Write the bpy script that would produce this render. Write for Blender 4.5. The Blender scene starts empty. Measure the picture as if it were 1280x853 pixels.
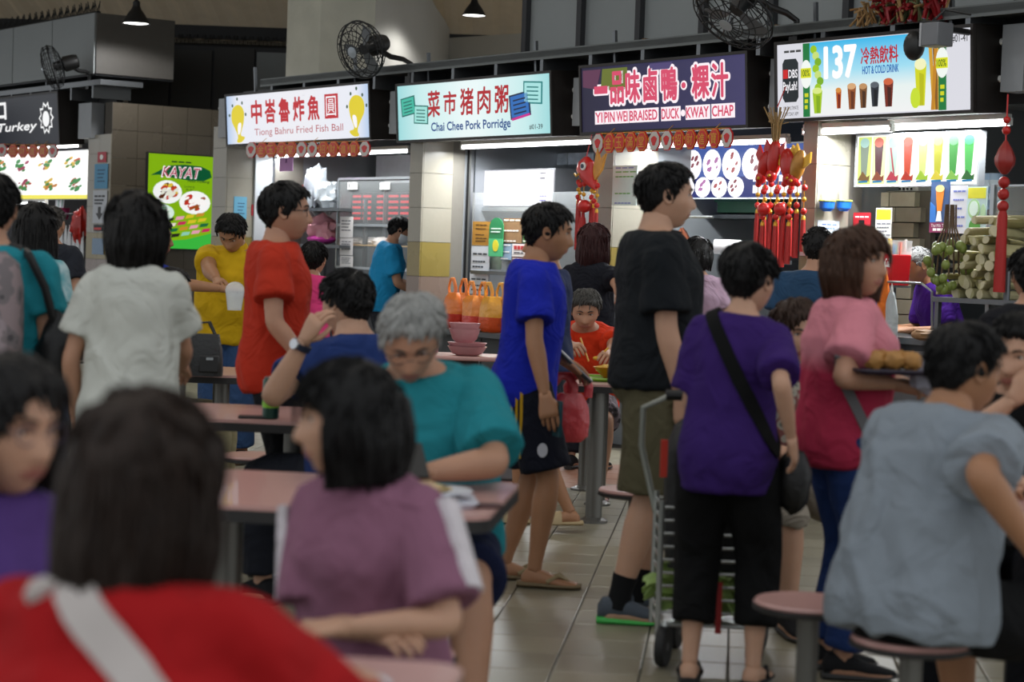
import bpy, bmesh, math, random
import numpy as np
from mathutils import Vector, Matrix, noise
random.seed(7); rng = np.random.default_rng(7)
R = math.radians
scene = bpy.context.scene
col = scene.collection

# ------------------------------------------------------------------ camera
FPX = 70.0 / 36.0 * 1280.0
CAMZ = 1.42
PITCH, ROLL = math.atan((426.5 - 318.0) / FPX), R(2.0)
cam_d = bpy.data.cameras.new('camera')
cam_d.lens = 70.0; cam_d.sensor_width = 36.0; cam_d.sensor_fit = 'HORIZONTAL'
cam_d.clip_start = 0.05; cam_d.clip_end = 200
cam_d.dof.use_dof = True; cam_d.dof.focus_distance = 13.5; cam_d.dof.aperture_fstop = 3.0
cam = bpy.data.objects.new('camera', cam_d); col.objects.link(cam)
CAMR = Matrix.Rotation(math.pi / 2 - PITCH, 3, 'X') @ Matrix.Rotation(ROLL, 3, 'Z')
cam.matrix_world = Matrix.Translation((0, 0, CAMZ)) @ CAMR.to_4x4()
scene.camera = cam

# ------------------------------------------------------------------ world, exposure
wd = bpy.data.worlds.new('sky'); scene.world = wd; wd.use_nodes = True
bg = wd.node_tree.nodes['Background']
bg.inputs[0].default_value = (0.93, 0.97, 1.0, 1); bg.inputs[1].default_value = .95
scene.view_settings.view_transform = 'Standard'; scene.view_settings.look = 'None'
scene.view_settings.exposure = 0.0; scene.view_settings.gamma = 1.0
scene.view_settings.use_curve_mapping = False

# ------------------------------------------------------------------ survey helpers: from a sighting to a place in the hall
def sight(px, py):
    return CAMR @ Vector(((px - 640.0) / FPX, -(py - 426.5) / FPX, -1.0))
def at_y(px, py, Y):
    d = sight(px, py); t = Y / d.y
    return Vector((d.x * t, Y, CAMZ + d.z * t))
def at_z(px, py, z):
    d = sight(px, py); t = (z - CAMZ) / d.z
    return Vector((d.x * t, d.y * t, z))
# the row of stalls: u along the row (towards the right), w into the stalls, z up
TH = R(54.0)
UV = Vector((math.cos(TH), -math.sin(TH), 0)); IV = Vector((math.sin(TH), math.cos(TH), 0))
ORG = Vector((0, FPX / 156.0, 0))
def row(u, w, z=0.0):
    return ORG + UV * u + IV * w + Vector((0, 0, z))
def uz(px, py, w):
    d = sight(px, py); c = Vector((0, 0, CAMZ))
    t = (IV.dot(ORG - c) + w) / IV.dot(d)
    p = c + d * t
    return (p - ORG).dot(UV), p.z
def wz(px, py, u):
    d = sight(px, py); c = Vector((0, 0, CAMZ))
    t = (UV.dot(ORG - c) + u) / UV.dot(d)
    p = c + d * t
    return (p - ORG).dot(IV), p.z

# ------------------------------------------------------------------ materials
MATS = {}
def lin(c):
    if isinstance(c, str):
        c = [int(c[i:i + 2], 16) / 255 for i in (0, 2, 4)]
        c = [x / 12.92 if x <= .04045 else ((x + .055) / 1.055) ** 2.4 for x in c]
    return tuple(c[:3])
def nodes(name):
    m = bpy.data.materials.new(name); m.use_nodes = True
    nt = m.node_tree
    return m, nt, nt.nodes['Principled BSDF']
def mat(color, rough=.5, metal=0., var=.10, scale=12., bump=0., bscale=90., stretch=(1, 1, 1), key=None, alpha=1., trans=0., spec=.5, coat=0., sheen=0.):
    k = ('m', str(color), rough, metal, var, scale, bump, bscale, stretch, alpha, trans, spec, coat, sheen)
    if k in MATS: return MATS[k]
    c = lin(color)
    m, nt, b = nodes(key or 'surface')
    N, L = nt.nodes, nt.links
    tc = N.new('ShaderNodeTexCoord'); mp = N.new('ShaderNodeMapping'); mp.inputs['Scale'].default_value = stretch
    L.new(tc.outputs['Object'], mp.inputs[0])
    nz = N.new('ShaderNodeTexNoise'); nz.inputs['Scale'].default_value = scale; nz.inputs['Detail'].default_value = 3
    L.new(mp.outputs[0], nz.inputs['Vector'])
    mx = N.new('ShaderNodeMix'); mx.data_type = 'RGBA'
    mx.inputs[6].default_value = (*[x * (1 - var) for x in c], 1); mx.inputs[7].default_value = (*[min(1, x * (1 + var)) for x in c], 1)
    L.new(nz.outputs[0], mx.inputs[0]); L.new(mx.outputs[2], b.inputs['Base Color'])
    b.inputs['Roughness'].default_value = rough; b.inputs['Metallic'].default_value = metal
    b.inputs['Specular IOR Level'].default_value = spec
    if coat: b.inputs['Coat Weight'].default_value = coat
    if sheen: b.inputs['Sheen Weight'].default_value = sheen
    if alpha < 1: b.inputs['Alpha'].default_value = alpha
    if trans: b.inputs['Transmission Weight'].default_value = trans
    if bump:
        n2 = N.new('ShaderNodeTexNoise'); n2.inputs['Scale'].default_value = bscale; n2.inputs['Detail'].default_value = 4
        L.new(mp.outputs[0], n2.inputs['Vector'])
        bp = N.new('ShaderNodeBump'); bp.inputs['Strength'].default_value = bump; bp.inputs['Distance'].default_value = .02
        L.new(n2.outputs[0], bp.inputs['Height']); L.new(bp.outputs[0], b.inputs['Normal'])
    MATS[k] = m
    return m
def glow(color, strength=1.0):
    k = ('g', str(color), strength)
    if k in MATS: return MATS[k]
    m, nt, b = nodes('lit_print')
    c = lin(color)
    b.inputs['Base Color'].default_value = (*[x * .05 for x in c], 1); b.inputs['Roughness'].default_value = .35; b.inputs['Specular IOR Level'].default_value = .25
    b.inputs['Emission Color'].default_value = (*c, 1); b.inputs['Emission Strength'].default_value = strength
    MATS[k] = m
    return m
def glow_grad(stops, axis='Z', lo=-.25, hi=.25, strength=1., radial=False, key='lit_gradient_print'):
    """back-lit print whose ink runs from one colour to another across the panel"""
    m, nt, b = nodes(key); N, L = nt.nodes, nt.links
    tc = N.new('ShaderNodeTexCoord'); sp = N.new('ShaderNodeSeparateXYZ'); L.new(tc.outputs['Object'], sp.inputs[0])
    mr = N.new('ShaderNodeMapRange'); mr.inputs[1].default_value = lo; mr.inputs[2].default_value = hi
    if radial:
        ab = N.new('ShaderNodeMath'); ab.operation = 'ABSOLUTE'; L.new(sp.outputs[axis], ab.inputs[0]); L.new(ab.outputs[0], mr.inputs[0])
    else: L.new(sp.outputs[axis], mr.inputs[0])
    cr = N.new('ShaderNodeValToRGB'); e = cr.color_ramp.elements
    while len(e) < len(stops): e.new(.5)
    for i, (p, c) in enumerate(stops): e[i].position = p; e[i].color = (*lin(c), 1)
    L.new(mr.outputs[0], cr.inputs[0]); L.new(cr.outputs[0], b.inputs['Emission Color'])
    b.inputs['Emission Strength'].default_value = strength; b.inputs['Base Color'].default_value = (.02, .02, .02, 1); b.inputs['Specular IOR Level'].default_value = .25
    return m
def fabric(color, var=.12, fold=.8, rough=.85, grad=None, key='cloth'):
    """woven cloth with soft folds; grad = (colour, z low, z high) dyes it towards a second colour higher up"""
    k = ('f', str(color), var, fold, rough, str(grad))
    if k in MATS: return MATS[k]
    c = lin(color)
    m, nt, b = nodes(key); N, L = nt.nodes, nt.links
    tc = N.new('ShaderNodeTexCoord')
    nz = N.new('ShaderNodeTexNoise'); nz.inputs['Scale'].default_value = 9; nz.inputs['Detail'].default_value = 4; L.new(tc.outputs['Object'], nz.inputs['Vector'])
    mx = N.new('ShaderNodeMix'); mx.data_type = 'RGBA'
    mx.inputs[6].default_value = (*[x * (1 - var) for x in c], 1); mx.inputs[7].default_value = (*[min(1, x * (1 + var)) for x in c], 1)
    L.new(nz.outputs[0], mx.inputs[0]); out = mx.outputs[2]
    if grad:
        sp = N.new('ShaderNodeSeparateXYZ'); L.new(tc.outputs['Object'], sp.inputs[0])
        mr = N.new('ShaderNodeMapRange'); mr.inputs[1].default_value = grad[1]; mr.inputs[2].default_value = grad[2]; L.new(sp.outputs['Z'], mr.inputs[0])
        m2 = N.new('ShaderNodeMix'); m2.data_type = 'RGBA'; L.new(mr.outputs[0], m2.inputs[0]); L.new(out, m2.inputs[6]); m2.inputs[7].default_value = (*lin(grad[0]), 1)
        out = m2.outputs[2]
    L.new(out, b.inputs['Base Color']); b.inputs['Roughness'].default_value = rough; b.inputs['Specular IOR Level'].default_value = .2
    n2 = N.new('ShaderNodeTexNoise'); n2.inputs['Scale'].default_value = 7; n2.inputs['Detail'].default_value = 2; n2.inputs['Distortion'].default_value = 1.2; L.new(tc.outputs['Object'], n2.inputs['Vector'])
    bp = N.new('ShaderNodeBump'); bp.inputs['Strength'].default_value = fold; bp.inputs['Distance'].default_value = .035; L.new(n2.outputs[0], bp.inputs['Height'])
    n3 = N.new('ShaderNodeTexNoise'); n3.inputs['Scale'].default_value = 400; L.new(tc.outputs['Object'], n3.inputs['Vector'])
    b2 = N.new('ShaderNodeBump'); b2.inputs['Strength'].default_value = .15; b2.inputs['Distance'].default_value = .003; L.new(n3.outputs[0], b2.inputs['Height']); L.new(bp.outputs[0], b2.inputs['Normal'])
    L.new(b2.outputs[0], b.inputs['Normal'])
    MATS[k] = m
    return m
def blotch(c1, c2, c3, scale=22., rough=.85, key='patterned_cloth', voro=True):
    k = ('b', c1, c2, c3, scale, voro)
    if k in MATS: return MATS[k]
    m, nt, b = nodes(key); N, L = nt.nodes, nt.links
    tc = N.new('ShaderNodeTexCoord')
    v = N.new('ShaderNodeTexVoronoi' if voro else 'ShaderNodeTexNoise'); v.inputs['Scale'].default_value = scale; L.new(tc.outputs['Object'], v.inputs['Vector'])
    cr = N.new('ShaderNodeValToRGB'); cr.color_ramp.interpolation = 'CONSTANT' if voro else 'LINEAR'
    e = cr.color_ramp.elements; e.new(.5)
    for i, (p, c) in enumerate(zip((0, .42, .6) if not voro else (0, .28, .55), (c1, c2, c3))): e[i].position = p; e[i].color = (*lin(c), 1)
    L.new(v.outputs[0], cr.inputs[0]); L.new(cr.outputs[0], b.inputs['Base Color']); b.inputs['Roughness'].default_value = rough
    MATS[k] = m
    return m
def skin_mat(color):
    k = ('s', color)
    if k in MATS: return MATS[k]
    m = mat(color, .52, 0, .10, 14, .08, 160, key='skin', spec=.35)
    b = m.node_tree.nodes['Principled BSDF']
    b.inputs['Subsurface Weight'].default_value = .12; b.inputs['Subsurface Radius'].default_value = (.02, .008, .004); b.inputs['Subsurface Scale'].default_value = .4
    MATS[k] = m
    return m
def hair_mat(color, grey=None):
    k = ('h', color, grey)
    if k in MATS: return MATS[k]
    m, nt, b = nodes('hair'); N, L = nt.nodes, nt.links
    tc = N.new('ShaderNodeTexCoord'); mp = N.new('ShaderNodeMapping'); mp.inputs['Scale'].default_value = (1, 1, .12); L.new(tc.outputs['Object'], mp.inputs[0])
    nz = N.new('ShaderNodeTexNoise'); nz.inputs['Scale'].default_value = 130; nz.inputs['Detail'].default_value = 3; L.new(mp.outputs[0], nz.inputs['Vector'])
    mx = N.new('ShaderNodeMix'); mx.data_type = 'RGBA'; c = lin(color); g = lin(grey) if grey else [x * 1.6 + .002 for x in c]
    mx.inputs[6].default_value = (*[x * .6 for x in c], 1); mx.inputs[7].default_value = (*g, 1)
    L.new(nz.outputs[0], mx.inputs[0]); L.new(mx.outputs[2], b.inputs['Base Color'])
    b.inputs['Roughness'].default_value = .55; b.inputs['Specular IOR Level'].default_value = .22
    bp = N.new('ShaderNodeBump'); bp.inputs['Strength'].default_value = .7; bp.inputs['Distance'].default_value = .006; L.new(nz.outputs[0], bp.inputs['Height']); L.new(bp.outputs[0], b.inputs['Normal'])
    MATS[k] = m
    return m
STEEL = mat('a9adb0', .28, .9, .12, 3, .05, 60, (1, 1, .05), key='brushed_steel')
DSTEEL = mat('6d7073', .4, .8, .12, 3, .05, 60, (1, 1, .05), key='dull_steel')
IRON = mat('1b1c1e', .55, .3, .2, 10, key='dark_iron')
BLACK = mat('0b0b0c', .5, 0, .2, 10, key='black_plastic')
WHITE = mat('e6e6e2', .5, 0, .04, 6, key='white_plastic')

# ------------------------------------------------------------------ mesh building
class MB:
    def __init__(s): s.v = []; s.f = []; s.m = []; s.n = 0
    def add(s, V, F, mi=0, M=None):
        V = [Vector(p) for p in V]
        if M is not None: V = [M @ p for p in V]
        s.v += V; s.f += [[i + s.n for i in f] for f in F]; s.m += [mi] * len(F); s.n += len(V)
        return s
    def box(s, x0, x1, y0, y1, z0, z1, mi=0, M=None):
        V = [(x, y, z) for z in (z0, z1) for y in (y0, y1) for x in (x0, x1)]
        return s.add(V, [(0, 2, 3, 1), (4, 5, 7, 6), (0, 1, 5, 4), (2, 6, 7, 3), (0, 4, 6, 2), (1, 3, 7, 5)], mi, M)
    def rings(s, Rg, mi=0, cap=True, M=None, closed=True):
        n = len(Rg[0]); V = [p for r in Rg for p in r]; F = []
        for i in range(len(Rg) - 1):
            for j in range(n if closed else n - 1):
                a, b = i * n + j, i * n + (j + 1) % n
                F.append((a, b, b + n, a + n))
        if cap:
            F.append(tuple(range(n - 1, -1, -1))); F.append(tuple(range((len(Rg) - 1) * n, len(Rg) * n)))
        return s.add(V, F, mi, M)
    def lathe(s, prof, n=20, mi=0, M=None, cap=True):
        return s.rings([[(r * math.cos(2 * math.pi * j / n), r * math.sin(2 * math.pi * j / n), z) for j in range(n)] for r, z in prof], mi, cap, M)
    def tube(s, pts, r, n=8, mi=0, M=None, cap=True, flat=None):
        pts = [Vector(p) for p in pts]; rr = r if isinstance(r, (list, tuple)) else [r] * len(pts)
        Rg = []; up = None
        for i, p in enumerate(pts):
            t = (pts[min(i + 1, len(pts) - 1)] - pts[max(i - 1, 0)]).normalized()
            if up is None: up = t.orthogonal().normalized()
            up = (up - t * up.dot(t)); up = up.normalized() if up.length > 1e-6 else t.orthogonal().normalized()
            sd = t.cross(up)
            fl = flat or 1
            Rg.append([p + up * (rr[i] * math.cos(2 * math.pi * j / n)) + sd * (rr[i] * fl * math.sin(2 * math.pi * j / n)) for j in range(n)])
        return s.rings(Rg, mi, cap, M)
    def disc(s, c, r, ax='y', n=20, mi=0, rx=None, d=.004, M=None):
        """a thin round plate; ax is its axis"""
        rx = rx or r
        A = []
        for k in (-d / 2, d / 2):
            ring = []
            for j in range(n):
                a = 2 * math.pi * j / n; p, q = rx * math.cos(a), r * math.sin(a)
                ring.append((c[0] + p, c[1] + k, c[2] + q) if ax == 'y' else ((c[0] + p, c[1] + q, c[2] + k) if ax == 'z' else (c[0] + k, c[1] + p, c[2] + q)))
            A.append(ring)
        return s.rings(A, mi, True, M)
    def poly(s, P, y0, y1, mi=0, M=None):
        """prism of an outline in x-z, between y0 and y1"""
        return s.rings([[(x, y0, z) for x, z in P], [(x, y1, z) for x, z in P]], mi, True, M)
    def ball(s, c, r, n=12, m=8, mi=0, M=None):
        rx, ry, rz = r if isinstance(r, (list, tuple)) else (r, r, r)
        Rg = [[(c[0] + rx * math.sin(math.pi * max(.02, min(.98, i / m))) * math.cos(2 * math.pi * j / n), c[1] + ry * math.sin(math.pi * max(.02, min(.98, i / m))) * math.sin(2 * math.pi * j / n), c[2] - rz * math.cos(math.pi * max(.02, min(.98, i / m)))) for j in range(n)] for i in range(m + 1)]
        return s.rings(Rg, mi, True, M)
    def mesh(s, name='mesh', smooth=35):
        me = bpy.data.meshes.new(name); me.from_pydata([tuple(p) for p in s.v], [], s.f)
        me.polygons.foreach_set('material_index', s.m)
        fix_normals(me)
        if smooth:
            me.polygons.foreach_set('use_smooth', [True] * len(me.polygons)); me.set_sharp_from_angle(angle=R(smooth))
        me.update()
        return me
def fix_normals(me):
    bm = bmesh.new(); bm.from_mesh(me); bmesh.ops.recalc_face_normals(bm, faces=bm.faces); bm.to_mesh(me); bm.free()
def link(name, me, mats, parent=None, loc=None, rz=None, bevel=0):
    o = bpy.data.objects.new(name, me); col.objects.link(o)
    if mats is not None and not me.materials:
        for m in (mats if isinstance(mats, (list, tuple)) else [mats]): me.materials.append(m)
    if parent is not None: o.parent = parent
    if loc is not None: o.location = loc
    if rz is not None: o.rotation_euler = (0, 0, rz)
    if bevel:
        bv = o.modifiers.new('bevel', 'BEVEL'); bv.width = bevel; bv.segments = 2; bv.limit_method = 'ANGLE'
    return o
def part(name, mb, mats, parent=None, bevel=0, smooth=35, **kw):
    return link(name, mb.mesh(name, smooth), mats, parent, bevel=bevel, **kw)
def tag(o, label, cat, group=None):
    o['label'] = label; o['category'] = cat
    if group: o['group'] = group
    return o
def thing(name, label, cat, loc=(0, 0, 0), rz=0., group=None):
    o = bpy.data.objects.new(name, None); col.objects.link(o); o.empty_display_size = .1
    o.location = loc; o.rotation_euler = (0, 0, rz)
    return tag(o, label, cat, group)
def struct(o): o['kind'] = 'structure'; return o
def row_thing(name, label, cat, u, w, z, group=None): return thing(name, label, cat, row(u, w, z), -TH, group)
def write(body, w, h, m, parent, cx, cz, y, name='lettering', offset=0., ext=.0015, shear=0., fit=True, rot=0.):
    """flat lettering standing in the parent's x-z plane, facing -y, fitted into w x h around (cx, cz)"""
    c = bpy.data.curves.new('text', 'FONT'); c.body = body; c.size = 1; c.extrude = 0; c.shear = shear; c.resolution_u = 3
    o = bpy.data.objects.new('text', c); col.objects.link(o)
    dg = bpy.context.evaluated_depsgraph_get()
    me = bpy.data.meshes.new_from_object(o.evaluated_get(dg)); bpy.data.objects.remove(o); bpy.data.curves.remove(c)
    n = len(me.vertices); a = np.empty(n * 3); me.vertices.foreach_get('co', a); a = a.reshape(-1, 3)
    if n == 0: return None
    lo, hi = a.min(0), a.max(0); sx = w / max(hi[0] - lo[0], 1e-6); sz = h / max(hi[1] - lo[1], 1e-6)
    if not fit: sx = sz = min(sx, sz)
    X = (a[:, 0] - (lo[0] + hi[0]) / 2) * sx; Z = (a[:, 1] - (lo[1] + hi[1]) / 2) * sz
    cs, sn = math.cos(rot), math.sin(rot)
    b = np.stack([cx + X * cs - Z * sn, np.full(n, y), cz + X * sn + Z * cs], 1)
    if offset:                                  # heavier strokes: the same glyph laid down several times, slightly shifted
        fs = [tuple(p.vertices) for p in me.polygons]; bpy.data.meshes.remove(me); d = offset * h; nd = 8 if offset < .05 else 14
        VV, FF = [], []
        for q in range(nd + 1):
            sx_, sz_ = (0, 0) if q == nd else (d * math.cos(2 * math.pi * q / nd), d * math.sin(2 * math.pi * q / nd))
            VV.append(b + np.array([sx_, 0.00002 * q, sz_])); FF += [tuple(i + q * n for i in f) for f in fs]
        me = bpy.data.meshes.new('text'); me.from_pydata(np.vstack(VV).tolist(), [], FF)
    else: me.vertices.foreach_set('co', b.ravel())
    me.materials.clear(); me.materials.append(m); me.update()
    return link(name, me, None, parent)
def sstep(a, b, x):
    t = np.clip((np.asarray(x, float) - a) / (b - a), 0, 1); return t * t * (3 - 2 * t)
def voxel(mb, size, smooth=6, fac=.5):
    """weld overlapping closed shapes into one continuous skin"""
    me = bpy.data.meshes.new('tmp'); me.from_pydata([tuple(p) for p in mb.v], [], mb.f); fix_normals(me)
    o = bpy.data.objects.new('tmp', me); col.objects.link(o)
    r = o.modifiers.new('r', 'REMESH'); r.mode = 'VOXEL'; r.voxel_size = size
    s = o.modifiers.new('s', 'SMOOTH'); s.factor = fac; s.iterations = smooth
    dg = bpy.context.evaluated_depsgraph_get()
    out = bpy.data.meshes.new_from_object(o.evaluated_get(dg))
    bpy.data.objects.remove(o); bpy.data.meshes.remove(me)
    n = len(out.vertices); a = np.empty(n * 3); out.vertices.foreach_get('co', a)
    q = [tuple(p.vertices) for p in out.polygons]
    bpy.data.meshes.remove(out)
    return a.reshape(-1, 3), q
def raw(V, F, name='mesh', mi=None):
    me = bpy.data.meshes.new(name); me.from_pydata(V.tolist() if hasattr(V, 'tolist') else V, [], F)
    if mi is not None: me.polygons.foreach_set('material_index', mi)
    me.polygons.foreach_set('use_smooth', [True] * len(me.polygons)); me.update()
    return me
# ------------------------------------------------------------------ people
def cat_rings(keys, n=5):
    """Catmull-Rom through rows of numbers"""
    K = np.array(keys, float); out = []
    for i in range(len(K) - 1):
        p0, p1, p2, p3 = K[max(i - 1, 0)], K[i], K[i + 1], K[min(i + 2, len(K) - 1)]
        for t in np.linspace(0, 1, n, endpoint=False):
            out.append(.5 * ((2 * p1) + (p2 - p0) * t + (2 * p0 - 5 * p1 + 4 * p2 - p3) * t * t + (3 * p1 - p0 - 3 * p2 + p3) * t ** 3))
    out.append(K[-1])
    return np.array(out)
def limb(mb, pts, rad, n=14, sub=4, flat=1.0):
    k = [list(p) + [r] for p, r in zip(pts, rad)]
    c = cat_rings(k, sub)
    mb.tube([Vector(r[:3]) for r in c], [float(max(r[3], .004)) for r in c], n, flat=flat)
def chain(P, fr):
    """points along a bent limb: P = joints, fr = list of (segment, fraction)"""
    return [Vector(P[i]).lerp(Vector(P[i + 1]), t) for i, t in fr]
def ik(S, T, a, b, pole):
    S, T = Vector(S), Vector(T); d = T - S; L = min(d.length, (a + b) * .995); d = d.normalized()
    x = (a * a - b * b + L * L) / (2 * L); h = math.sqrt(max(a * a - x * x, 0))
    p = Vector(pole); p = (p - d * p.dot(d)); p = p.normalized() if p.length > 1e-5 else d.orthogonal().normalized()
    return S + d * x + p * h, S + d * L

NA, NP = 60, 44
def head_shape(dx, dy, dz):
    a, b, c = .074, .096, .116
    q = .90
    h = np.hypot(dx, dy) + 1e-9
    ux, uy = np.sign(dx) * np.abs(dx / h) ** q, np.sign(dy) * np.abs(dy / h) ** q
    hh = np.where(dz > 0, np.sqrt((1 - np.abs(dz) ** 2.7 + .002) / (1 - dz ** 2 + .002)), 1.)
    x, y, z = a * ux * h * hh, b * uy * h * hh, c * dz * np.where(dz > 0, .96, 1.)
    t = np.clip((-.005 - z) / .11, 0, 1)
    x = x * (1 - .30 * t ** 1.4)
    y = np.where(y < 0, y * (1 - .42 * t ** 1.1), y * (1 - .03 * t))
    y = np.where((y > 0) & (dz < 0), y * (1 + (np.sqrt((1 - np.abs(dz) ** 3.6 + .02) / (1 - dz ** 2 + .02)) - 1) * np.clip(dy / .3, 0, 1)), y)
    y = np.where((y < 0) & (z > -.02), y * 1.04, y)
    x = x * (1 + .03 * np.exp(-((z - .045) / .04) ** 2))
    fr = np.clip(dy / .35, 0, 1)
    ax = np.abs(x)
    y = y + fr * (-.011 * np.exp(-((ax - .031) / .017) ** 2 - ((z - .010) / .013) ** 2))
    y = y + fr * .004 * np.exp(-((z - .033) / .010) ** 2) * np.exp(-(x / .05) ** 2)
    nose = np.where(z > -.034, sstep(.02, -.034, z), sstep(-.048, -.036, z))
    y = y + fr * .021 * nose * np.exp(-(x / (.010 + .006 * sstep(.0, -.035, z))) ** 2)
    y = y + fr * .005 * np.exp(-(x / .026) ** 2 - ((z + .063) / .011) ** 2)
    y = y - fr * .004 * np.exp(-(x / .024) ** 2 - ((z + .0635) / .0028) ** 2)
    y = y - fr * .004 * np.exp(-(x / .03) ** 2 - ((z + .082) / .006) ** 2)
    y = y + fr * .006 * np.exp(-(x / .026) ** 2 - ((z + .102) / .013) ** 2)
    x = x * (1 + fr * .05 * np.exp(-((z + .02) / .022) ** 2))
    return x, y, z
def head_grid():
    az = np.linspace(0, 2 * math.pi, NA, endpoint=False); ph = np.linspace(.03, math.pi - .03, NP)
    A, P = np.meshgrid(az, ph)
    dx, dy, dz = np.sin(P) * np.sin(A), np.sin(P) * np.cos(A), np.cos(P)
    return A, dx, dy, dz
def grid_faces(na, npp):
    F = [(i * na + j, (i + 1) * na + j, (i + 1) * na + (j + 1) % na, i * na + (j + 1) % na) for i in range(npp - 1) for j in range(na)]
    F.append(tuple(range(na))); F.append(tuple(range(npp * na - 1, (npp - 1) * na - 1, -1)))
    return F
def face_y(x, z):
    dz = z / .116; h = math.sqrt(max(1 - dz * dz, 0)); s = min(1, abs(x) / (.074 * h + 1e-6)); s = s ** (1 / .9)
    X, Y, Z = head_shape(np.array([math.copysign(s * h, x)]), np.array([h * math.sqrt(max(0, 1 - s * s))]), np.array([dz]))
    return float(Y[0])
HF = grid_faces(NA, NP)
def hairline(A, style):
    """lowest height of hair by bearing from the face (0 = front, pi = nape)"""
    a = np.abs((A + math.pi) % (2 * math.pi) - math.pi)
    if style == 'short': return np.interp(a, [0, .45, .85, 1.15, 1.45, 1.62, 1.8, 2.1, 2.6, 3.15], [.066, .066, .052, .03, -.03, -.012, -.022, -.045, -.066, -.07])
    if style == 'crop': return np.interp(a, [0, .45, .85, 1.15, 1.45, 1.62, 1.8, 2.1, 2.6, 3.15], [.074, .074, .06, .04, -.015, -.003, -.016, -.04, -.060, -.062])
    if style == 'bangs': return np.interp(a, [0, .5, .85, 1.1, 1.3, 3.15], [.038, .034, .02, -.02, -.07, -.1])
    return np.interp(a, [0, .3, .7, 1.0, 1.3, 3.15], [.07, .064, .03, -.02, -.075, -.1])
def hair_mesh(style, k, seed, vox=.006):
    A, dx, dy, dz = head_grid(); x, y, z = head_shape(dx, dy, dz)
    base = style if style in ('short', 'crop') else ('bangs' if style in ('bob', 'bowl') else 'open')
    jag = np.array([noise.noise(Vector((math.sin(q) * 9 + seed, math.cos(q) * 9, 0))) + .6 * noise.noise(Vector((math.sin(q) * 25 + seed, math.cos(q) * 25, 3))) for q in A.ravel()]).reshape(A.shape) * .007
    m = sstep(-.008, .012, z - hairline(A, base) + jag)
    vol = {'short': .019, 'crop': .011, 'bob': .022, 'bowl': .024, 'open': .022, 'long': .022, 'lob': .024}.get(style, .02)
    th = vol * (.32 + .68 * sstep(-.01, .08, z))
    n = np.array([noise.noise(Vector((a * 38 + seed, b * 38, c * 16))) for a, b, c in zip(x.ravel(), y.ravel(), z.ravel())]).reshape(x.shape)
    r = m * (th + .005 * n) - (1 - m) * .012
    V = np.stack([x + dx * r, y + dy * r, z + dz * r], -1).reshape(-1, 3)
    rd = random.Random(int(seed * 100)); mb = MB(); mb.add(V, HF)
    mk = m.ravel(); lk = MB()
    idx = [i for i in range(len(mk)) if mk[i] > .8]
    cr = Vector((.012, -.045, .13))              # whorl the locks fall from
    def lock(pts_, r0):
        lk.tube(pts_, [r0 * .7, r0, r0 * .85, r0 * .15][:len(pts_)] if len(pts_) == 4 else [r0 * (1 - .85 * (q / (len(pts_) - 1)) ** 2) for q in range(len(pts_))], 4, flat=2.2)
    if style in ('short', 'crop'):
        for q in range(460 if style == 'short' else 300):
            i = idx[rd.randrange(len(idx))]; p = Vector(V[i]); nn = p.normalized(); d = (p - cr); d = d - nn * d.dot(nn); d = d.normalized() if d.length > 1e-4 else Vector((0, 1, 0))
            if p.z < .028 and p.y > -.05: continue
            if p.y > .03 and p.z > .05: d = (d + Vector((rd.uniform(.2, .9), .1, 0))).normalized()
            d = (d + Vector((rd.uniform(-.16, .16), rd.uniform(-.16, .16), rd.uniform(-.16, .08)))).normalized(); d = (d - nn * d.dot(nn)).normalized()
            L = rd.uniform(.6, 1.2) * (.034 if style == 'short' else .018) * (1. if p.z > .0 else .55)
            lock([p - nn * .003, p + d * L * .35 + nn * .0006, p + d * L * .7 - nn * (.001 + L * L * 2.5), p + d * L - nn * (L * L * 5 - rd.uniform(-.002, .0025))], rd.uniform(.002, .0034))
        nv = len(V); mb.add(lk.v, lk.f)
        return np.array([tuple(p) for p in mb.v]) * k, mb.f
    end = {'bob': -.13, 'bowl': -.085, 'open': -.11, 'lob': -.19, 'long': -.34}[style]
    a0 = {'bob': .95, 'bowl': 1.15, 'open': 1.0, 'lob': 1.0, 'long': 1.15}[style]
    def outer(a, t, zz):
        fl = {'bob': .013 * math.sin(min(t * 1.15, 1) * math.pi * .8), 'bowl': .008 * t, 'open': .012 * t, 'lob': .014 * math.sin(t * 2.6), 'long': .012 * math.sin(t * 3)}[style]
        dep = -.022 * max(0, (t - .5)) if style in ('bob', 'bowl') else 0
        w = noise.noise(Vector((math.sin(a) * 5 + seed, math.cos(a) * 5, zz * 9))) * .008 + noise.noise(Vector((math.sin(a) * 14 + seed, math.cos(a) * 14, zz * 5))) * .006
        ox, oy = (.090 + fl + w + dep) * math.sin(a), (.114 + fl + w + dep) * math.cos(a) - .006
        if style == 'long' and t > .4 and math.cos(a) < .1: oy -= .055 * min(1, (t - .4) / .3) * min(1, .1 - math.cos(a))
        if style in ('long', 'lob') and t > .5: ox *= 1 - .25 * (t - .5)
        return ox, oy
    Rg = []
    for i, t in enumerate(np.linspace(0, 1, 10)):
        out, inn = [], []
        for a in np.linspace(a0, 2 * math.pi - a0, 26):
            zz = .055 + (end - .055) * t - .010 * t * math.cos(a) + .010 * t * noise.noise(Vector((math.sin(a) * 8, math.cos(a) * 8, seed)))
            ox, oy = outer(a, t, zz)
            e = min(1, min(a - a0, 2 * math.pi - a0 - a) / .25); thk = .008 + .026 * e
            out.append((ox, oy, zz)); inn.append((ox - math.sin(a) * thk, oy - math.cos(a) * thk, zz))
        Rg.append(out + inn[::-1])
    mb.rings(Rg)
    V2, F2 = voxel(mb, vox, 3)
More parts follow.
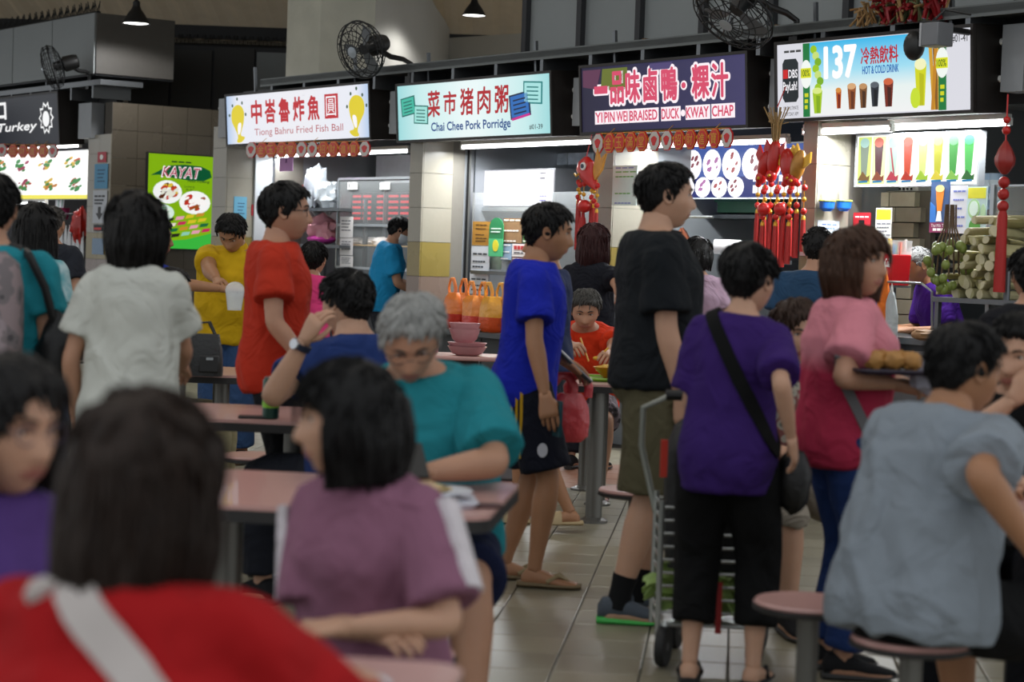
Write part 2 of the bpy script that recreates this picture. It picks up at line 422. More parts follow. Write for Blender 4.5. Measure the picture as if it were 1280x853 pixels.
    for q in range(230):                          # loose locks down the sides and back
        a = rd.uniform(a0 + .05, 2 * math.pi - a0 - .05); t0 = rd.uniform(0, .45); t1 = min(1.06, t0 + rd.uniform(.4, .8)); P_ = []
        for t in np.linspace(t0, t1, 5):
            zz = .055 + (end - .055) * t; ox, oy = outer(a, min(t, 1), zz); P_.append(Vector((ox * .995, oy * .995, zz)) + Vector((rd.uniform(-1, 1), rd.uniform(-1, 1), 0)) * .0012)
        lock(P_, rd.uniform(.003, .005))
    for q in range(160):                          # and over the crown
        i = idx[rd.randrange(len(idx))]; p = Vector(V[i])
        if p.z < .03: continue
        nn = p.normalized(); d = (p - cr); d = d - nn * d.dot(nn); d = d.normalized() if d.length > 1e-4 else Vector((0, 1, 0)); L = rd.uniform(.03, .06)
        lock([p - nn * .003, p + d * L * .35 + nn * .0002, p + d * L * .7 - nn * (.001 + L * L * 2.5), p + d * L - nn * L * L * 5.5], rd.uniform(.0025, .004))
    m2 = MB(); m2.add(V2, F2); m2.add(lk.v, lk.f)
    return np.array([tuple(p) for p in m2.v]) * k, m2.f

SKINS = {'a': 'ab8067', 'b': 'b88f76', 'c': '9c7052'}
def ease_cloth(V, amp, seed, fold=9.):
    """long soft drape folds plus smaller creases"""
    out = np.empty(len(V))
    for i, p in enumerate(V):
        x, y, z = p
        n1 = noise.noise(Vector((x * 9 + z * 3.5 + seed, y * 9, z * 2.6)))
        n2 = noise.noise(Vector((x * 13 - z * 9 + seed, y * 13, z * 10 + x * 5)))
        out[i] = (1 - abs(n1) * 2.4) * .6 + n2 * .4
    return out * amp
def vnormals(V, F):
    me = bpy.data.meshes.new('n'); me.from_pydata(V.tolist(), [], F); me.update()
    a = np.empty(len(V) * 3); me.vertices.foreach_get('normal', a); bpy.data.meshes.remove(me)
    return a.reshape(-1, 3)
SEED = [0]
def person(label, px, py, s, H=1.65, yaw=0., sit=None, lean=0., side=0., twist=0., head=(0., 0.), w=1.0, skin='a', hair=('short', '0c0b0b', None),
           shirt=None, pants=None, shoes=None, aL=None, aR=None, fL=None, fR=None, pL=None, pR=None, palm=None, curlL=.5, curlR=.5, handL=True, handR=True, vox=None, female=False, glasses=None, mask=False, hip=None, pos=None, watch=None, face=True):
    SEED[0] += 1; seed = SEED[0] * 7.31
    k = H / 1.678; kh = (.55 + .45 * k) * 1.04
    Y = FPX / s
    P = pos if pos is not None else at_y(px, py, Y); P = Vector((P[0], P[1], 0))
    yw = R(yaw)
    root = thing('person', label, 'person', P, yw)
    inv = Matrix.Rotation(-yw, 3, 'Z')
    def loc(p):                                # a spot sighted in the hall, in the person's own frame
        if len(p) == 4: return inv @ (at_y(p[1], p[2], FPX / p[3]) - P)
        return Vector(p)
    vox = vox or (.009 if s > 380 else .011 if s > 240 else .013)
    pz = (.92 * k) if sit is None else sit + .095
    fem = female
    # spine
    LT = .52 * k; ST = 40; la = R(lean); ls = R(side)
    pts = [Vector((0, 0, pz))]; fr = []
    for i in range(ST + 1):
        l = i / ST; a = la * min(1, .35 + .9 * l); b = ls * min(1, .3 + l); tw = R(twist) * l
        up = Vector((math.sin(b) * math.cos(a), math.sin(a), math.cos(a) * math.cos(b))).normalized()
        xa = Vector((math.cos(tw), math.sin(tw), 0)); xa = (xa - up * xa.dot(up)).normalized()
        fr.append((xa, up.cross(xa), up)); pts.append(pts[-1] + up * (LT / ST))
    def spine(zr):
        l = (zr - .92) / .52; i = int(max(0, min(ST, round(l * ST)))); xa, ya, up = fr[i]
        return pts[i] + up * ((l * ST - i) * LT / ST), xa, ya, up
    # torso rows: height, half width, half depth, forward shift
    T = [(.79, .10, .085, .0), (.83, .150, .11, -.005), (.90, .172, .122, -.012), (.98, .158, .112, -.004), (1.06, .142, .103, .006), (1.15, .148, .108, .01), (1.24, .160, .116, .012), (1.31, .166, .112, .004), (1.355, .162, .098, -.004), (1.395, .146, .086, -.010), (1.425, .112, .072, -.010), (1.455, .072, .060, -.004), (1.50, .056, .056, .002)]
    if fem: T = [(z, rx * f, ry * g, y) for (z, rx, ry, y), f, g in zip(T, [1, 1.02, 1.02, .96, .90, .90, .91, .89, .87, .86, .86, .86, .86], [1, 1, 1.02, 1, 1, 1.04, 1.12, 1.05, 1, 1, .95, .9, .88])]
    def torso(mb, grow, z0, z1, wf=1., belly=0., flare=0., drape=0.):
        rows = [r for r in cat_rings(T, 3) if z0 - .001 <= r[0] <= z1 + .001]
        if z0 < rows[0][0] - .005: rows = [np.array([z0, *rows[0][1:]])] + rows
        rg = []
        for zr, rx, ry, yo in rows:
            c, xa, ya, up = spine(zr); ww = 1 + (w - 1) * (1.25 if zr < 1.3 else .6 if zr < 1.42 else .2)
            g = grow + flare * float(sstep(1.25, .85, zr))
            b = belly * math.exp(-((zr - 1.05) / .13) ** 2)
            RX, RY = rx * k * ww * wf + g, ry * k * ww * wf + g + b * .5
            if drape and zr < 1.24:
                q_ = drape * float(sstep(1.24, 1.12, zr)); cx_, cy_ = .160 * (.91 if fem else 1.) * k * (1 + (w - 1) * 1.25) * 1.06 + g, .116 * (1.10 if fem else 1.) * k * (1 + (w - 1) * 1.25) * 1.02 + g
                RX += (cx_ - RX) * q_; RY += (cy_ + b * .4 - RY) * q_ * .8
            c = c + ya * (yo * k + b * .5)
            ring = []
            for j in range(24):
                t = 2 * math.pi * j / 24; cc, ss = math.cos(t), math.sin(t)
                ring.append(c + xa * (RX * math.copysign(abs(cc) ** .85, cc)) + ya * (RY * math.copysign(abs(ss) ** .9, ss)))
            rg.append(ring)
        mb.rings(rg)
    # limbs
    shw = (.166 if not fem else .140) * k * (1 + (w - 1) * .4)
    S = {}; sp = spine(1.365)
    for sd, key in ((-1, 'L'), (1, 'R')): S[key] = sp[0] + sp[1] * (sd * shw) - sp[2] * (.008 * k)
    ua, fa = .285 * k, .25 * k
    arms = {}
    for sd, key, tg, pole in ((-1, 'L', aL, pL), (1, 'R', aR, pR)):
        if tg is None: tg = S[key] + Vector((sd * .06 * k, .05 * k, -.52 * k))
        else: tg = loc(tg)
        pole = Vector(pole) if pole is not None else Vector((sd * .45, -.8, -.35))
        E, W = ik(S[key], tg, ua, fa, pole); arms[key] = (S[key], E, W)
    legs = {}
    hp, hx = pts[0], fr[0][0]
    th, cf = .42 * k, .41 * k
    for sd, key, tg in ((-1, 'L', fL), (1, 'R', fR)):
        hj = hp + hx * (sd * .088 * k) + Vector((0, 0, -.03 * k))
        pole = Vector((sd * .12, 1, .15))
        if tg is None: tg = Vector((sd * .095 * k, 0, .075 * k)) if sit is None else Vector((sd * .14, .40 * k, .075 * k))
        else: tg = loc(tg)
        if sit is not None: pole = Vector((sd * .15, .6, 1))
        K, A = ik(hj, tg, th, cf, pole); legs[key] = (hj, K, A)
    wl = 1 + (w - 1) * .8
    def arm_pts(a, t1): pass
    mb = MB(); torso(mb, -.004, .79, 1.50)
    nb, nx, ny, nu = spine(1.44)
    hp_up = (nu * .75 + Vector((0, 0, .35))).normalized()
    piv = nb + hp_up * (.036 * k) + ny * (.008 * k)
    hb = fr[-1]
    base = Matrix((hb[0], Vector((-hb[0].y, hb[0].x, 0)).normalized(), Vector((0, 0, 1)))).transposed()
    HR = base @ Matrix.Rotation(R(head[0]), 3, 'Z') @ Matrix.Rotation(-R(head[1]), 3, 'X')
    if len(head) > 2: HR = base @ Matrix.Rotation(R(head[0]), 3, 'Z') @ Matrix.Rotation(R(head[2]), 3, 'Y') @ Matrix.Rotation(-R(head[1]), 3, 'X')
    hc = piv + HR @ Vector((0, .022 * kh, .082 * kh))
    nr = (.056 if not fem else .048) * k * (1 + (w - 1) * .5)
    limb(mb, [nb - nu * .05, nb.lerp(piv, .6), piv + HR @ Vector((0, .004, .03))], [nr * 1.15, nr, nr * 1.0], 16)
    for key in 'LR':
        a = arms[key]; f = (wl if not fem else wl * .9) * k
        limb(mb, chain(a, [(0, 0), (0, .12), (0, .45), (0, .85), (1, .03), (1, .25), (1, .6), (1, .92), (1, 1.0)]), [x * f for x in (.046, .05, .047, .040, .040, .041, .034, .026, .027)], 14)
        if legs:
            l = legs[key]
            limb(mb, chain(l, [(0, 0), (0, .2), (0, .6), (0, .93), (1, .06), (1, .28), (1, .6), (1, .9), (1, 1.02)]), [x * wl * k for x in (.085, .085, .068, .054, .052, .057, .045, .034, .036)], 16)
    V, F = voxel(mb, vox, 5)
    allV, allF, mi = [V], list(F), [0] * len(F); off = len(V)
    def push(V2, F2, m=0):
        nonlocal off
        allV.append(np.array([tuple(p) for p in V2], float)); allF.extend([tuple(i + off for i in f) for f in F2]); mi.extend([m] * len(F2)); off += len(V2)
    # head
    A, dx, dy, dz = head_grid(); x, y, z = head_shape(dx, dy, dz)
    HV = np.stack([x, y, z], -1).reshape(-1, 3)
    def toh(V): return (np.asarray(V) * kh) @ np.array(HR.transposed()) + np.array(hc)
    lipf = []
    push(toh(HV), HF)
    fc = np.array([HV[list(f)[:4]].mean(0) for f in HF])
    for i, c in enumerate(fc):
        if c[1] > .06 and abs(c[0]) < .027 - abs(c[2] + .063) * .9 and -.074 < c[2] < -.053: mi[len(mi) - len(HF) + i] = 1
    for sd in (-1, 1):                        # ears: outer shell with a hollow
        e = MB(); rg = []
        for t, rr in ((-.010, .6), (-.004, .95), (.004, 1.0), (.009, .86), (.006, .55), (.004, .3)):
            rg.append([(sd * (.0735 + t + .003 * math.sin(q)), -.004 + .019 * rr * math.cos(q) - .004 * math.sin(q), -.002 + .032 * rr * (math.sin(q) if math.sin(q) > 0 else .85 * math.sin(q))) for q in np.linspace(0, 2 * math.pi, 14, endpoint=False)])
        e.rings(rg); push(toh([tuple(p) for p in e.v]), e.f)
    # hands
    def hand(key, sd, curl):
        Sx, E, W = arms[key]; d = (W - E).normalized()
        if palm and key in palm: pm = Vector(palm[key])
        else: pm = Vector((-sd, 0, 0)) if abs(d.z) > .6 else Vector((-sd * .5, 0, -1))
        pm = (pm - d * pm.dot(d)).normalized()
        tx = d.cross(pm) * sd
        M = Matrix(((tx.x, d.x, -pm.x), (tx.y, d.y, -pm.y), (tx.z, d.z, -pm.z)))
        hk = k * (.92 if fem else 1.)
        h = MB(); rg = []
        for yy, wx, tz, xo in ((-.02, .026, .022, 0), (.01, .030, .019, .0), (.04, .040, .017, .002), (.07, .043, .014, .0), (.092, .040, .011, -.001)):
            rg.append([(xo + wx * math.copysign(abs(math.cos(t)) ** .7, math.cos(t)), yy, tz * math.sin(t)) for t in np.linspace(0, 2 * math.pi, 14, endpoint=False)])
        h.rings(rg)
        for i, (bx, by, ln, r) in enumerate(((.031, .082, .072, .0085), (.011, .088, .080, .009), (-.010, .086, .074, .0085), (-.029, .078, .058, .0075))):
            p = Vector((bx, by - .015, 0)); pl = [p.copy()]; ang = curl * (.3 + .12 * i); sp_ = (bx * 1.2)
            rr = [r * 1.05]
            for j, fr_ in enumerate((.2, .42, .24, .16)):
                dr = Vector((math.sin(sp_) * .6, math.cos(ang), -math.sin(ang))); p = p + dr * (ln * fr_ + (.006 if j == 0 else 0)); pl.append(p.copy()); rr.append(r * (1.05, 1.0, .92, .72)[j]); ang += curl * (.25, .85, .65, 0)[j]
            h.tube(pl, rr, 8)
        tp = [Vector((.018, .012, -.006)), Vector((.040, .038, -.012 - .012 * curl)), Vector((.052 - .012 * curl, .065, -.018 - .022 * curl)), Vector((.055 - .022 * curl, .092, -.02 - .03 * curl))]
        h.tube(tp, [.013, .0115, .0095, .007], 8)
        Vh = [M @ (p * hk) + W for p in h.v]
        push(Vh, h.f)
        return M, W
    hands = {}
    if handL: hands['L'] = hand('L', -1, curlL)
    if handR: hands['R'] = hand('R', 1, curlR)
    # feet
    foot_dirs = {}
    for sd, key in ((-1, 'L'), (1, 'R')):
        K, An = legs[key][1], legs[key][2]
        f = Vector((sd * .12, 1, 0)).normalized()
        foot_dirs[key] = f
        x_ = Vector((f.y, -f.x, 0)); rg = []
        zf = An.z - .075 * k
        for yy, wx, h0 in ((-.055, .022, .05), (-.035, .032, .075), (.0, .034, .085), (.05, .038, .068), (.10, .045, .045), (.15, .046, .032), (.185, .038, .025), (.20, .022, .014)):
            ring = []
            for t in np.linspace(0, 2 * math.pi, 14, endpoint=False):
                zz = (math.sin(t) * .5 + .5) * h0
                ring.append(Vector((An.x, An.y, zf + .004)) + f * (yy * k) + x_ * (wx * k * math.copysign(abs(math.cos(t)) ** .75, math.cos(t))) + Vector((0, 0, zz * k)))
            rg.append(ring)
        fm = MB(); fm.rings(rg); push(fm.v, fm.f)
    me = raw(np.vstack(allV), allF, 'body', mi); fix_normals(me)
    sk = skin_mat(SKINS.get(skin, skin)); lip = mat('9c6357', .5, key='lips')
    link('body', me, [sk, lip], root)
    # eyes, brows
    def face_part(name, mb_, m, par=None):
        V_ = toh([tuple(p) for p in mb_.v]); me_ = raw(V_, mb_.f, name); return link(name, me_, m, par or root)
    for sd in (-1, 1) if face else ():
        ey = MB(); ir = MB(); br = MB()
        yy = face_y(sd * .031, .010)
        ey.ball((sd * .031, yy - .0015, .010), (.0135, .006, .0052), 10, 6); ir.ball((sd * .031, yy + .0025, .010), (.0052, .0032, .0052), 8, 6)
        br.tube([(sd * q, face_y(sd * q, zz) + .0015, zz) for q, zz in ((.013, .028), (.024, .033), (.036, .033), (.047, .027))], [.0025, .0038, .0034, .0016], 6)
        la_ = MB(); la_.tube([(sd * q, face_y(sd * q, zz) + .0042, zz) for q, zz in ((.018, .0115), (.025, .0155), (.033, .0160), (.045, .011))], .0013, 5)
        eo = face_part('eye', ey, mat('d8cfc6', .25, key='eye_white')); face_part('iris', ir, mat('140c08', .15, key='iris'), eo); face_part('eyelid', la_, mat('2a1a14', .5, key='lash'), eo)
        face_part('eyebrow', br, hair_mat('15100d' if hair[2] is None else '3a3633'))
    if hair[0]:
        hv, hf = hair_mesh(hair[0], 1.0, seed, .0065 if s > 380 else .009)
        link('hair', raw(toh(hv), hf, 'hair'), hair_mat(hair[1], hair[2]), root)
    if glasses:
        g = MB()
        for sd in (-1, 1):
            yy = face_y(sd * .032, .006) + .016
            g.tube([(sd * .033 + .022 * math.cos(t), yy - abs(.012 * math.cos(t)) * .3, .006 + .017 * math.sin(t)) for t in np.linspace(0, 2 * math.pi, 17)], .0016, 5)
            g.tube([(sd * .055, yy - .006, .012), (sd * .078, yy - .035, .012), (sd * .082, -.005, .008), (sd * .078, -.02, -.006)], .0018, 5)
        g.tube([(-.011, face_y(0, .01) + .013, .008), (0, face_y(0, .01) + .012, .011), (.011, face_y(0, .01) + .013, .008)], .0016, 5)
        face_part('eyeglasses', g, mat(glasses, .3, .4, key='spectacle_frame'))
    if mask:
        sel = [i for i, f in enumerate(HF[:-2]) if fc[i][2] < -.018 and fc[i][1] > .015 and fc[i][2] > -.11]
        mm = HV * np.array([1.07, 1.07, 1.0]); mm[:, 1] += .012 * np.exp(-(mm[:, 0] / .03) ** 2 - ((mm[:, 2] + .05) / .03) ** 2)
        me_ = raw(toh(mm), [HF[i] for i in sel], 'face_mask'); o_ = link('face_mask', me_, mat('dfe6ea', .8, key='mask_cloth'), root)
        sm = o_.modifiers.new('t', 'SOLIDIFY'); sm.thickness = .003
    # shirt
    sh = dict(c='888888', hem=.86, sleeve=.62, ease=.02, fold=.011, belly=0., m=None, flare=.0, top=1.442, collar=None)
    sh.update(shirt or {})
    mb = MB(); torso(mb, sh['ease'] * k, sh['hem'], sh['top'], belly=sh['belly'], flare=sh['flare'], drape=.75)
    for key in 'LR':
        a = arms[key]; f = (wl if not fem else wl * .92) * k
        sl = sh['sleeve']; q = sh['ease']
        if sl <= .05: continue
        c0 = sp[0] + (a[0] - sp[0]) * .5 - sp[3] * (.03 * k)
        if sl <= 1: P_ = [c0, a[0], a[0].lerp(a[1], sl * .5), a[0].lerp(a[1], sl)]; rr = [.05 * f + q * .6, .051 * f + q * .5, .054 * f + q * .9, .055 * f + q * 1.35]
        else: P_ = [c0, a[0], a[0].lerp(a[1], .6), a[1], a[1].lerp(a[2], sl - 1)]; rr = [.05 * f + q * .6, .051 * f + q * .5, .052 * f + q, .05 * f + q, .04 * f + q]
        limb(mb, P_, rr, 16)
    V, F = voxel(mb, vox, 5)
    N_ = vnormals(V, F); V = V + N_ * ease_cloth(V, sh['fold'], seed)[:, None]
    mt = sh['m'] or fabric(sh['c'])
    shVF = (V, F)
    so = link(sh.get('name', 't_shirt'), raw(V, F, 'shirt'), mt, root)
    if sh['collar']:
        cm = MB(); c0, xa, ya, up = spine(1.45)
        Rg = []
        for zz, rr in ((.0, .068), (.022, .062), (.028, .066), (.012, .078), (-.006, .086)):
            Rg.append([c0 + xa * (rr * k * math.cos(t)) + ya * (rr * k * .95 * math.sin(t)) + up * (zz - .018 * max(0, math.sin(t))) for t in np.linspace(0, 2 * math.pi, 20, endpoint=False)])
        cm.rings(Rg, cap=False); o_ = part('collar', cm, mt if sh['collar'] is True else fabric(sh['collar']), root)
    if sh.get('stripe'):                       # contrast band down the sleeves
        for key in 'LR':
            a = arms[key]; b_ = MB(); rr = .056 * k * wl + sh['ease'] * 1.25
            out = (a[0] - sp[0]); out.z = .02; out.normalize()
            P_ = [a[0].lerp(a[1], t) for t in np.linspace(.05, sh['sleeve'] * .98, 6)]
            d = (a[1] - a[0]).normalized(); o_ = (out - d * out.dot(d)).normalized(); q_ = d.cross(o_)
            b_.rings([[p + o_ * (rr * math.cos(t) + .004) + q_ * (rr * math.sin(t)) for t in np.linspace(-.4, .4, 6)] + [p + o_ * (rr * math.cos(t) - .02) + q_ * (rr * math.sin(t)) for t in np.linspace(.4, -.4, 6)] for p in P_])
            part('sleeve_band', b_, fabric(sh['stripe']), root)
    # trousers
    pn = dict(c='1a2030', end=1.9, ease=.022, m=None, name='trousers'); pn.update(pants or {})
    mb = MB(); torso(mb, .014 * k, .79, .985 if sit is None else .96)
    for key in 'LR':
        l = legs[key]; e = pn['end']; q = pn['ease'] * k
        if e <= 1: P_ = [l[0] + Vector((0, 0, .03)), l[0].lerp(l[1], e * .35), l[0].lerp(l[1], e * .7), l[0].lerp(l[1], e)]; rr = [.092 * k * wl + q * .4, .088 * k * wl + q * .7, .078 * k * wl + q, (.085 - .022 * e) * k * wl + q * 1.5]
        else: P_ = [l[0] + Vector((0, 0, .03)), l[0].lerp(l[1], .4), l[0].lerp(l[1], .95), l[1].lerp(l[2], (e - 1) * .5), l[1].lerp(l[2], e - 1)]; rr = [.092 * k * wl + q * .4, .082 * k * wl + q * .7, .06 * k * wl + q, .055 * k * wl + q, .048 * k * wl + q * 1.2]
        limb(mb, P_, rr, 18)
    V, F = voxel(mb, vox, 6)
    N_ = vnormals(V, F); V = V + N_ * ease_cloth(V, .006, seed + 3)[:, None]
    link(pn['name'], raw(V, F, 'trousers'), pn['m'] or fabric(pn['c']), root)
    # shoes
    kind, c1, c2 = (shoes or ('shoe', '1b1b1d', '2a2a2a'))[:3]
    for sd, key in ((-1, 'L'), (1, 'R')):
        An = legs[key][2]; f = foot_dirs[key]; x_ = Vector((f.y, -f.x, 0)); g = Vector((An.x, An.y, An.z - .075 * k))
        def sect(rows, mb_, z0=0.):
            rg = []
            for yy, wx, h0, hb_ in rows:
                rg.append([g + f * (yy * k) + x_ * (wx * k * math.copysign(abs(math.cos(t)) ** .7, math.cos(t))) + Vector((0, 0, z0 + k * (hb_ + (math.sin(t) * .5 + .5) * (h0 - hb_)))) for t in np.linspace(0, 2 * math.pi, 16, endpoint=False)])
            mb_.rings(rg)
        sole = MB()
        if kind == 'shoe':
            sect([(-.075, .025, .028, .0), (-.06, .037, .032, 0), (0, .04, .026, 0), (.10, .052, .022, 0), (.17, .05, .022, .004), (.215, .03, .026, .012)], sole)
            up_ = MB(); sect([(-.072, .022, .07, .02), (-.055, .035, .098, .02), (-.01, .037, .105, .02), (.04, .04, .092, .018), (.10, .048, .066, .016), (.16, .046, .05, .016), (.205, .026, .036, .018)], up_)
            part('shoe_sole', sole, mat(c2, .6, key='rubber_sole'), root); part('shoe_upper', up_, fabric(c1, fold=.15), root)
            if len(shoes or ()) > 3:
                sk_ = MB(); sk_.tube([An + Vector((0, 0, -.02)), An.lerp(legs[key][1], .14), An.lerp(legs[key][1], shoes[3])], [.043 * k, .042 * k, .044 * k * wl], 14); part('sock', sk_, fabric('101012', fold=.1), root)
        else:
            sect([(-.075, .03, .016, -.012), (-.05, .042, .016, -.012), (.0, .042, .014, -.012), (.10, .052, .012, -.012), (.17, .05, .012, -.012), (.21, .028, .012, -.010)], sole, .012)
            part('sandal_sole', sole, mat(c1, .7, key='foam_sole'), root)
            st = MB()
            if kind == 'flipflop':
                for q in (-1, 1): st.tube([g + f * .155 * k + Vector((0, 0, .032 * k)), g + f * .11 * k + x_ * (q * .025 * k) + Vector((0, 0, .058 * k)), g + f * .06 * k + x_ * (q * .044 * k) + Vector((0, 0, .03 * k))], [.006, .009, .009], 6)
            else:
                Rg = []
                for yy in (.05, .08, .11, .14):
                    Rg.append([g + f * (yy * k) + x_ * (.056 * k * math.cos(t)) + Vector((0, 0, k * (.012 + (.085 - .3 * yy) * math.sin(t)))) for t in np.linspace(0, math.pi, 12)] + [g + f * (yy * k) + x_ * (.047 * k * math.cos(t)) + Vector((0, 0, k * (.008 + (.075 - .3 * yy) * math.sin(t)))) for t in np.linspace(math.pi, 0, 12)])
                st.rings(Rg)
            part('sandal_strap', st, mat(c2, .6, key='sandal_strap'), root)
    if watch:
        a = arms[watch]; wp = a[1].lerp(a[2], .9); d = (a[2] - a[1]).normalized(); wm = MB()
        wm.tube([wp - d * .011, wp + d * .011], .034 * k * wl, 18); o1 = d.cross(Vector((0, 0, 1))).normalized()
        part('watch_strap', wm, mat('101a30', .5, key='watch_strap'), root)
        q = MB(); o1 = inv @ Vector((-.6, -.75, .2)); o1 = (o1 - d * o1.dot(d)).normalized(); cc = wp + o1 * .036 * k
        q.tube([cc - o1 * .006, cc + o1 * .006], .02, 16); part('watch_face', q, mat('b9bcc0', .2, .8, key='watch_case'), root)
    root['k'] = k
    return dict(root=root, P=P, yaw=yw, k=k, arms=arms, legs=legs, hands=hands, spine=spine, hc=hc, HR=HR, inv=inv, S=S, shVF=shVF, mw=Matrix.Translation(P) @ Matrix.Rotation(yw, 4, 'Z'))
# ------------------------------------------------------------------ floor
def tile_mat(c, rough=.3, var=.18, key='glazed_tile', stain=.5):
    k = ('t', c, rough, var, stain)
    if k in MATS: return MATS[k]
    m, nt, b = nodes(key); N, L = nt.nodes, nt.links
    oi = N.new('ShaderNodeObjectInfo'); tc = N.new('ShaderNodeTexCoord'); ge = N.new('ShaderNodeNewGeometry')
    nz = N.new('ShaderNodeTexNoise'); nz.inputs['Scale'].default_value = 1.6; nz.inputs['Detail'].default_value = 6; L.new(ge.outputs['Position'], nz.inputs['Vector'])
    n2 = N.new('ShaderNodeTexNoise'); n2.inputs['Scale'].default_value = 35; n2.inputs['Detail'].default_value = 4; L.new(ge.outputs['Position'], n2.inputs['Vector'])
    c = lin(c); mx = N.new('ShaderNodeMix'); mx.data_type = 'RGBA'
    mx.inputs[6].default_value = (*[x * (1 - var * 1.6) for x in c], 1); mx.inputs[7].default_value = (*[min(1, x * (1 + var)) for x in c], 1)
    ad = N.new('ShaderNodeMath'); ad.operation = 'MULTIPLY_ADD'; ad.inputs[1].default_value = .35; L.new(n2.outputs[0], ad.inputs[0]); L.new(nz.outputs[0], ad.inputs[2])
    a2 = N.new('ShaderNodeMath'); a2.operation = 'MULTIPLY_ADD'; a2.inputs[1].default_value = .35; L.new(oi.outputs['Random'], a2.inputs[0]); L.new(ad.outputs[0], a2.inputs[2])
    a3 = N.new('ShaderNodeMath'); a3.operation = 'SUBTRACT'; a3.inputs[1].default_value = .34; L.new(a2.outputs[0], a3.inputs[0])
    L.new(a3.outputs[0], mx.inputs[0]); L.new(mx.outputs[2], b.inputs['Base Color'])
    rr = N.new('ShaderNodeMapRange'); rr.inputs[3].default_value = rough * .7; rr.inputs[4].default_value = rough * 1.6; L.new(nz.outputs[0], rr.inputs[0]); L.new(rr.outputs[0], b.inputs['Roughness'])
    MATS[k] = m
    return m
FL = tile_mat('857f6c', .28, .2, key='floor_tile'); FLR = tile_mat('8d6450', .32, .2, key='red_floor_tile')
floor = struct(part('floor', MB().box(-16, 16, -8, 42, -.12, -.006), mat('2c2a27', .9, key='grout')))
TA = R(6.2); TD = Vector((math.sin(TA), math.cos(TA), 0)); TX = Vector((TD.y, -TD.x, 0)); TS = .30
T0 = at_z(767, 663, 0)
def frame_px(p):
    q = CAMR.transposed() @ (Vector(p) - Vector((0, 0, CAMZ)))
    return (640 + FPX * q.x / -q.z, 426.5 - FPX * q.y / -q.z) if q.z < -.1 else (-9999, -9999)
def slab(mb, c, ax, ay, hx, hy, z0, z1):
    P = [c + ax * (sx * hx) + ay * (sy * hy) for sx, sy in ((-1, -1), (1, -1), (1, 1), (-1, 1))]
    bv = .004
    Q = [c + ax * (sx * (hx - bv)) + ay * (sy * (hy - bv)) for sx, sy in ((-1, -1), (1, -1), (1, 1), (-1, 1))]
    mb.add([p + Vector((0, 0, z0)) for p in P] + [p + Vector((0, 0, z1 - .0015)) for p in P] + [p + Vector((0, 0, z1)) for p in Q], [(0, 1, 5, 4), (1, 2, 6, 5), (2, 3, 7, 6), (3, 0, 4, 7), (4, 5, 9, 8), (5, 6, 10, 9), (6, 7, 11, 10), (7, 4, 8, 11), (8, 9, 10, 11)])
cand = []
for i in range(-36, 38):
    for j in range(-34, 60):
        c = T0 + TX * ((i + .5) * TS) + TD * ((j + .5) * TS)
        if c.y < .5 or abs(c.x) > 9.5: continue
        if (c - ORG).dot(IV) > .1: continue
        x, y = frame_px(c); red = 12.3 < c.y < 13.6 and c.x > -1
        seen = 470 < x < 1290 and 575 < y < 900
        cand.append((0 if seen else 1, c.y, i, j, c, red))
cand.sort(key=lambda t: t[:2])
tm = MB(); slab(tm, Vector((0, 0, 0)), Vector((1, 0, 0)), Vector((0, 1, 0)), TS / 2 - .003, TS / 2 - .003, -.008, 0)
tme = tm.mesh('floor_tile', 0); tme.materials.append(FL)
rest, restr = MB(), MB()
for n, (a, b_, i, j, c, red) in enumerate(cand):
    if n < 298 and not red and a == 0: link('floor_tile', tme, None, floor, loc=c, rz=-TA)
    else: slab(restr if red else rest, c, TX, TD, TS / 2 - .003, TS / 2 - .003, -.008, 0)
o = part('floor_tiles_beyond', rest, FL, floor, smooth=0); o['kind'] = 'stuff'
o = part('red_floor_tiles', restr, FLR, floor, smooth=0); o['kind'] = 'stuff'

# ------------------------------------------------------------------ end wall of the far stall block, with its glazed tiles
uE, _ = uz(137, 250, .15)
endw = struct(part('wall_left', MB().box(uE - .2, uE - .012, .16, 4.2, 0, 2.98), mat('3a352d', .8, key='wall_grout'), loc=row(0, 0, 0), rz=-TH))
DT = tile_mat('5f574b', .22, .12, key='dark_wall_tile')
wt = MB().box(-.012, 0, .002, .308, .002, .308); wtm = wt.mesh('wall_tile', 0); wtm.materials.append(DT)
for a in range(9):
    for b_ in range(9):
        link('wall_tile', wtm, None, endw, loc=(uE, .16 + a * .311, .18 + b_ * .311))
# its front pier with the light tiles
LT1 = tile_mat('8d887b', .25, .10, key='light_wall_tile'); OLV = tile_mat('80703a', .25, .1, key='olive_wall_tile'); PNK = tile_mat('79675c', .25, .1, key='brown_wall_tile')
def pier(name, u0, u1, w0, w1, ztop=2.62, side=True):
    o = struct(part(name, MB().box(u0, u1 - .01, w0 + .01, w1, 0, ztop), mat('6b675f', .8, key='pier_grout'), loc=row(0, 0, 0), rz=-TH))
    nz = int(math.ceil(ztop / .3))
    for i in range(nz):
        z0, z1 = i * .3 + .002, min(ztop, i * .3 + .298)
        m = OLV if i == 4 else (PNK if i < 4 else LT1)
        nu = max(1, round((u1 - u0) / .3)); du = (u1 - u0) / nu
        for a in range(nu):
            link('wall_tile', MB().box(u0 + a * du + .002, u0 + (a + 1) * du - .002, w0, w0 + .012, z0, z1).mesh('wall_tile', 0), m, o)
        if side:
            nw = max(1, round((min(w1, w0 + .32) - w0) / .3)); dw = (min(w1, w0 + .32) - w0) / nw
            for a in range(nw):
                link('wall_tile', MB().box(u1 - .012, u1, w0 + a * dw + .014, w0 + (a + 1) * dw - .002, z0, z1).mesh('wall_tile', 0), m, o)
    return o
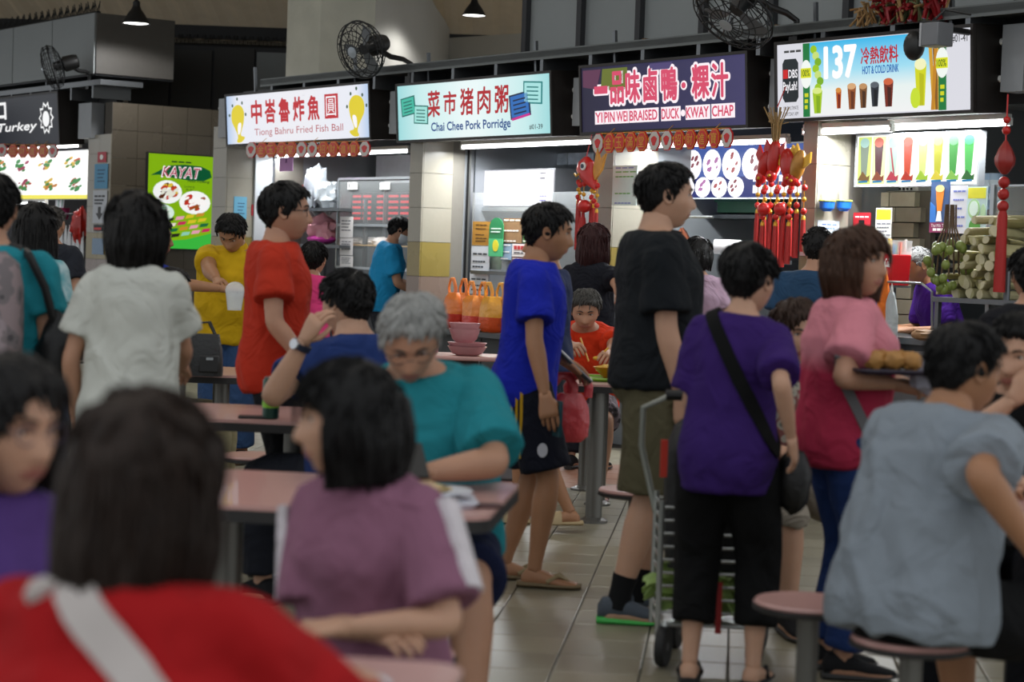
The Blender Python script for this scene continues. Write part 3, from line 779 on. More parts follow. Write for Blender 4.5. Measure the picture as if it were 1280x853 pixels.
def pier_px(name, xl, xr, yy=280, w=.15, depth=.45, ztop=2.62):
    u0, _ = uz(xl, yy, w); u1, _ = uz(xr, yy, w)
    return pier(name, u0, u1, w, w + depth, ztop), u0, u1
p_end, _, uPE = pier_px('wall_pier_end', 108, 136, depth=.2)
p0, u0a, u0b = pier_px('wall_pier', 264, 281, depth=.9)
p1, u1a, u1b = pier_px('wall_pier_1', 510, 526)
p2, u2a, u2b = pier_px('wall_pier_2', 742, 764)
p3, u3a, u3b = pier_px('wall_pier_3', 1000, 1018)
u4a = u3b + 2.05; p4 = pier('wall_pier_4', u4a, u4a + .2, .15, .6); u4b = u4a + .2
# dividing walls behind the piers, back wall and soffit
WALLIN = mat('83878a', .35, .25, .08, 4, key='steel_cladding'); DARKW = mat('26262a', .7, 0, .15, 4, key='dark_wall')
for n, (a, b_) in enumerate(((u0a, u0b), (u1a, u1b), (u2a, u2b), (u3a, u3b), (u4a, u4b))):
    struct(part('wall_divider_%d' % n, MB().box(a + .03, b_ - .02, .6, 2.5, 0, 2.6), WALLIN, loc=row(0, 0, 0), rz=-TH))
struct(part('wall_back', MB().box(u0a, u4b + .2, 2.5, 2.62, 0, 3.0), mat('9ca0a2', .45, .1, .12, 3, key='back_wall'), loc=row(0, 0, 0), rz=-TH))
struct(part('ceiling', MB().box(u0a, u4b, .35, 2.5, 2.60, 2.68), mat('8c8c8a', .7, key='soffit'), loc=row(0, 0, 0), rz=-TH))
# block of the far left stall
struct(part('wall_left_back', MB().box(uE - 4.5, uE - .05, 2.3, 2.42, 0, 3), mat('5c5c58', .7, key='wall_paint'), loc=row(0, 0, 0), rz=-TH))
struct(part('ceiling_left', MB().box(uE - 4.5, uE - .05, .3, 2.3, 2.68, 2.75), mat('6c6c6a', .7, key='soffit'), loc=row(0, 0, 0), rz=-TH))

# ------------------------------------------------------------------ above the stalls
GP = mat('7a7f80', .55, .1, .08, 2, key='grey_panel'); GPD = mat('2b2a28', .6, 0, .15, 2, key='dark_panel')
CONC = mat('b4b2a4', .85, 0, .2, 3, .15, 30, key='painted_concrete'); BEAM = mat('2a2b2e', .6, .2, .1, 3, key='painted_beam')
def fascia(name, x0, x1, ytop_z, ybot_z, w, m, xs, yy=60, side=None):
    ua, _ = uz(x0, yy, w); ub, _ = uz(x1, yy, w)
    o = struct(part(name, MB().box(ua, ub, w + .03, w + .10, ybot_z, ytop_z), BEAM, loc=row(0, 0, 0), rz=-TH))
    n = max(1, int(round((ub - ua) / xs))); d = (ub - ua) / n
    for i in range(n): part('panel', MB().box(ua + i * d + .02, ua + (i + 1) * d - .02, w, w + .03, ybot_z, ytop_z - .02), m, o)
    for i in range(n + 1): part('post', MB().box(ua + i * d - .03, ua + i * d + .03, w - .05, w + .0, ybot_z - .06, ytop_z), BEAM, o)
    return o
# right: tall grey panels over the stalls
fascia('trim_1', 660, 1400, 5.4, 3.02, .55, GP, .78, 50)
# left: grey panels over the far stall, with their end
uLp, _ = uz(117, 70, .0)
o = struct(part('trim_2', MB().box(uLp - 5, uLp, .03, 1.0, 3.28, 3.98), BEAM, loc=row(0, 0, 0), rz=-TH))
for i in range(3): part('panel', MB().box(uLp - 1.2 * (i + 1) + .02, uLp - 1.2 * i, 0, .03, 3.3, 3.98), GP, o)
part('panel', MB().box(uLp, uLp + .03, .02, .98, 3.3, 3.98), mat('4b4844', .6, key='brown_panel'), o)
# dark cabinet panels across the passage behind
pA, pB = at_y(160, 90, 25.5), at_y(372, 90, 25.5)
o = struct(part('trim_3', MB().box(pA.x, pB.x, 25.55, 25.7, 3.05, 3.94), BEAM))
n = 4; d = (pB.x - pA.x) / n
for i in range(n): part('panel', MB().box(pA.x + i * d + .015, pA.x + (i + 1) * d - .015, 25.5, 25.55, 3.05, 3.92 - .04 * (i % 2)), GPD if i < 3 else GP, o)
struct(part('wall_passage_end', MB().box(-9, -1.0, 26.2, 26.3, 0, 3.1), DARKW))
# steel ledge over the signs
uLa, zL = uz(330, 97, .02); uLb, _ = uz(1500, 20, .02)
led = struct(part('trim_4', MB().box(uLa, uLb, -.02, .55, 2.975, 3.02).box(uLa, uLb, -.02, .0, 2.955, 3.03), mat('5f6363', .5, .3, .15, 4, key='ledge_steel'), loc=row(0, 0, 0), rz=-TH))
uu = uLa + .2
while uu < uLb: part('bracket', MB().box(uu, uu + .04, -.015, .5, 2.84, 2.97), DSTEEL, led); uu += .62
struct(part('trim_5', MB().box(u0b, u4b, .32, .40, 2.45, 2.98), mat('161617', .6, key='dark_fascia'), loc=row(0, 0, 0), rz=-TH))
uX, _ = uz(-60, 110, .02); uY, _ = uz(100, 108, .02)
led2 = struct(part('trim_6', MB().box(uX, uE + .05, -.02, .5, 3.16, 3.22), DSTEEL, loc=row(0, 0, 0), rz=-TH))
for q in range(5): part('bracket', MB().box(uE - .2 - q * .6, uE - .16 - q * .6, -.01, .45, 3.02, 3.17), DSTEEL, led2)
struct(part('trim_7', MB().box(uX, uE - .25, .32, .4, 2.6, 3.2), mat('161617', .6, key='dark_fascia'), loc=row(0, 0, 0), rz=-TH))
# concrete column and the white gable wall behind
cA = at_y(365, 60, 20.6)
struct(part('column', MB().box(-.30, .30, -.34, .34, 2.6, 8.5), CONC, loc=(at_y(413, 60, 20.4).x, 20.4, 0), rz=-TH + R(4), bevel=.01))
GW = mat('c4c1b8', .85, 0, .06, 2, .08, 40, key='white_wall_paint')
g0 = at_y(450, 50, 21.2); g1 = at_y(562, 40, 26.5); g2 = at_y(700, 40, 25.2)
def vwall(name, a, b, z0, z1, m, t=.15):
    d = (b - a); d.z = 0; L_ = d.length
    return struct(part(name, MB().box(0, L_, 0, t, z0, z1), m, loc=(a.x, a.y, 0), rz=math.atan2(d.y, d.x)))
struct(part('wall_far', MB().box(-9, -1.2, 27.2, 27.3, 2.9, 4.3), GW))
vwall('wall_gable', g0, g1, 2.6, 5.6, GW); vwall('wall_gable_far', g1, g2, 2.6, 4.25, GW)
# ------------------------------------------------------------------ roof: ribbed sheet on dark purlins
def roof_z(Y): return 4.12 + max(0, 27.5 - Y) * .20
rib = MB(); xs_ = np.arange(-12, 12.01, .09)
prof = [(x, .045 * (1 if (i // 2) % 2 else 0)) for i, x in enumerate(xs_)]
Rg = [[(x, Y, roof_z(Y) + h) for x, h in prof] for Y in (36, 27.5, 6.0)]
rib.rings(Rg, cap=False, closed=False)
RFM = mat('b49c78', .7, 0, .25, 2, key='roof_sheet'); nt_ = RFM.node_tree          # translucency added to the sheet to brighten its underside and the hall
tl_ = nt_.nodes.new('ShaderNodeBsdfTranslucent'); tl_.inputs[0].default_value = (.75, .62, .45, 1); mxs = nt_.nodes.new('ShaderNodeMixShader'); mxs.inputs[0].default_value = .09
nt_.links.new(nt_.nodes['Principled BSDF'].outputs[0], mxs.inputs[1]); nt_.links.new(tl_.outputs[0], mxs.inputs[2]); nt_.links.new(mxs.outputs[0], nt_.nodes['Material Output'].inputs[0])
struct(part('roof', rib, RFM, smooth=0))
for q, Y in enumerate((8, 11, 14, 17, 19.5, 22, 24.3, 26.6)):
    struct(part('roof_purlin', MB().box(-12, 12, Y - .05, Y + .05, roof_z(Y) - .16, roof_z(Y) + .01), BEAM))
for X in (-7.2, -2.35, 3.4, 8.5):
    a_, b_ = Vector((X, 6, roof_z(6) - .3)), Vector((X, 27.4, roof_z(27.4) - .3))
    struct(part('roof_rafter', MB().tube([a_, b_], .13, 4), BEAM, smooth=0))
# ------------------------------------------------------------------ boards, signs and everything mounted on the stalls
def board(name, label, cat, x0, y0, x1, y1, w, d=.02, m=None, group=None, edge=None, surf='board', xm=None):
    """an upright board facing the hall; sighted corners -> its place on the plane w; returns root, width, height"""
    xc, yc = (x0 + x1) / 2, (y0 + y1) / 2
    ua, _ = uz(x0, yc, w); ub, _ = uz(x1, yc, w); _, zt = uz(xc, y0, w); _, zb = uz(xc, y1, w)
    W, Hh = ub - ua, zt - zb
    r = row_thing(name, label, cat, (ua + ub) / 2, w, (zt + zb) / 2, group)
    part(surf, MB().box(-W / 2, W / 2, 0, d, -Hh / 2, Hh / 2), m or WHITE, r)
    if edge:
        e = MB(); t = .012
        e.box(-W / 2 - t, W / 2 + t, -.006, d + .004, Hh / 2, Hh / 2 + t).box(-W / 2 - t, W / 2 + t, -.006, d + .004, -Hh / 2 - t, -Hh / 2)
        e.box(-W / 2 - t, -W / 2, -.006, d + .004, -Hh / 2, Hh / 2).box(W / 2, W / 2 + t, -.006, d + .004, -Hh / 2, Hh / 2)
        part('frame', e, edge, r)
    return r, W, Hh
def sboard(name, label, cat, x0, y0, x1, y1, u, m=None, d=.006, group=None, surf='sheet'):
    """the same on a face that looks along the row (pier sides)"""
    xc, yc = (x0 + x1) / 2, (y0 + y1) / 2
    wa, _ = wz(x0, yc, u); wb, _ = wz(x1, yc, u); _, zt = wz(xc, y0, u); _, zb = wz(xc, y1, u)
    W, Hh = wb - wa, zt - zb
    r = thing(name, label, cat, row(u + d + .001, (wa + wb) / 2, (zt + zb) / 2), math.pi / 2 - TH, group)
    part(surf, MB().box(-W / 2, W / 2, 0, d, -Hh / 2, Hh / 2), m or WHITE, r)
    return r, W, Hh
def bars(r, W, Hh, rows, m, y=-.002, x0=-.42, x1=.42, h=.05, name='print_lines'):
    mb = MB()
    for i, f in enumerate(rows):
        a, b = x0 * W, (x1 - .13 * (x1 - x0) * ((i * 7) % 3)) * W; n = 3 + (i * 5) % 3; step = (b - a) / n
        for j in range(n): mb.box(a + j * step, a + (j + .8) * step, y, 0, (f - h / 2) * Hh, (f + h / 2) * Hh)
    o = part(name, mb, m, r, smooth=0); o['kind'] = 'stuff'; return o
def sign(label, x0, x1, yl0, yl1, yr0, yr1, panel, w=0., tilt=4., depth=.30, bez=.022):
    ua, zt0 = uz(x0, yl0, w); _, zb0 = uz(x0, yl1, w); ub, zt1 = uz(x1, yr0, w); _, zb1 = uz(x1, yr1, w)
    zt, zb = (zt0 + zt1) / 2, (zb0 + zb1) / 2; W, Hh = ub - ua, zt - zb
    r = row_thing('stall_sign', label, 'sign', (ua + ub) / 2, w, (zt + zb) / 2); r.rotation_euler = (R(tilt), 0, -TH)
    CAS = mat('2a2624', .5, .3, key='sign_casing')
    part('casing', MB().box(-W / 2 - bez, W / 2 + bez, .012, depth, -Hh / 2 - bez, Hh / 2 + bez), CAS, r)
    f = MB(); f.box(-W / 2 - bez, W / 2 + bez, -.012, .02, Hh / 2, Hh / 2 + bez).box(-W / 2 - bez, W / 2 + bez, -.012, .02, -Hh / 2 - bez, -Hh / 2).box(-W / 2 - bez, -W / 2, -.012, .02, -Hh / 2, Hh / 2).box(W / 2, W / 2 + bez, -.012, .02, -Hh / 2, Hh / 2)
    part('bezel', f, CAS, r)
    part('light_panel', MB().box(-W / 2, W / 2, -.002, .014, -Hh / 2, Hh / 2), panel, r)
    # hangers up to the ledge
    for q in (-.35, .35): part('hanger', MB().box(q * W - .012, q * W + .012, .1, .125, Hh / 2 + bez, Hh / 2 + bez + .25), DSTEEL, r)
    return r, W, Hh
def rounded(P, n=2):
    for _ in range(n): P = [q for i in range(len(P)) for q in ((P[i][0] * .75 + P[(i + 1) % len(P)][0] * .25, P[i][1] * .75 + P[(i + 1) % len(P)][1] * .25), (P[i][0] * .25 + P[(i + 1) % len(P)][0] * .75, P[i][1] * .25 + P[(i + 1) % len(P)][1] * .75))]
    return P
def art(r, W, Hh, name, outline, m, y=-.004, t=.003):
    """printed shape on a board: outline in fractions of the board"""
    return part(name, MB().poly([(fx * W, fz * Hh) for fx, fz in outline], y, y + t), m, r, smooth=0)
def oval(cx, cz, rx, rz, n=18): return [(cx + rx * math.cos(2 * math.pi * i / n), cz + rz * math.sin(2 * math.pi * i / n)) for i in range(n)]
def dish(r, W, Hh, cx, cz, rx, rz, plate, foods, y=-.004, n=9, seed=1):
    rd = random.Random(seed)
    o = part('dish_picture', MB().poly([(a * W, b * Hh) for a, b in oval(cx, cz, rx, rz)], y, y + .002), plate, r, smooth=0)
    for q, fm in enumerate(foods):
        mb = MB()
        for i in range(n):
            a, d = rd.random() * 6.28, rd.random() ** .5 * .62; px_, pz_ = cx + rx * d * math.cos(a), cz + rz * d * math.sin(a); s_ = .1 + .16 * rd.random()
            mb.poly([((px_ + rx * s_ * math.cos(t)) * W, (pz_ + rz * s_ * math.sin(t + .5)) * Hh) for t in np.linspace(0, 6.28, 6, endpoint=False)], y - .0012 - .0006 * q - .0001 * i, y)
        e = part('food_print', mb, fm, o, smooth=0); e['kind'] = 'stuff'
    return o
G = lambda c, s=1.: glow(c, s)
RED, NAVY, WHT = G('c01825', .9), G('1d4a8c', .9), G('f4f2f6', 1.0)
# ---- sign: fish ball stall
r, W, Hh = sign('white light box sign with red Chinese characters reading Tiong Bahru Fried Fish Ball', 285, 463, 118, 180, 108, 172, glow_grad([(0, 'f0f0f6'), (.8, 'eceef8'), (1, 'b4ccec')], 'X', .2, 1.35, .95, True))
for i, ch in enumerate('中峇魯炸魚'): write(ch, .076 * W, .46 * Hh, RED, r, (-.272 + i * .102) * W, .13 * Hh, -.004, offset=.034)
art(r, W, Hh, 'red_seal', [(.212, -.10), (.300, -.10), (.300, .37), (.212, .37)], RED); write('圓', .066 * W, .38 * Hh, WHT, r, .256 * W, .135 * Hh, -.007)
write('Tiong Bahru Fried Fish Ball', .62 * W, .18 * Hh, G('b8565e', .9), r, .02 * W, -.30 * Hh, -.004)
YF = G('e0cc1e', .95)
for sd, cx in ((1, -.41), (-1, .415)):            # plain yellow fish shapes either side
    art(r, W, Hh, 'fish_emblem', rounded([(cx + sd * a * .062, b) for a, b in [(-.95, .0), (-.75, .26), (.15, .33), (.75, .18), (.65, -.05), (.35, -.22), (.15, -.34), (.85, -.36), (.3, -.48), (-.35, -.47), (-.05, -.36), (-.4, -.2)]]), YF)
    art(r, W, Hh, 'white_belly', rounded([(cx + sd * a * .062, b) for a, b in [(-.1, -.08), (.4, -.05), (.25, -.26), (-.1, -.34)]]), WHT, -.006)
    dm = MB()
    for a, b in ((-.7, .3), (-.1, .43), (.5, .34), (.9, .1), (-1.1, .1)): dm.poly([((cx + sd * a * .062 + p * .6) * W, (b + q) * Hh) for p, q in oval(0, 0, .009, .035, 10)], -.005, -.002)
    o = part('green_dots', dm, G('4c6b50', .6), r, smooth=0); o['kind'] = 'stuff'
# ---- sign: pork porridge
r, W, Hh = sign('pale aqua light box sign with red Chinese characters reading Chai Chee Pork Porridge', 499, 690, 107, 174, 93, 168, glow_grad([(0, 'e8f6f6'), (.55, 'c6eaea'), (1, '7cccd0')], 'X', .1, 1.3, 1.0, True))
for i, ch in enumerate('菜市猪肉粥'): write(ch, .085 * W, (.46 if i != 1 else .4) * Hh, G('b81c26', .85), r, (-.245 + i * .112) * W, .13 * Hh, -.004, offset=.022, shear=.05)
write('Chai Chee Pork Porridge', .52 * W, .2 * Hh, NAVY, r, -.005 * W, -.31 * Hh, -.004, offset=.025)
write('#01-39', .08 * W, .09 * Hh, G('203238', .7), r, .41 * W, -.38 * Hh, -.004, offset=.01)
def cert(r, W, Hh, cx, cz, w_, h_, rot, c, c2):
    c_, s_ = math.cos(rot), math.sin(rot)
    def q(k): return [((cx * W + (a * w_ * W * k) * c_ - (b * h_ * Hh * k) * s_) / W, (cz * Hh + (a * w_ * W * k) * s_ + (b * h_ * Hh * k) * c_) / Hh) for a, b in ((-.5, -.5), (.5, -.5), (.5, .5), (-.5, .5))]
    o = art(r, W, Hh, 'certificate_print', q(1), G(c2, .8)); art(r, W, Hh, 'certificate_field', q(.86), G(c, .95), -.006)
    mb = MB()
    for t in (-.3, -.12, .06, .24):
        for a, b in ((-.3, .3),):
            P = [(a, t - .03), (b, t - .03), (b, t + .03), (a, t + .03)]
            mb.poly([((cx * W + (x * w_ * W) * c_ - (z * h_ * Hh) * s_), (cz * Hh + (x * w_ * W) * s_ + (z * h_ * Hh) * c_)) for x, z in P], -.008, -.006)
    o = part('print_lines', mb, G(c2, .7), r, smooth=0); o['kind'] = 'stuff'
cert(r, W, Hh, -.425, .12, .10, .34, .12, '3fb8a0', '1c6f66'); cert(r, W, Hh, -.335, -.05, .10, .34, -.06, '9fe0d8', '2a7a72')
cert(r, W, Hh, .395, .20, .115, .38, -.06, 'a8e2e0', '2a8a8a'); cert(r, W, Hh, .315, .0, .125, .42, .12, '2a6bb8', '15264a')
art(r, W, Hh, 'magenta_strip', [(.265, -.22), (.375, -.14), (.378, -.18), (.268, -.26)], G('d02a90', .9), -.007)
# ---- sign: braised duck
r, W, Hh = sign('dark purple light box sign with pink outlined characters reading Yi Pin Wei Braised Duck', 729, 935, 87, 164, 66, 157, glow_grad([(0, '201d36'), (.5, '29264a'), (1, '3c3862')], 'X', -.9, .9, 1.0))
PK, PKW = G('d84a6a', .95), G('fbeef4', 1.0)
def outlined(body, w_, h_, cx, cz, off=.03, rim=.085):
    hh_ = max(h_, .45); write(body, w_ * W, h_ * Hh, PKW, r, cx * W, cz * Hh, -.004, offset=rim * hh_ / h_); write(body, w_ * W * .95, h_ * Hh * .95, PK, r, cx * W, cz * Hh, -.007, offset=off * hh_ / h_)
for i, (ch, x, wd_) in enumerate((('一', -.37, .085), ('品', -.265, .085), ('味', -.165, .09), ('鹵', -.055, .085), ('鴨', .06, .095), ('粿', .245, .1), ('汁', .355, .095))):
    outlined(ch, wd_, .10 if ch == '一' else .50, x, .16 + (.0 if ch != '一' else -.02))
art(r, W, Hh, 'white_dot', oval(.145, .12, .019, .07), PKW); art(r, W, Hh, 'pink_dot', oval(.145, .12, .012, .045), PK, -.007)
for body, cx, w_ in (('YI', -.385, .045), ('PIN', -.315, .065), ('WEI', -.235, .07), ('BRAISED', -.1, .17), ('DUCK', .065, .105), ('KWAY', .225, .13), ('CHAP', .37, .12)):
    art(r, W, Hh, 'word_backing', [(cx - w_ / 2 - .006, -.39), (cx + w_ / 2 + .006, -.39), (cx + w_ / 2 + .006, -.18), (cx - w_ / 2 - .006, -.18)], PKW); write(body, w_ * W, .15 * Hh, PK, r, cx * W, -.285 * Hh, -.008, offset=.03)
art(r, W, Hh, 'white_dot', oval(.138, -.285, .013, .05), PKW)
art(r, W, Hh, 'olive_patch', [(-.37, .20), (-.26, .05), (-.2, .16), (-.2, .46), (-.36, .46)], G('6f7a2a', .8)); art(r, W, Hh, 'plum_patch', [(-.49, .2), (-.40, .15), (-.37, .46), (-.49, .46)], G('6b3a5a', .7)); art(r, W, Hh, 'violet_patch', [(-.06, .38), (.06, .38), (.08, .48), (-.06, .48)], G('54487c', .8))
# ---- sign: hot and cold drinks
r, W, Hh = sign('white and blue light box sign for stall 137 hot and cold drinks', 974, 1217, 60, 152, 31, 133, G('d8d8e0', 1.0))
part('sky_print', MB().box(-.33 * W, .36 * W, -.004, -.001, -.48 * Hh, .49 * Hh), glow_grad([(0, 'f0f0f0'), (.35, 'e6f0ee'), (.6, '9fdcf0'), (1, '2ab4e8')], 'Z', -.25, .25, 1.0), r)
art(r, W, Hh, 'app_badge', [(-.47 + .02 * 0 + a, b) for a, b in [(.0, -.22), (.012, -.28), (.075, -.28), (.088, -.22), (.088, .24), (.075, .30), (.012, .30), (0, .24)]], G('20282c', .8))
art(r, W, Hh, 'red_square', [(-.466, .04), (-.440, .04), (-.440, .16), (-.466, .16)], G('d02020', .9), -.006)
write('DBS', .05 * W, .11 * Hh, WHT, r, -.41 * W, .10 * Hh, -.006, offset=.02); write('PayLah!', .078 * W, .15 * Hh, WHT, r, -.427 * W, -.08 * Hh, -.006, offset=.015)
write('YOUR ULTIMATE', .085 * W, .05 * Hh, G('333333', .6), r, -.425 * W, -.36 * Hh, -.004); write('EVERYDAY APP', .085 * W, .05 * Hh, G('333333', .6), r, -.425 * W, -.44 * Hh, -.004)
bars(r, W, Hh, [.40], G('555555', .5), -.004, -.46, -.36, .03)
GR = G('1c7a3e', .9)
for x in (-.335, .365):
    art(r, W, Hh, 'green_ribbon', [(x - .018, -.49), (x + .018, -.49), (x + .018, .49), (x - .018, .49)], GR, -.007)
    art(r, W, Hh, 'white_roundel', oval(x, .08 if x < 0 else .10, .03, .19), G('eef4ee', 1.), -.009); art(r, W, Hh, 'yellow_band', [(x - .028, .03), (x + .028, .03), (x + .028, .16), (x - .028, .16)], G('d8dc20', 1.), -.011)
    write('100%', .045 * W, .09 * Hh, G('1e5a20', .8), r, x * W, .095 * Hh, -.014, offset=.01)
    bars(r, W, Hh, [-.2, -.28, -.36], G('d8dc20', .9), -.010, x - .008, x + .012, .05)
for i in range(7): art(r, W, Hh, 'lime_print', oval(-.295 + .008 * (i % 3) + .004 * i, .40 - .085 * i, .018, .055, 12), G(['9cc81e', 'c8e07a', '7ab01e'][i % 3], .95), -.006 - .0004 * i)
write('137', .165 * W, .40 * Hh, G('fbf6f2', 1.1), r, -.15 * W, .21 * Hh, -.008, offset=.05)
write('冷熱飲料', .19 * W, .22 * Hh, G('c01c2c', .9), r, .055 * W, .26 * Hh, -.008, offset=.02)
write('HOT & COLD DRINK', .185 * W, .10 * Hh, G('1460b4', .9), r, .06 * W, .075 * Hh, -.008, offset=.02)
write('#01-41', .075 * W, .10 * Hh, G('222226', .7), r, .445 * W, .38 * Hh, -.004, offset=.012)
def glass_print(cx, cz, w_, h_, c, c2, top):
    art(r, W, Hh, 'drink_picture', [(cx - w_, cz + h_), (cx - w_ * .65, cz - h_), (cx + w_ * .65, cz - h_), (cx + w_, cz + h_)], G(c, .9), -.007); art(r, W, Hh, 'drink_top', oval(cx, cz + h_, w_, h_ * .28), G(top, .95), -.009)
    art(r, W, Hh, 'drink_shade', [(cx - w_ * .2, cz + h_ * .6), (cx - w_ * .1, cz - h_), (cx + w_ * .5, cz - h_), (cx + w_ * .6, cz + h_ * .5)], G(c2, .8), -.0085)
for cx, cz, w_, h_, c, c2, tp in ((-.16, -.28, .014, .12, 'c05a14', '7a1c0c', 'd89040'), (-.09, -.27, .022, .15, '9a5628', '6c3414', 'd8a878'), (-.03, -.27, .020, .14, '7c5028', '4a2c14', 'c09060'), (.03, -.26, .021, .14, '2a3038', '14181c', '586068'), (.10, -.25, .024, .16, '7a2c1c', '4a1c14', 'd0623c'), (-.275, -.30, .026, .15, 'a8cc1c', '8cb814', 'dcec88'), (.26, -.16, .028, .26, 'd8dc1c', 'c8cc10', 'f4f4c0')): glass_print(cx, cz, w_, h_, c, c2, tp)
for q, (a, b) in enumerate(((.305, .325), (.325, .34), (.338, .318), (.35, .352))): art(r, W, Hh, 'cane_print', [(a - .008, .4), (a + .008, .4), (b + .008, -.48), (b - .008, -.48)], G(['d8a028', '8a5a1c', 'c88820', 'e0b040'][q], .9), -.0060 - .0003 * q)
art(r, W, Hh, 'lime_slice_print', oval(.235, -.32, .024, .13, 14), G('c8e030', .95), -.0095)
# ---- sign of the far left stall
r, W, Hh = sign('black light box sign with white brush lettering and star badge', -70, 74, 127, 186, 122, 180, G('10121c', 1.0))
outl = G('f2f2f2', 1.0)
write('d Turkey', .42 * W, .22 * Hh, outl, r, .12 * W, -.14 * Hh, -.005, offset=.03, shear=.2); write('口', .12 * W, .34 * Hh, outl, r, .02 * W, .24 * Hh, -.005, offset=.04)
st = []
for i in range(20): a = 2 * math.pi * i / 20; q = 1 if i % 2 == 0 else .74; st.append((.405 + .058 * q * math.cos(a), .02 + .34 * q * math.sin(a)))
art(r, W, Hh, 'star_badge', st, outl); art(r, W, Hh, 'star_field', [((a - .405) * .82 + .405, (b - .02) * .82 + .02) for a, b in st], G('14141a', 1.), -.006); art(r, W, Hh, 'badge_figure', oval(.405, 0, .026, .16), outl, -.008)

# ---- ballast boxes between the signs
for lab, x0, x1, y0, y1, w in (('grey metal ballast box beside the pork porridge sign', 487, 500, 114, 167, .12), ('grey metal ballast box beside the braised duck sign', 716, 732, 97, 157, .12), ('grey metal ballast box beside the drinks sign', 962, 976, 73, 148, .12), ('grey metal ballast box beside the fish ball sign', 273, 287, 123, 172, .12), ('tall grey metal ballast box at the right end of the drinks sign', 1252, 1280, 30, 114, .15), ('grey metal ballast box beside the black sign', 98, 114, 129, 173, .10)):
    b_, W_, H_ = board('ballast_box', lab, 'box', x0, y0, x1, y1, w, .16, mat('8a8d90', .5, .2, key='grey_enamel'), 'ballast boxes beside the signs', surf='case')
    for q in (-.28, .28): part('conduit', MB().tube([(-W_ / 2 + .01, .08, q * H_), (-W_ / 2 - .14, .09, q * H_)], .022, 10), WHITE, b_)

# ---- garlands of octagonal plaques
PR = mat('c01410', .45, key='plaque_red'); PG = mat('c79022', .35, .3, key='plaque_gold'); PWm = mat('b9b4ae', .4, key='plaque_white')
def garland(label, xs, ys, chars, w=-.04, wd_=13.5, ht=21):
    r = None
    for i, (x, y, ch) in enumerate(zip(xs, ys, chars)):
        u, z = uz(x, y, w)
        if r is None: r = row_thing('festive_garland', label, 'garland', u, w, z); u0_, z0_ = u, z
        ua, _ = uz(x - wd_ / 2, y, w); ub, _ = uz(x + wd_ / 2, y, w); _, za = uz(x, y - ht / 2, w); rx, rz = (ub - ua) / 2, za - z
        oc = [(rx * math.cos(math.pi / 8 + k_ * math.pi / 4), rz * math.sin(math.pi / 8 + k_ * math.pi / 4)) for k_ in range(8)]
        o = part('plaque', MB().poly(oc, -.006, .006), PR, r, loc=(u - u0_, .004 * (i % 2), z - z0_), smooth=0)
        o2 = part('plaque_rim', MB().poly([(a * .92, b * .92) for a, b in oc], -.009, -.006), PG if ch else PWm, o, smooth=0)
        if ch:
            part('plaque_field', MB().poly([(a * .84, b * .84) for a, b in oc], -.011, -.009), PR, o, smooth=0)
            write(ch, rx * 1.05, rz * 1.05, PG, o, 0, 0, -.014, name='character')
        else: part('plaque_motif', MB().poly([(rx * .45 * math.cos(t) * (1 + .3 * math.sin(3 * t)), rz * .45 * math.sin(t)) for t in np.linspace(0, 6.28, 12, endpoint=False)], -.012, -.009), PR, o, smooth=0)
        if i: part('bow', MB().ball((-rx * 1.0, -.004, rz * .15), (rx * .14, .008, rz * .2), 8, 6), PG, o)
    pts_ = [(uz(x, y - ht * .45, w)[0] - u0_, .004, uz(x, y - ht * .45, w)[1] - z0_ + .0) for x, y in zip(xs, ys)]
    part('cord', MB().tube(pts_, .004, 5), PG, r)
    for q in (1, len(pts_) // 2, len(pts_) - 2): part('hanging_string', MB().tube([pts_[q], Vector(pts_[q]) + Vector((0, .07, .06)), Vector(pts_[q]) + Vector((0, .12, .10))], .003, 4), PG, r)
x1_ = [314.5 + i * 12.5 for i in range(6)] + [391 + i * 13 for i in range(6)]
garland('garland of red and gold octagonal plaques under the fish ball sign', x1_, [187.5 - .12 * i for i in range(12)], ['', '金', '玉', '滿', '堂', '', '', '招', '財', '進', '寶', ''])
garland('garland of red and gold octagonal plaques under the braised duck sign', [748, 761.5, 775, 788.5, 803, 818, 834, 848.5, 863.5, 878, 893.5, 909], [179.5 - .65 * i for i in range(12)], ['', '金', '玉', '滿', '堂', '', '', '招', '財', '進', '寶', ''], wd_=14, ht=27)
garland('garland of red and gold octagonal plaques under the black sign', [3, 16, 29, 41, 54, 66], [188, 189, 189, 189, 189, 189], ['', '招', '財', '進', '寶', ''], wd_=12, ht=18)

# ---- fluorescent tubes, each with its batten, and the light they throw
def tube(label, x0, y0, x1, y1, w, power=18, r_=.016, spread=None, strength=7.):
    ua, za = uz(x0, y0, w); ub, zb = uz(x1, y1, w)
    z = (za + zb) / 2
    t = row_thing('fluorescent_tube', label, 'lamp', (ua + ub) / 2, w, z, 'fluorescent tubes of the stalls'); L_ = ub - ua
    part('batten', MB().box(-L_ / 2, L_ / 2, -.02, .02, r_ + .004, r_ + .035), WHITE, t)
    part('glass_tube', MB().tube([(-L_ / 2, 0, 0), (L_ / 2, 0, 0)], r_, 12), glow((.96, .98, 1.), strength), t)
    for s_ in (-1, 1): part('end_cap', MB().box(s_ * L_ / 2 - .012, s_ * L_ / 2 + .012, -.018, .018, -.018, r_ + .01), WHITE, t)
    ld = bpy.data.lights.new('tube_light', 'AREA'); ld.shape = 'RECTANGLE'; ld.size = L_; ld.size_y = .06; ld.energy = power; ld.color = (.95, .98, 1.); ld.spread = R(175)
    lo = bpy.data.objects.new('tube_light', ld); col.objects.link(lo); lo.parent = t; lo.location = (0, 0, -r_ - .012)
    return t
tube('fluorescent tube under the pork porridge sign', 578, 184, 742, 178, .46, 60)
tube('long fluorescent tube under the drinks sign left half', 1006, 167, 1115, 160, .20, 26, .020)
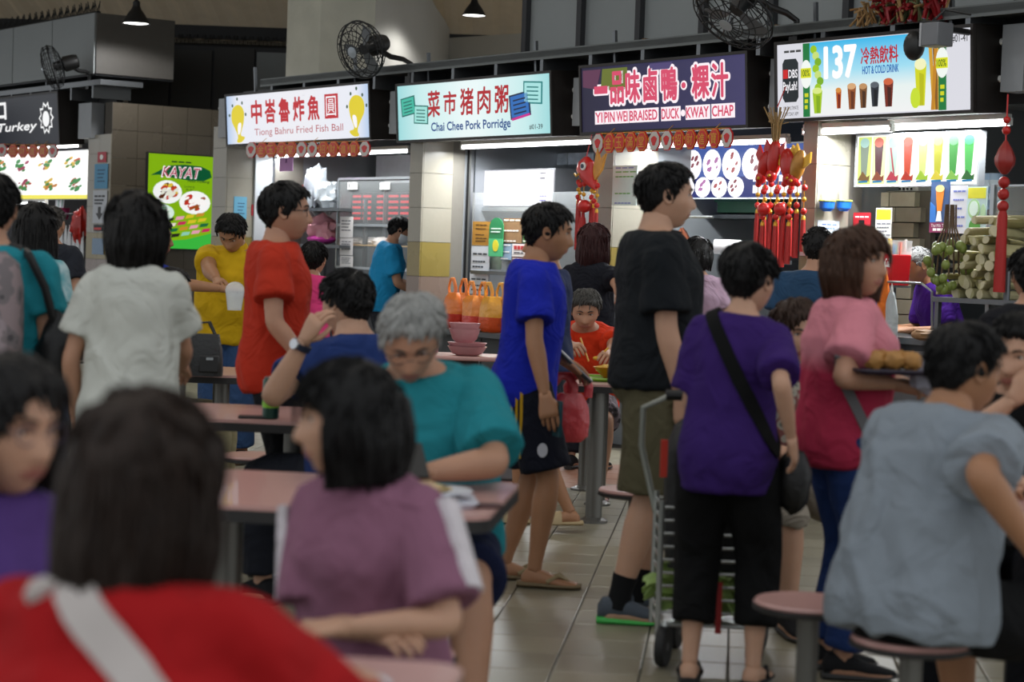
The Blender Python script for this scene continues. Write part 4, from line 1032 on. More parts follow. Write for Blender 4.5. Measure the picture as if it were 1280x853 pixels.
tube('long fluorescent tube under the drinks sign right half', 1112, 160, 1262, 153, .42, 36, .020)
tube('fluorescent tube over the fish ball stall', 330, 195, 512, 190, .75, 40)
tube('fluorescent tube over the braised duck stall', 806, 186, 985, 173, .50, 45)
tube('fluorescent tube under the lit dish pictures of the black sign stall', -40, 255, 58, 253, .35, 5, .010)
tube('fluorescent tube behind the black sign', -60, 188, 100, 186, .30, 30)

# =================================================================== far left stall
r, W, Hh = board('menu_light_box', 'lit white board with rows of dish photographs beneath the black sign', 'menu board', -60, 192, 118, 249, .42, .05, G('f4f3ee', 1.25), edge=mat('6d7073', .5, .3, key='steel_edge'), surf='light_panel')
art(r, W, Hh, 'yellow_border', [(-.5, -.5), (.5, -.5), (.5, -.42), (-.5, -.40)], G('e6dc5a', 1.1))
fd = [G('b4442c', .9), G('c8803a', .9), G('3f8a4c', .9), G('a03c5a', .9), G('d8b448', .9)]
for i in range(5):
    for j in range(2):
        dish(r, W, Hh, -.30 + i * .165 + .02 * j, .24 - .44 * j, .072, .20, G('f6f6f4', 1.2), [fd[(i + j) % 5], fd[(i + 2 * j + 1) % 5], fd[2]], n=6, seed=i * 3 + j)
for lab, x0, y0, x1, y1, c in (('small red notice at the top of the left pier', 122, 190, 132, 203, 'b03a48'), ('blue information sheet on the left pier', 118, 205, 134, 236, '4f8fb4'), ('white queue here sheet with a black arrow on the left pier', 116, 238, 133, 279, 'b9bdc4'), ('small black and red sticker on the left pier', 117, 281, 129, 289, '16161a'), ('blue patterned sheet low on the left pier', 115, 298, 129, 318, '7f95ae')):
    r, W, Hh = board('notice', lab, 'notice', x0, y0, x1, y1, .135, .006, mat(c, .6, var=.2 if 'pattern' in lab else .04, scale=60, key='paper'), surf='sheet')
    if 'blue info' in lab: bars(r, W, Hh, [.25, .1, -.05, -.2], mat('1d3a58', .6, key='ink'), x0=-.25, x1=.35, h=.04)
    if 'queue' in lab:
        bars(r, W, Hh, [.32, .2, .1], mat('303238', .6, key='ink'), x0=-.38, x1=.42, h=.06)
        art(r, W, Hh, 'arrow', [(-.1, .0), (.1, .0), (.1, -.2), (.26, -.2), (0, -.4), (-.26, -.2), (-.1, -.2)], BLACK, -.003)
    if 'small red' in lab: art(r, W, Hh, 'white_mark', oval(0, 0, .2, .25), WHITE, -.003)
    if 'black and red' in lab: art(r, W, Hh, 'red_mark', [(-.45, -.3), (.3, -.3), (.3, .05), (-.45, .05)], mat('c02020', .5, key='ink_red'), -.003)
# goods hanging at that counter
def crumple(c, r3, seed, n=18, m=12, amp=.22, freq=3.):
    mb = MB(); rg = []
    for i in range(m + 1):
        t = math.pi * max(.03, min(.97, i / m)); ring = []
        for j in range(n):
            a = 2 * math.pi * j / n; d = Vector((math.sin(t) * math.cos(a), math.sin(t) * math.sin(a), -math.cos(t)))
            f = 1 + amp * noise.noise(d * freq + Vector((seed * 3.7, 0, 0))) + amp * .5 * noise.noise(d * freq * 2.6 + Vector((seed, 5, 0)))
            ring.append((c[0] + r3[0] * d.x * f, c[1] + r3[1] * d.y * f, c[2] + r3[2] * d.z * f))
        rg.append(ring)
    mb.rings(rg); return mb
def row_at(x, y, w): u, z = uz(x, y, w); return row(u, w, z)
cnt = row_thing('serving_counter', 'steel serving counter of the black sign stall', 'counter', uz(60, 350, .55)[0], .55, 0)
part('worktop', MB().box(-2.2, .95, -.3, .35, .86, .90), STEEL, cnt); part('front_panel', MB().box(-2.2, .95, -.27, -.24, .0, .86), DSTEEL, cnt)
rk = row_thing('steel_rack', 'thin steel rack of hooks over the counter of the black sign stall', 'rack', uz(80, 300, .42)[0], .42, 0)
for q in (-.35, .40): part('upright', MB().tube([(q, 0, .90), (q, 0, 1.78)], .012, 8), STEEL, rk)
for z in (1.3, 1.72): part('rail', MB().tube([(-.35, 0, z), (.40, 0, z)], .010, 8), STEEL, rk)
P = row_at(101, 283, .36); t = tag(part('red_plastic_bag', crumple((0, 0, 0), (.11, .10, .20), 3, amp=.4), mat('b0241c', .35, key='red_bag'), loc=P), 'crumpled bright red plastic bag hanging from the rack', 'bag')
for q in range(6):
    u, z = uz(76 + q * 5.2, 307, .33 + .015 * (q % 2))
    bg_ = row_thing('carrier_bag', 'white ribbed plastic carrier bag hanging flat from the rack', 'bag', u, .33 + .02 * (q % 2), z, 'white carrier bags hanging from the rack')
    mb = MB(); Rg = []
    for zz, wd in ((-.20, .05), (-.1, .055), (.05, .045), (.14, .03), (.2, .012)): Rg.append([(wd * math.cos(a), .012 * math.sin(a) + .004 * math.sin(a * 5), zz) for a in np.linspace(0, 6.28, 14, endpoint=False)])
    mb.rings(Rg); part('bag_body', mb, mat('c9ccd0', .4, key='white_film'), bg_); part('hook_loop', MB().tube([(-.012, 0, .19), (0, 0, .24), (.012, 0, .19)], .004, 6), WHITE, bg_)
P = row_at(72, 262, .40)
bk = thing('utensil_basket', 'dark pink basket of utensils on the rack of the black sign stall', 'basket', P, -TH)
part('basket', MB().rings([[(.14 * f * a, .1 * f * b, z) for a, b in ((-1, -1), (1, -1), (1, 1), (-1, 1))] for f, z in ((.85, -.12), (1, .02))]), mat('7c1c48', .5, key='magenta_plastic'), bk)
for q in range(7): part('utensil', MB().tube([(-.1 + q * .033, .02, -.05), (-.12 + q * .04, .03, .15 + .03 * (q % 3))], .008, 6), mat(['c8ccd0', 'dfe6e8', '8fb0a8'][q % 3], .3, .5, key='utensil'), bk)

# =================================================================== poster on the end wall
uP = uE
r, W, Hh = sboard('poster_light_box', 'tall lime green lit food poster headed Kayat on the dark tiled wall', 'poster', 182, 194, 264, 311, uP, G('86b80e', .85), .04, surf='light_panel')
fm = MB(); t_ = .014
fm.box(-W / 2 - t_, W / 2 + t_, -.01, .04, Hh / 2, Hh / 2 + t_).box(-W / 2 - t_, W / 2 + t_, -.01, .04, -Hh / 2 - t_, -Hh / 2).box(-W / 2 - t_, -W / 2, -.01, .04, -Hh / 2, Hh / 2).box(W / 2, W / 2 + t_, -.01, .04, -Hh / 2, Hh / 2)
part('frame', fm, mat('2c2a28', .5, key='poster_frame'), r)
art(r, W, Hh, 'green_glow', [(-.5, -.5), (.5, -.5), (.5, -.32), (.1, -.40), (-.5, -.44)], G('38b43c', .95), -.003)
art(r, W, Hh, 'banana_leaf', [(-.46, .27), (-.36, .31), (-.2, .38), (.05, .40), (.3, .39), (.44, .35), (.47, .28), (.35, .235), (.1, .235), (-.15, .255), (-.33, .28)], G('0a5a34', .8), -.004)
write('KAYAT', .60 * W, .115 * Hh, G('f6eef0', 1.), r, -.0 * W, .315 * Hh, -.008, offset=.05, shear=.25); write('KAYAT', .585 * W, .105 * Hh, G('b01848', .9), r, -.0 * W, .315 * Hh, -.011, offset=.0, shear=.25)
write('Nasi Padang', .34 * W, .035 * Hh, G('143c20', .8), r, .27 * W, .225 * Hh, -.006, offset=.01, shear=.2)
write('Lontong', .15 * W, .028 * Hh, G('143c20', .8), r, .13 * W, .165 * Hh, -.006); write('$3.50', .10 * W, .022 * Hh, G('143c20', .8), r, .13 * W, .135 * Hh, -.006)
bars(r, W, Hh, [.425], G('143c20', .7), -.004, -.15, .17, .015)
dish(r, W, Hh, -.20, .10, .22, .125, G('eef0ee', 1.), [G('5a2c10', .8), G('e0c040', .9), G('c03c20', .9), G('e8e8d8', .9)], seed=5); dish(r, W, Hh, .22, .0, .24, .125, G('f2f2f0', 1.), [G('9a4a18', .9), G('c02c1c', .9), G('f6f2f0', 1.)], seed=6); dish(r, W, Hh, -.28, -.12, .19, .09, G('cfe4d8', 1.), [G('4c9a5c', .9), G('e8efe4', 1.)], seed=8)
rd = random.Random(4)
for q in range(16):
    cx, cz = -.16 + (q % 4) * .155 + .03 * (q // 4), -.20 - (q // 4) * .055 + .022 * (q % 4)
    art(r, W, Hh, 'cake_print', [(cx - .07, cz - .02), (cx + .05, cz - .005), (cx + .075, cz + .03), (cx - .045, cz + .02)], G(['1c6a3c', 'd8c428', 'c4285c', '24241c', 'e8a0b4', '8fd0b4', 'c8902c', 'e8dcd0'][rd.randrange(8)], .9), -.004 - .0006 * q)
# blue sheet and red sticker on the first pier
for lab, x0, y0, x1, y1, c, u_ in (('light blue information sheet on the pier behind the man in yellow', 292, 246, 308, 274, '5c9cb8', u0b), ('red square sticker beside the fish ball stall', 314, 256, 327, 270, 'b4202c', u0b), ('small yellow green sticker under the red sticker', 319, 274, 325, 284, 'b4c428', u0b)):
    r, W, Hh = sboard('notice', lab, 'notice', x0, y0, x1, y1, u_, mat(c, .5, var=.05, key='paper'))
    if 'blue' in lab: bars(r, W, Hh, [.2, .05, -.1, -.25], mat('1d3a58', .6, key='ink'), x0=-.2, x1=.35, h=.04)
    else: art(r, W, Hh, 'mark', oval(0, 0, .22, .22, 8), BLACK if 'red' in lab else mat('44561c', .5, key='ink_green'), -.003)

# =================================================================== fish ball stall
o = row_thing('steel_screen', 'brushed steel side screen at the left of the fish ball stall', 'screen', u0b, .75, 0)
wS = wz(338, 300, u0b)[0] - .75
part('sheet', MB().box(.0, .03, -.28, wS, .0, 2.45), mat('c4c8cb', .35, .35, .08, 3, key='bright_steel'), o); part('edge_post', MB().tube([(.02, wS, 0), (.02, wS, 2.45)], .02, 8), DSTEEL, o)
r, W, Hh = board('paper_note', 'pink paper note hanging at the top of the fish ball stall', 'note', 349.5, 197, 366, 214, .55, .003, mat('d9a0dc', .7, key='pink_paper'), surf='sheet'); art(r, W, Hh, 'ink_mark', [(-.05, .1), (.05, .1), (.05, .4), (-.05, .4)], mat('7a3a86', .6, key='ink_purple'), -.002); part('string', MB().tube([(0, .002, Hh / 2 - .01), (0, .0, 2.6 - r.location.z + .01)], .003, 4), WHITE, r)
r, W, Hh = board('wall_cabinet', 'flat grey wall cabinet at the back of the fish ball stall', 'cabinet', 345, 200, 474, 262, 2.2, .25, mat('74797c', .45, .3, .08, 3, key='grey_cabinet'), surf='carcass')
for q in (-.25, .25): part('door', MB().box(q * W - .24 * W, q * W + .24 * W, -.015, 0, -.48 * Hh, .48 * Hh), mat('7b8083', .4, .3, .08, 3, key='grey_door'), r)
r, W, Hh = board('wall_panel', 'bright white wall panel at the right of the fish ball stall', 'panel', 470, 194, 516, 224, 1.9, .05, mat('dfe3e6', .3, key='white_laminate'), surf='sheet')
# shelving with bags
def shelf(label, x0, x1, y, w, dep=.35, legs=True, ztop=None):
    ua, z = uz(x0, y, w); ub, _ = uz(x1, y, w); s_ = row_thing('shelf', label, 'shelf', (ua + ub) / 2, w, z); L_ = ub - ua
    part('board', MB().box(-L_ / 2, L_ / 2, 0, dep, -.03, 0), DSTEEL, s_)
    if legs:
        for q in (-1, 1): part('upright', MB().box(q * L_ / 2 - .015, q * L_ / 2 + .015, dep - .03, dep, -z, .1), DSTEEL, s_)
    return s_, z, L_
shelf('upper steel shelf of the fish ball stall holding white bags', 374, 424, 260, .80, .32); shelf('lower steel shelf of the fish ball stall holding pink bags', 374, 424, 305, .80, .32)
FILM = mat('c6cdd2', .3, key='clear_film')
for q, (lab, x, y, rx, rz, c) in enumerate((('tall white plastic bag standing on the upper shelf', 396, 238, .13, .24, '9aa0a6'), ('smaller white plastic bag slumped on the upper shelf', 411, 246, .11, .14, '949a9e'), ('pale blue plastic bag at the end of the upper shelf', 378, 252, .10, .10, 'a8c4d4'), ('red plastic bundle behind the white bags', 387, 247, .10, .12, 'b03a30'), ('clear bag of pink bundles on the lower shelf', 402, 287, .19, .14, 'c88a94'), ('flat magenta pink tray on the lower shelf', 402, 299, .20, .05, 'c03c9a'))):
    tag(part('plastic_bag' if 'tray' not in lab else 'pink_tray', crumple((0, 0, 0), (rx, .13, rz), q + 10, amp=.45 if 'tray' not in lab else .05), mat(c, .35, 0, .15, 14, .3, 30, key='bag_film'), loc=row_at(x, y, .94 if 'red' not in lab else 1.02), rz=-TH), lab, 'bag' if 'tray' not in lab else 'tray')
# glass case with price tags
ua, zt = uz(424, 224, .95); ub, _ = uz(540, 224, .95); _, zb = uz(466, 336, .95); Wc, Hc = ub - ua, zt - zb
c_ = row_thing('display_case', 'tall glass display case of the fish ball stall', 'display case', (ua + ub) / 2, .95, zb)
fm = []
for x in (-Wc / 2, Wc / 2):
    for y in (0, .55): part('post', MB().box(x - .012, x + .012, y - .012, y + .012, 0, Hc), STEEL, c_)
for y in (0, .55):
    for z in (0, Hc, Hc * .48): part('rail', MB().box(-Wc / 2, Wc / 2, y - .012, y + .012, z - .012, z + .012), STEEL, c_)
part('shelf_board', MB().box(-Wc / 2, Wc / 2, .02, .53, Hc * .25, Hc * .25 + .012), mat('b89458', .5, key='tan_shelf'), c_)
GLASS = mat((.9, .95, .95), .05, 0, .02, alpha=.07, key='clear_glass', spec=.8)
part('front_pane', MB().box(-Wc / 2, Wc / 2, -.004, .004, 0, Hc), GLASS, c_); part('side_pane', MB().box(Wc / 2 - .004, Wc / 2 + .004, 0, .55, 0, Hc), GLASS, c_)
part('base_cabinet', MB().box(-Wc / 2, Wc / 2, 0, .55, -zb, -.014), DSTEEL, c_)
for lab, x in (('white price tag reading 1.50 dollars on the left of the glass case', 440.5), ('white price tag reading 1.50 dollars on the right of the glass case', 481)):
    r, W, Hh = board('price_tag', lab, 'price tag', x - 6, 228, x + 6, 237, .935, .004, WHITE, surf='card', group='price tags on the glass case'); write('$1.50', W * .8, Hh * .6, BLACK, r, 0, 0, -.002, offset=.01)
r, W, Hh = board('led_menu_board', 'dark menu board with rows of red glowing letters inside the glass case', 'menu board', 425, 240, 520, 279, 1.65, .03, mat('2a1c1e', .4, key='dark_board'), surf='panel')
for q, f in enumerate((.36, .18, 0, -.18, -.36)):
    bars(r, W, Hh, [f], G('d8323a', 1.), -.003, -.46, -.05, .075, 'led_row'); bars(r, W, Hh, [f], G('d8323a', 1.), -.003, .0, .46, .075, 'led_row')
for lab, y0, y1 in (('upper printed sheet on the corner of the glass case', 271, 297), ('middle printed sheet on the corner of the glass case', 298, 319), ('lower printed sheet on the corner of the glass case', 320, 334)):
    r, W, Hh = board('paper_note', lab, 'note', 425, y0, 441, y1, .93, .003, mat('d8d4d2', .7, key='paper'), surf='sheet'); bars(r, W, Hh, [.3, .15, 0, -.15], mat('55565c', .7, key='ink'), -.002, -.38, .38, .05)
for q in range(4): tag(part('takeout_pack', crumple((0, 0, 0), (.10, .09, .05), 40 + q, amp=.3), mat('cdc6c0', .4, key='food_pack'), loc=row_at(432 + q * 15, 303, 1.2)), 'clear wrapped food pack on the shelf of the glass case', 'food pack', 'packs inside the glass case')
cnt = row_thing('serving_counter', 'steel counter along the front of the fish ball stall', 'counter', (u0b + u1a) / 2, .5, 0)
part('worktop', MB().box(-1.0, -.2, -.15, .35, .84, .88), STEEL, cnt); part('front_panel', MB().box(-1.0, -.2, -.12, -.1, 0, .84), mat('6a5648', .6, key='brown_panel2'), cnt)

# =================================================================== porridge stall
o = row_thing('steel_post', 'slim dark steel post at the left of the porridge stall', 'post', u1b + .01, .62, 0); part('post', MB().box(-.01, .02, 0, .03, 0, 2.5), BLACK, o); part('door_edge', MB().box(.022, .05, .0, .03, 0, 2.5), STEEL, o)
uA, uB = u1b, u2a
part_ = row_thing('steel_cladding', 'mirror bright steel cladding on the inner wall of the porridge stall', 'cladding', uA, 1.5, 0); part('sheet', MB().box(.0, .015, -.8, .9, .85, 2.5), mat('9fa4a9', .28, .6, .1, 2, .1, 8, key='bright_steel2'), part_)
r, W, Hh = board('menu_light_box', 'plain glowing white menu box hanging in the porridge stall', 'menu board', 589, 213, 685, 257, .80, .06, G('f3f0f6', 1.2), surf='light_panel')
part('housing', MB().box(-W / 2 - .015, W / 2 + .015, .061, .32, -Hh / 2 - .015, Hh / 2 + .015), mat('6c6e72', .4, .6, key='grey_metal'), r)
for q, f in enumerate((.38, .24, .09, -.06, -.22, -.38)): bars(r, W, Hh, [f], G('d83a5a', .9), -.003, -.48, -.39, .05, 'menu_line')
bars(r, W, Hh, [-.24, -.36], G('6a5ac0', .9), -.003, .40, .49, .05, 'menu_line'); bars(r, W, Hh, [.40, .26], G('9a9aa4', .8), -.003, .40, .47, .04, 'menu_line')
r, W, Hh = board('steel_shelf', 'steel ledge carrying the glowing menu box', 'shelf', 588, 259, 702, 264, .78, .4, STEEL, surf='board')
r, W, Hh = board('steel_duct', 'long shiny steel duct under the ceiling of the porridge stall', 'duct', 588, 193, 742, 207, 1.6, .4, mat('c0c8d2', .22, .6, .15, 6, .6, 14, key='crinkled_steel'), surf='casing')
for q in range(3): part('seam_band', MB().box((-.3 + .3 * q) * W - .01, (-.3 + .3 * q) * W + .01, -.006, .0, -Hh / 2, Hh / 2), STEEL, r)
NOT = (('gold framed certificate on the glass of the porridge stall', 590.5, 277, 612, 307, 'a8782a', 0), ('white handwritten sheet under the gold certificate', 589, 308, 611.5, 340, 'c9ced6', 1), ('lower white handwritten sheet behind the orange bags', 587, 341, 610, 368, 'ccd0d6', 1), ('brown photo menu card on the porridge stall glass', 629, 273, 652, 304, '8a6a48', 2), ('blue and white small photo card on the porridge stall glass', 626, 305, 639, 325, '8aa4bc', 2), ('white card with red characters on the porridge stall glass', 640, 305, 657, 321, 'd8d4d2', 3), ('brown speckled card on the porridge stall glass', 640, 322, 656, 341, '8c5a4c', 2), ('green card behind the man in blue', 654, 274, 662, 304, '4c7a3a', 2), ('pale green notice with green bands on the pier', 765.5, 207, 796, 257, 'cfe0dc', 4))
for lab, x0, y0, x1, y1, c, kd in NOT:
    r, W, Hh = board('notice', lab, 'notice', x0, y0, x1, y1, .60 if kd != 4 else .14, .006, mat(c, .5, var=.25 if kd == 2 else .06, scale=40 if kd == 2 else 12, key='paper'), surf='sheet')
    if kd == 0: bars(r, W, Hh, [.35, .2, -.05, -.2, -.32], mat('3c2408', .6, key='ink'), x0=-.3, x1=.38, h=.035)
    if kd == 1: bars(r, W, Hh, [.2, -.1, -.3], mat('3a4048', .6, key='ink'), x0=-.4, x1=.42, h=.07)
    if kd == 2: bars(r, W, Hh, [.42, 0, -.42], mat('e8e4dc', .6, key='ink_white'), x0=-.46, x1=.48, h=.06)
    if kd == 3: bars(r, W, Hh, [.2], mat('b03030', .6, key='ink_red'), x0=-.35, x1=.4, h=.3); bars(r, W, Hh, [-.2], mat('55565c', .6, key='ink'), x0=-.35, x1=.4, h=.12)
    if kd == 4: bars(r, W, Hh, [.34, .22, -.2], mat('6fb05a', .6, key='ink_green'), x0=-.38, x1=.5, h=.03); bars(r, W, Hh, [.44, -.44], mat('7a86c0', .6, key='ink_blue'), x0=-.38, x1=.4, h=.03)
# green bottle shaped card
u, z = uz(620, 296, .58); bt = row_thing('bottle_card', 'green bottle shaped card with a yellow motif on the porridge stall glass', 'card', u, .58, z)
_, zt = uz(620, 271, .58); h_ = zt - z; w_ = .105
part('card', MB().poly([(-w_, -h_), (w_, -h_), (w_, h_ * .55), (w_ * .75, h_ * .8), (w_ * .25, h_ * .95), (-w_ * .25, h_ * .95), (-w_ * .75, h_ * .8), (-w_, h_ * .55)], 0, .006), mat('1c7a48', .5, key='green_card'), bt); part('light_band', MB().box(-w_, w_, -.002, 0, -h_ * .98, -h_ * .1), mat('4cb47a', .5, key='green_light'), bt); part('yellow_motif', MB().poly(oval(0, -h_ * .45, w_ * .42, h_ * .3), -.004, -.002), mat('d8cc30', .5, key='yellow_ink'), bt); bars(bt, w_ * 2, h_ * 2, [.2, .12], mat('d8e8dc', .5, key='ink_white'), -.003, -.35, .4, .03)
# jars on the counter shelf
for q, x in enumerate((619, 675, 688)):
    j = thing('storage_jar', 'clear storage jar on the porridge stall shelf', 'jar', row_at(x, 337, .72), 0, 'jars on the porridge stall shelf')
    part('jar_body', MB().lathe([(.05, 0), (.055, .01), (.055, .14), (.045, .16)]), mat('5a6a58', .15, key='jar_glass'), j); part('jar_lid', MB().lathe([(.05, .16), (.05, .19), (.03, .195)]), mat('8c9498', .4, key='lid'), j)
shelf('steel pass-through shelf of the porridge stall', 588, 745, 338, .55, .35, False)
cnt = row_thing('serving_counter', 'dark fronted serving counter of the porridge stall', 'counter', (uA + uB) / 2, .18, 0); Lc = uB - uA
part('worktop', MB().box(-Lc / 2 - .1, Lc / 2, -.32, .5, .74, .78), mat('3f4042', .4, .3, key='counter_top'), cnt); part('front_panel', MB().box(-Lc / 2, Lc / 2, -.2, -.16, 0, .74), mat('2d2e30', .6, key='counter_front'), cnt)
for q in (-.3, 0, .3): part('panel_seam', MB().box(q * Lc - .006, q * Lc + .006, -.206, -.2, .03, .72), BLACK, cnt)
gp = row_thing('glass_screen', 'sneeze guard glass over the porridge stall counter', 'screen', (uA + uB) / 2, .62, 0); part('pane', MB().box(-Lc / 2 + .1, Lc / 2, 0, .008, 1.0, 1.95), GLASS, gp)
for q in (-.5, 0, .5): part('post', MB().box(q * (Lc - .12) + .03, q * (Lc - .12) + .05, .01, .03, .78, 1.95), STEEL, gp)
# three orange carrier bags of food
def carrier(label, P, W, D, Hh, c, c2=None, rz=-TH, seed=1, group=None, name='carrier_bag', handles=True):
    b_ = thing(name, label, 'bag', P, rz, group); mb = MB(); Rg = []
    for f, zf, e in ((.75, 0, 0), (1, .08, .02), (1.04, .3, .03), (.98, .5, .05), (.86, .62, .10), (.62, .72, .10)):
        ring = []
        for a in np.linspace(0, 2 * math.pi, 28, endpoint=False):
            n_ = 1 + .16 * noise.noise(Vector((math.cos(a) * 2.2 + seed * 3, math.sin(a) * 2.2, zf * 4))) + e * math.sin(a * 7 + seed)
            ring.append((W / 2 * f * n_ * math.copysign(abs(math.cos(a)) ** .8, math.cos(a)), D / 2 * f * n_ * math.sin(a), Hh * zf))
        Rg.append(ring)
    mb.rings(Rg); part('bag_body', mb, mat(c, .28, 0, .12, 9, .5, 22, key='bag_plastic'), b_)
    if c2:
        mb = MB(); mb.rings([[(x * 1.012, y * 1.012, z + .001) for x, y, z in r_] for r_ in Rg[:3]]); part('filled_base', mb, mat(c2, .28, 0, .15, 12, .5, 26, key='bag_plastic'), b_)
    for s_ in (-1, 1) if handles else ():
        x = s_ * W * .24
        part('handle', MB().tube([(x - .04 * 1, s_ * .01, Hh * .66), (x - .05, s_ * .012, Hh * .82), (x - .02, s_ * .015, Hh * .98), (x + .02, s_ * .015, Hh * .98), (x + .05, s_ * .012, Hh * .82), (x + .045, s_ * .01, Hh * .66)], .011, 8, flat=2.0), mat(c, .28, 0, .12, 9, .5, 22, key='bag_plastic'), b_)
    return b_
zc = .782
for q, (lab, x, wd_, c, c2, hh) in enumerate((('orange carrier bag with a red base, at the post end of the counter', 571, .27, 'd8752c', 'b82818', .42), ('orange carrier bag with a red base between two others', 595, .27, 'dc8430', 'bc2c1a', .40), ('yellowish orange carrier bag beside the man in blue', 617, .27, 'dc9a34', 'c84a1c', .40))):
    u, _ = uz(x, 400, .0); carrier(lab, row(u, -.0, zc), wd_, .2, hh, c, c2, seed=q + 2, group='orange bags on the porridge counter')

# =================================================================== duck stall
r, W, Hh = board('menu_light_box', 'glowing blue menu board with round white dish pictures in the duck stall', 'menu board', 826, 182, 1008, 247, .95, .05, G('4860a8', .9), edge=mat('b4b8bc', .4, .5, key='light_edge'), surf='light_panel')
part('lower_field', MB().box(-.5 * W, .5 * W, -.003, 0, -.5 * Hh, -.1 * Hh), G('2c3478', .8), r)
fd2 = [G('b05a5c', .9), G('8c4a54', .9), G('b87ab0', .9)]
for i in range(7): dish(r, W, Hh, -.40 + i * .136, .14, .064, .30, G('f6f4f8', 1.3), [fd2[i % 3]], -.006, 5, i)
for i in range(4): dish(r, W, Hh, -.30 + i * .115, -.30, .055, .20, G('f6f4f8', 1.3), [fd2[(i + 1) % 3]], -.008, 4, i + 9)
for i in range(4): art(r, W, Hh, 'price_print', [(.16 + .085 * i, -.42), (.23 + .085 * i, -.42), (.23 + .085 * i, -.27), (.16 + .085 * i, -.27)], G('f6f4f8', 1.2), -.006); art(r, W, Hh, 'price_print', [(.16 + .085 * i, -.20), (.22 + .085 * i, -.20), (.22 + .085 * i, -.08), (.16 + .085 * i, -.08)], G('f6f4f8', 1.2), -.006)
shelf('steel shelf under the duck menu board', 862, 990, 268, 1.15, .4); shelf('lower steel shelf at the back of the duck stall', 862, 990, 322, 1.5, .4)
tag(part('green_crate', MB().box(-.22, .22, -.15, .15, 0, .09).box(-.24, .24, -.17, .17, .08, .11), mat('24563a', .5, key='green_plastic'), loc=row_at(938, 267, 1.3), rz=-TH, bevel=.005), 'shallow dark green crate on the shelf under the duck menu', 'crate')
def mug(label, P, c, h=.10, r_=.042, group=None):
    m_ = thing('mug', label, 'mug', P, random.random() * 6, group)
    part('cup', MB().lathe([(r_ * .8, 0), (r_, .01), (r_, h), (r_ * .88, h), (r_ * .85, .015), (.002, .012)], 18), mat(c, .25, key='ceramic'), m_)
    part('handle', MB().tube([(r_ * .95, 0, h * .8), (r_ * 1.6, 0, h * .75), (r_ * 1.7, 0, h * .4), (r_ * .95, 0, h * .25)], .007, 8), mat(c, .25, key='ceramic'), m_); return m_
mug('white mug on the shelf under the duck menu', row_at(893, 267, 1.28), 'd8d8d4', .13, .055); mug('violet mug on the shelf under the duck menu', row_at(880, 267, 1.34), '7a64a0', .13, .05)
tag(part('steel_pot', MB().lathe([(.09, 0), (.10, .01), (.10, .13), (.105, .135), (.09, .135)]), STEEL, loc=row_at(908, 267, 1.33)), 'small steel pot on the shelf under the duck menu', 'pot')
r, W, Hh = board('pink_board', 'plain pink board standing on the duck stall counter', 'board', 838, 311, 866, 360, .55, .02, mat('d49aa6', .6, key='pink_laminate'), surf='sheet')
r, W, Hh = board('grey_cupboard', 'grey lilac cupboard door at the back of the duck stall', 'cupboard', 877, 291, 912, 330, 1.9, .3, mat('8e8c9c', .45, key='grey_door2'), surf='carcass'); part('handle', MB().box(.35 * W, .38 * W, -.03, 0, -.1, .1), STEEL, r)
r, W, Hh = board('steel_door', 'dull steel cupboard door beside the red tassels', 'cupboard', 920, 280, 948, 330, 1.9, .3, DSTEEL, surf='carcass'); part('handle', MB().box(-.38 * W, -.35 * W, -.03, 0, -.1, .1), STEEL, r)
t = thing('paper_roll', 'white paper roll lying on the duck stall counter', 'paper roll', row_at(910, 309, .6), -TH + .6); part('roll', MB().tube([(-.10, 0, 0), (.10, 0, 0)], .055, 18), mat('d8d6d8', .8, key='tissue'), t); part('core', MB().tube([(-.102, 0, 0), (-.099, 0, 0)], .025, 14), BLACK, t)
cnt = row_thing('serving_counter', 'steel serving counter of the braised duck stall', 'counter', (u2b + u3a) / 2, .35, 0); Lc = u3a - u2b
part('worktop', MB().box(-Lc / 2, Lc / 2, -.2, .45, .96, 1.0), STEEL, cnt); part('front_panel', MB().box(-Lc / 2, Lc / 2, -.17, -.14, 0, .96), DSTEEL, cnt)
part_ = row_thing('roast_rack', 'steel hanging rail with a dark brown roast duck in the duck stall', 'rack', uz(852, 300, .6)[0], .6, 0); part('rail', MB().tube([(-.25, 0, 1.75), (.35, 0, 1.75)], .01, 8), STEEL, part_); part('upright', MB().tube([(-.25, 0, 1.0), (-.25, 0, 1.75)], .012, 8), STEEL, part_); part('roast_duck', crumple((.0, 0, 1.52), (.07, .06, .14), 77), mat('5a2a12', .3, key='roast'), part_); part('hook', MB().tube([(0, 0, 1.65), (0, 0, 1.75)], .004, 5), STEEL, part_)
r, W, Hh = sboard('notice', 'white notice low on the pier beside the drinks stall', 'notice', 1021, 276, 1048, 300, u3b, mat('c4ccd4', .6, key='paper')); bars(r, W, Hh, [.3, .1], mat('5a78b0', .6, key='ink_blue'), x0=-.3, x1=.4, h=.06)
r, W, Hh = board('notice', 'white shop sheet with dark red characters beside the tassels', 'notice', 1000, 293, 1014, 320, .138, .006, mat('c8c0c4', .6, key='paper'), surf='sheet'); bars(r, W, Hh, [.2], mat('8c2438', .6, key='ink_red'), x0=-.42, x1=.45, h=.35)
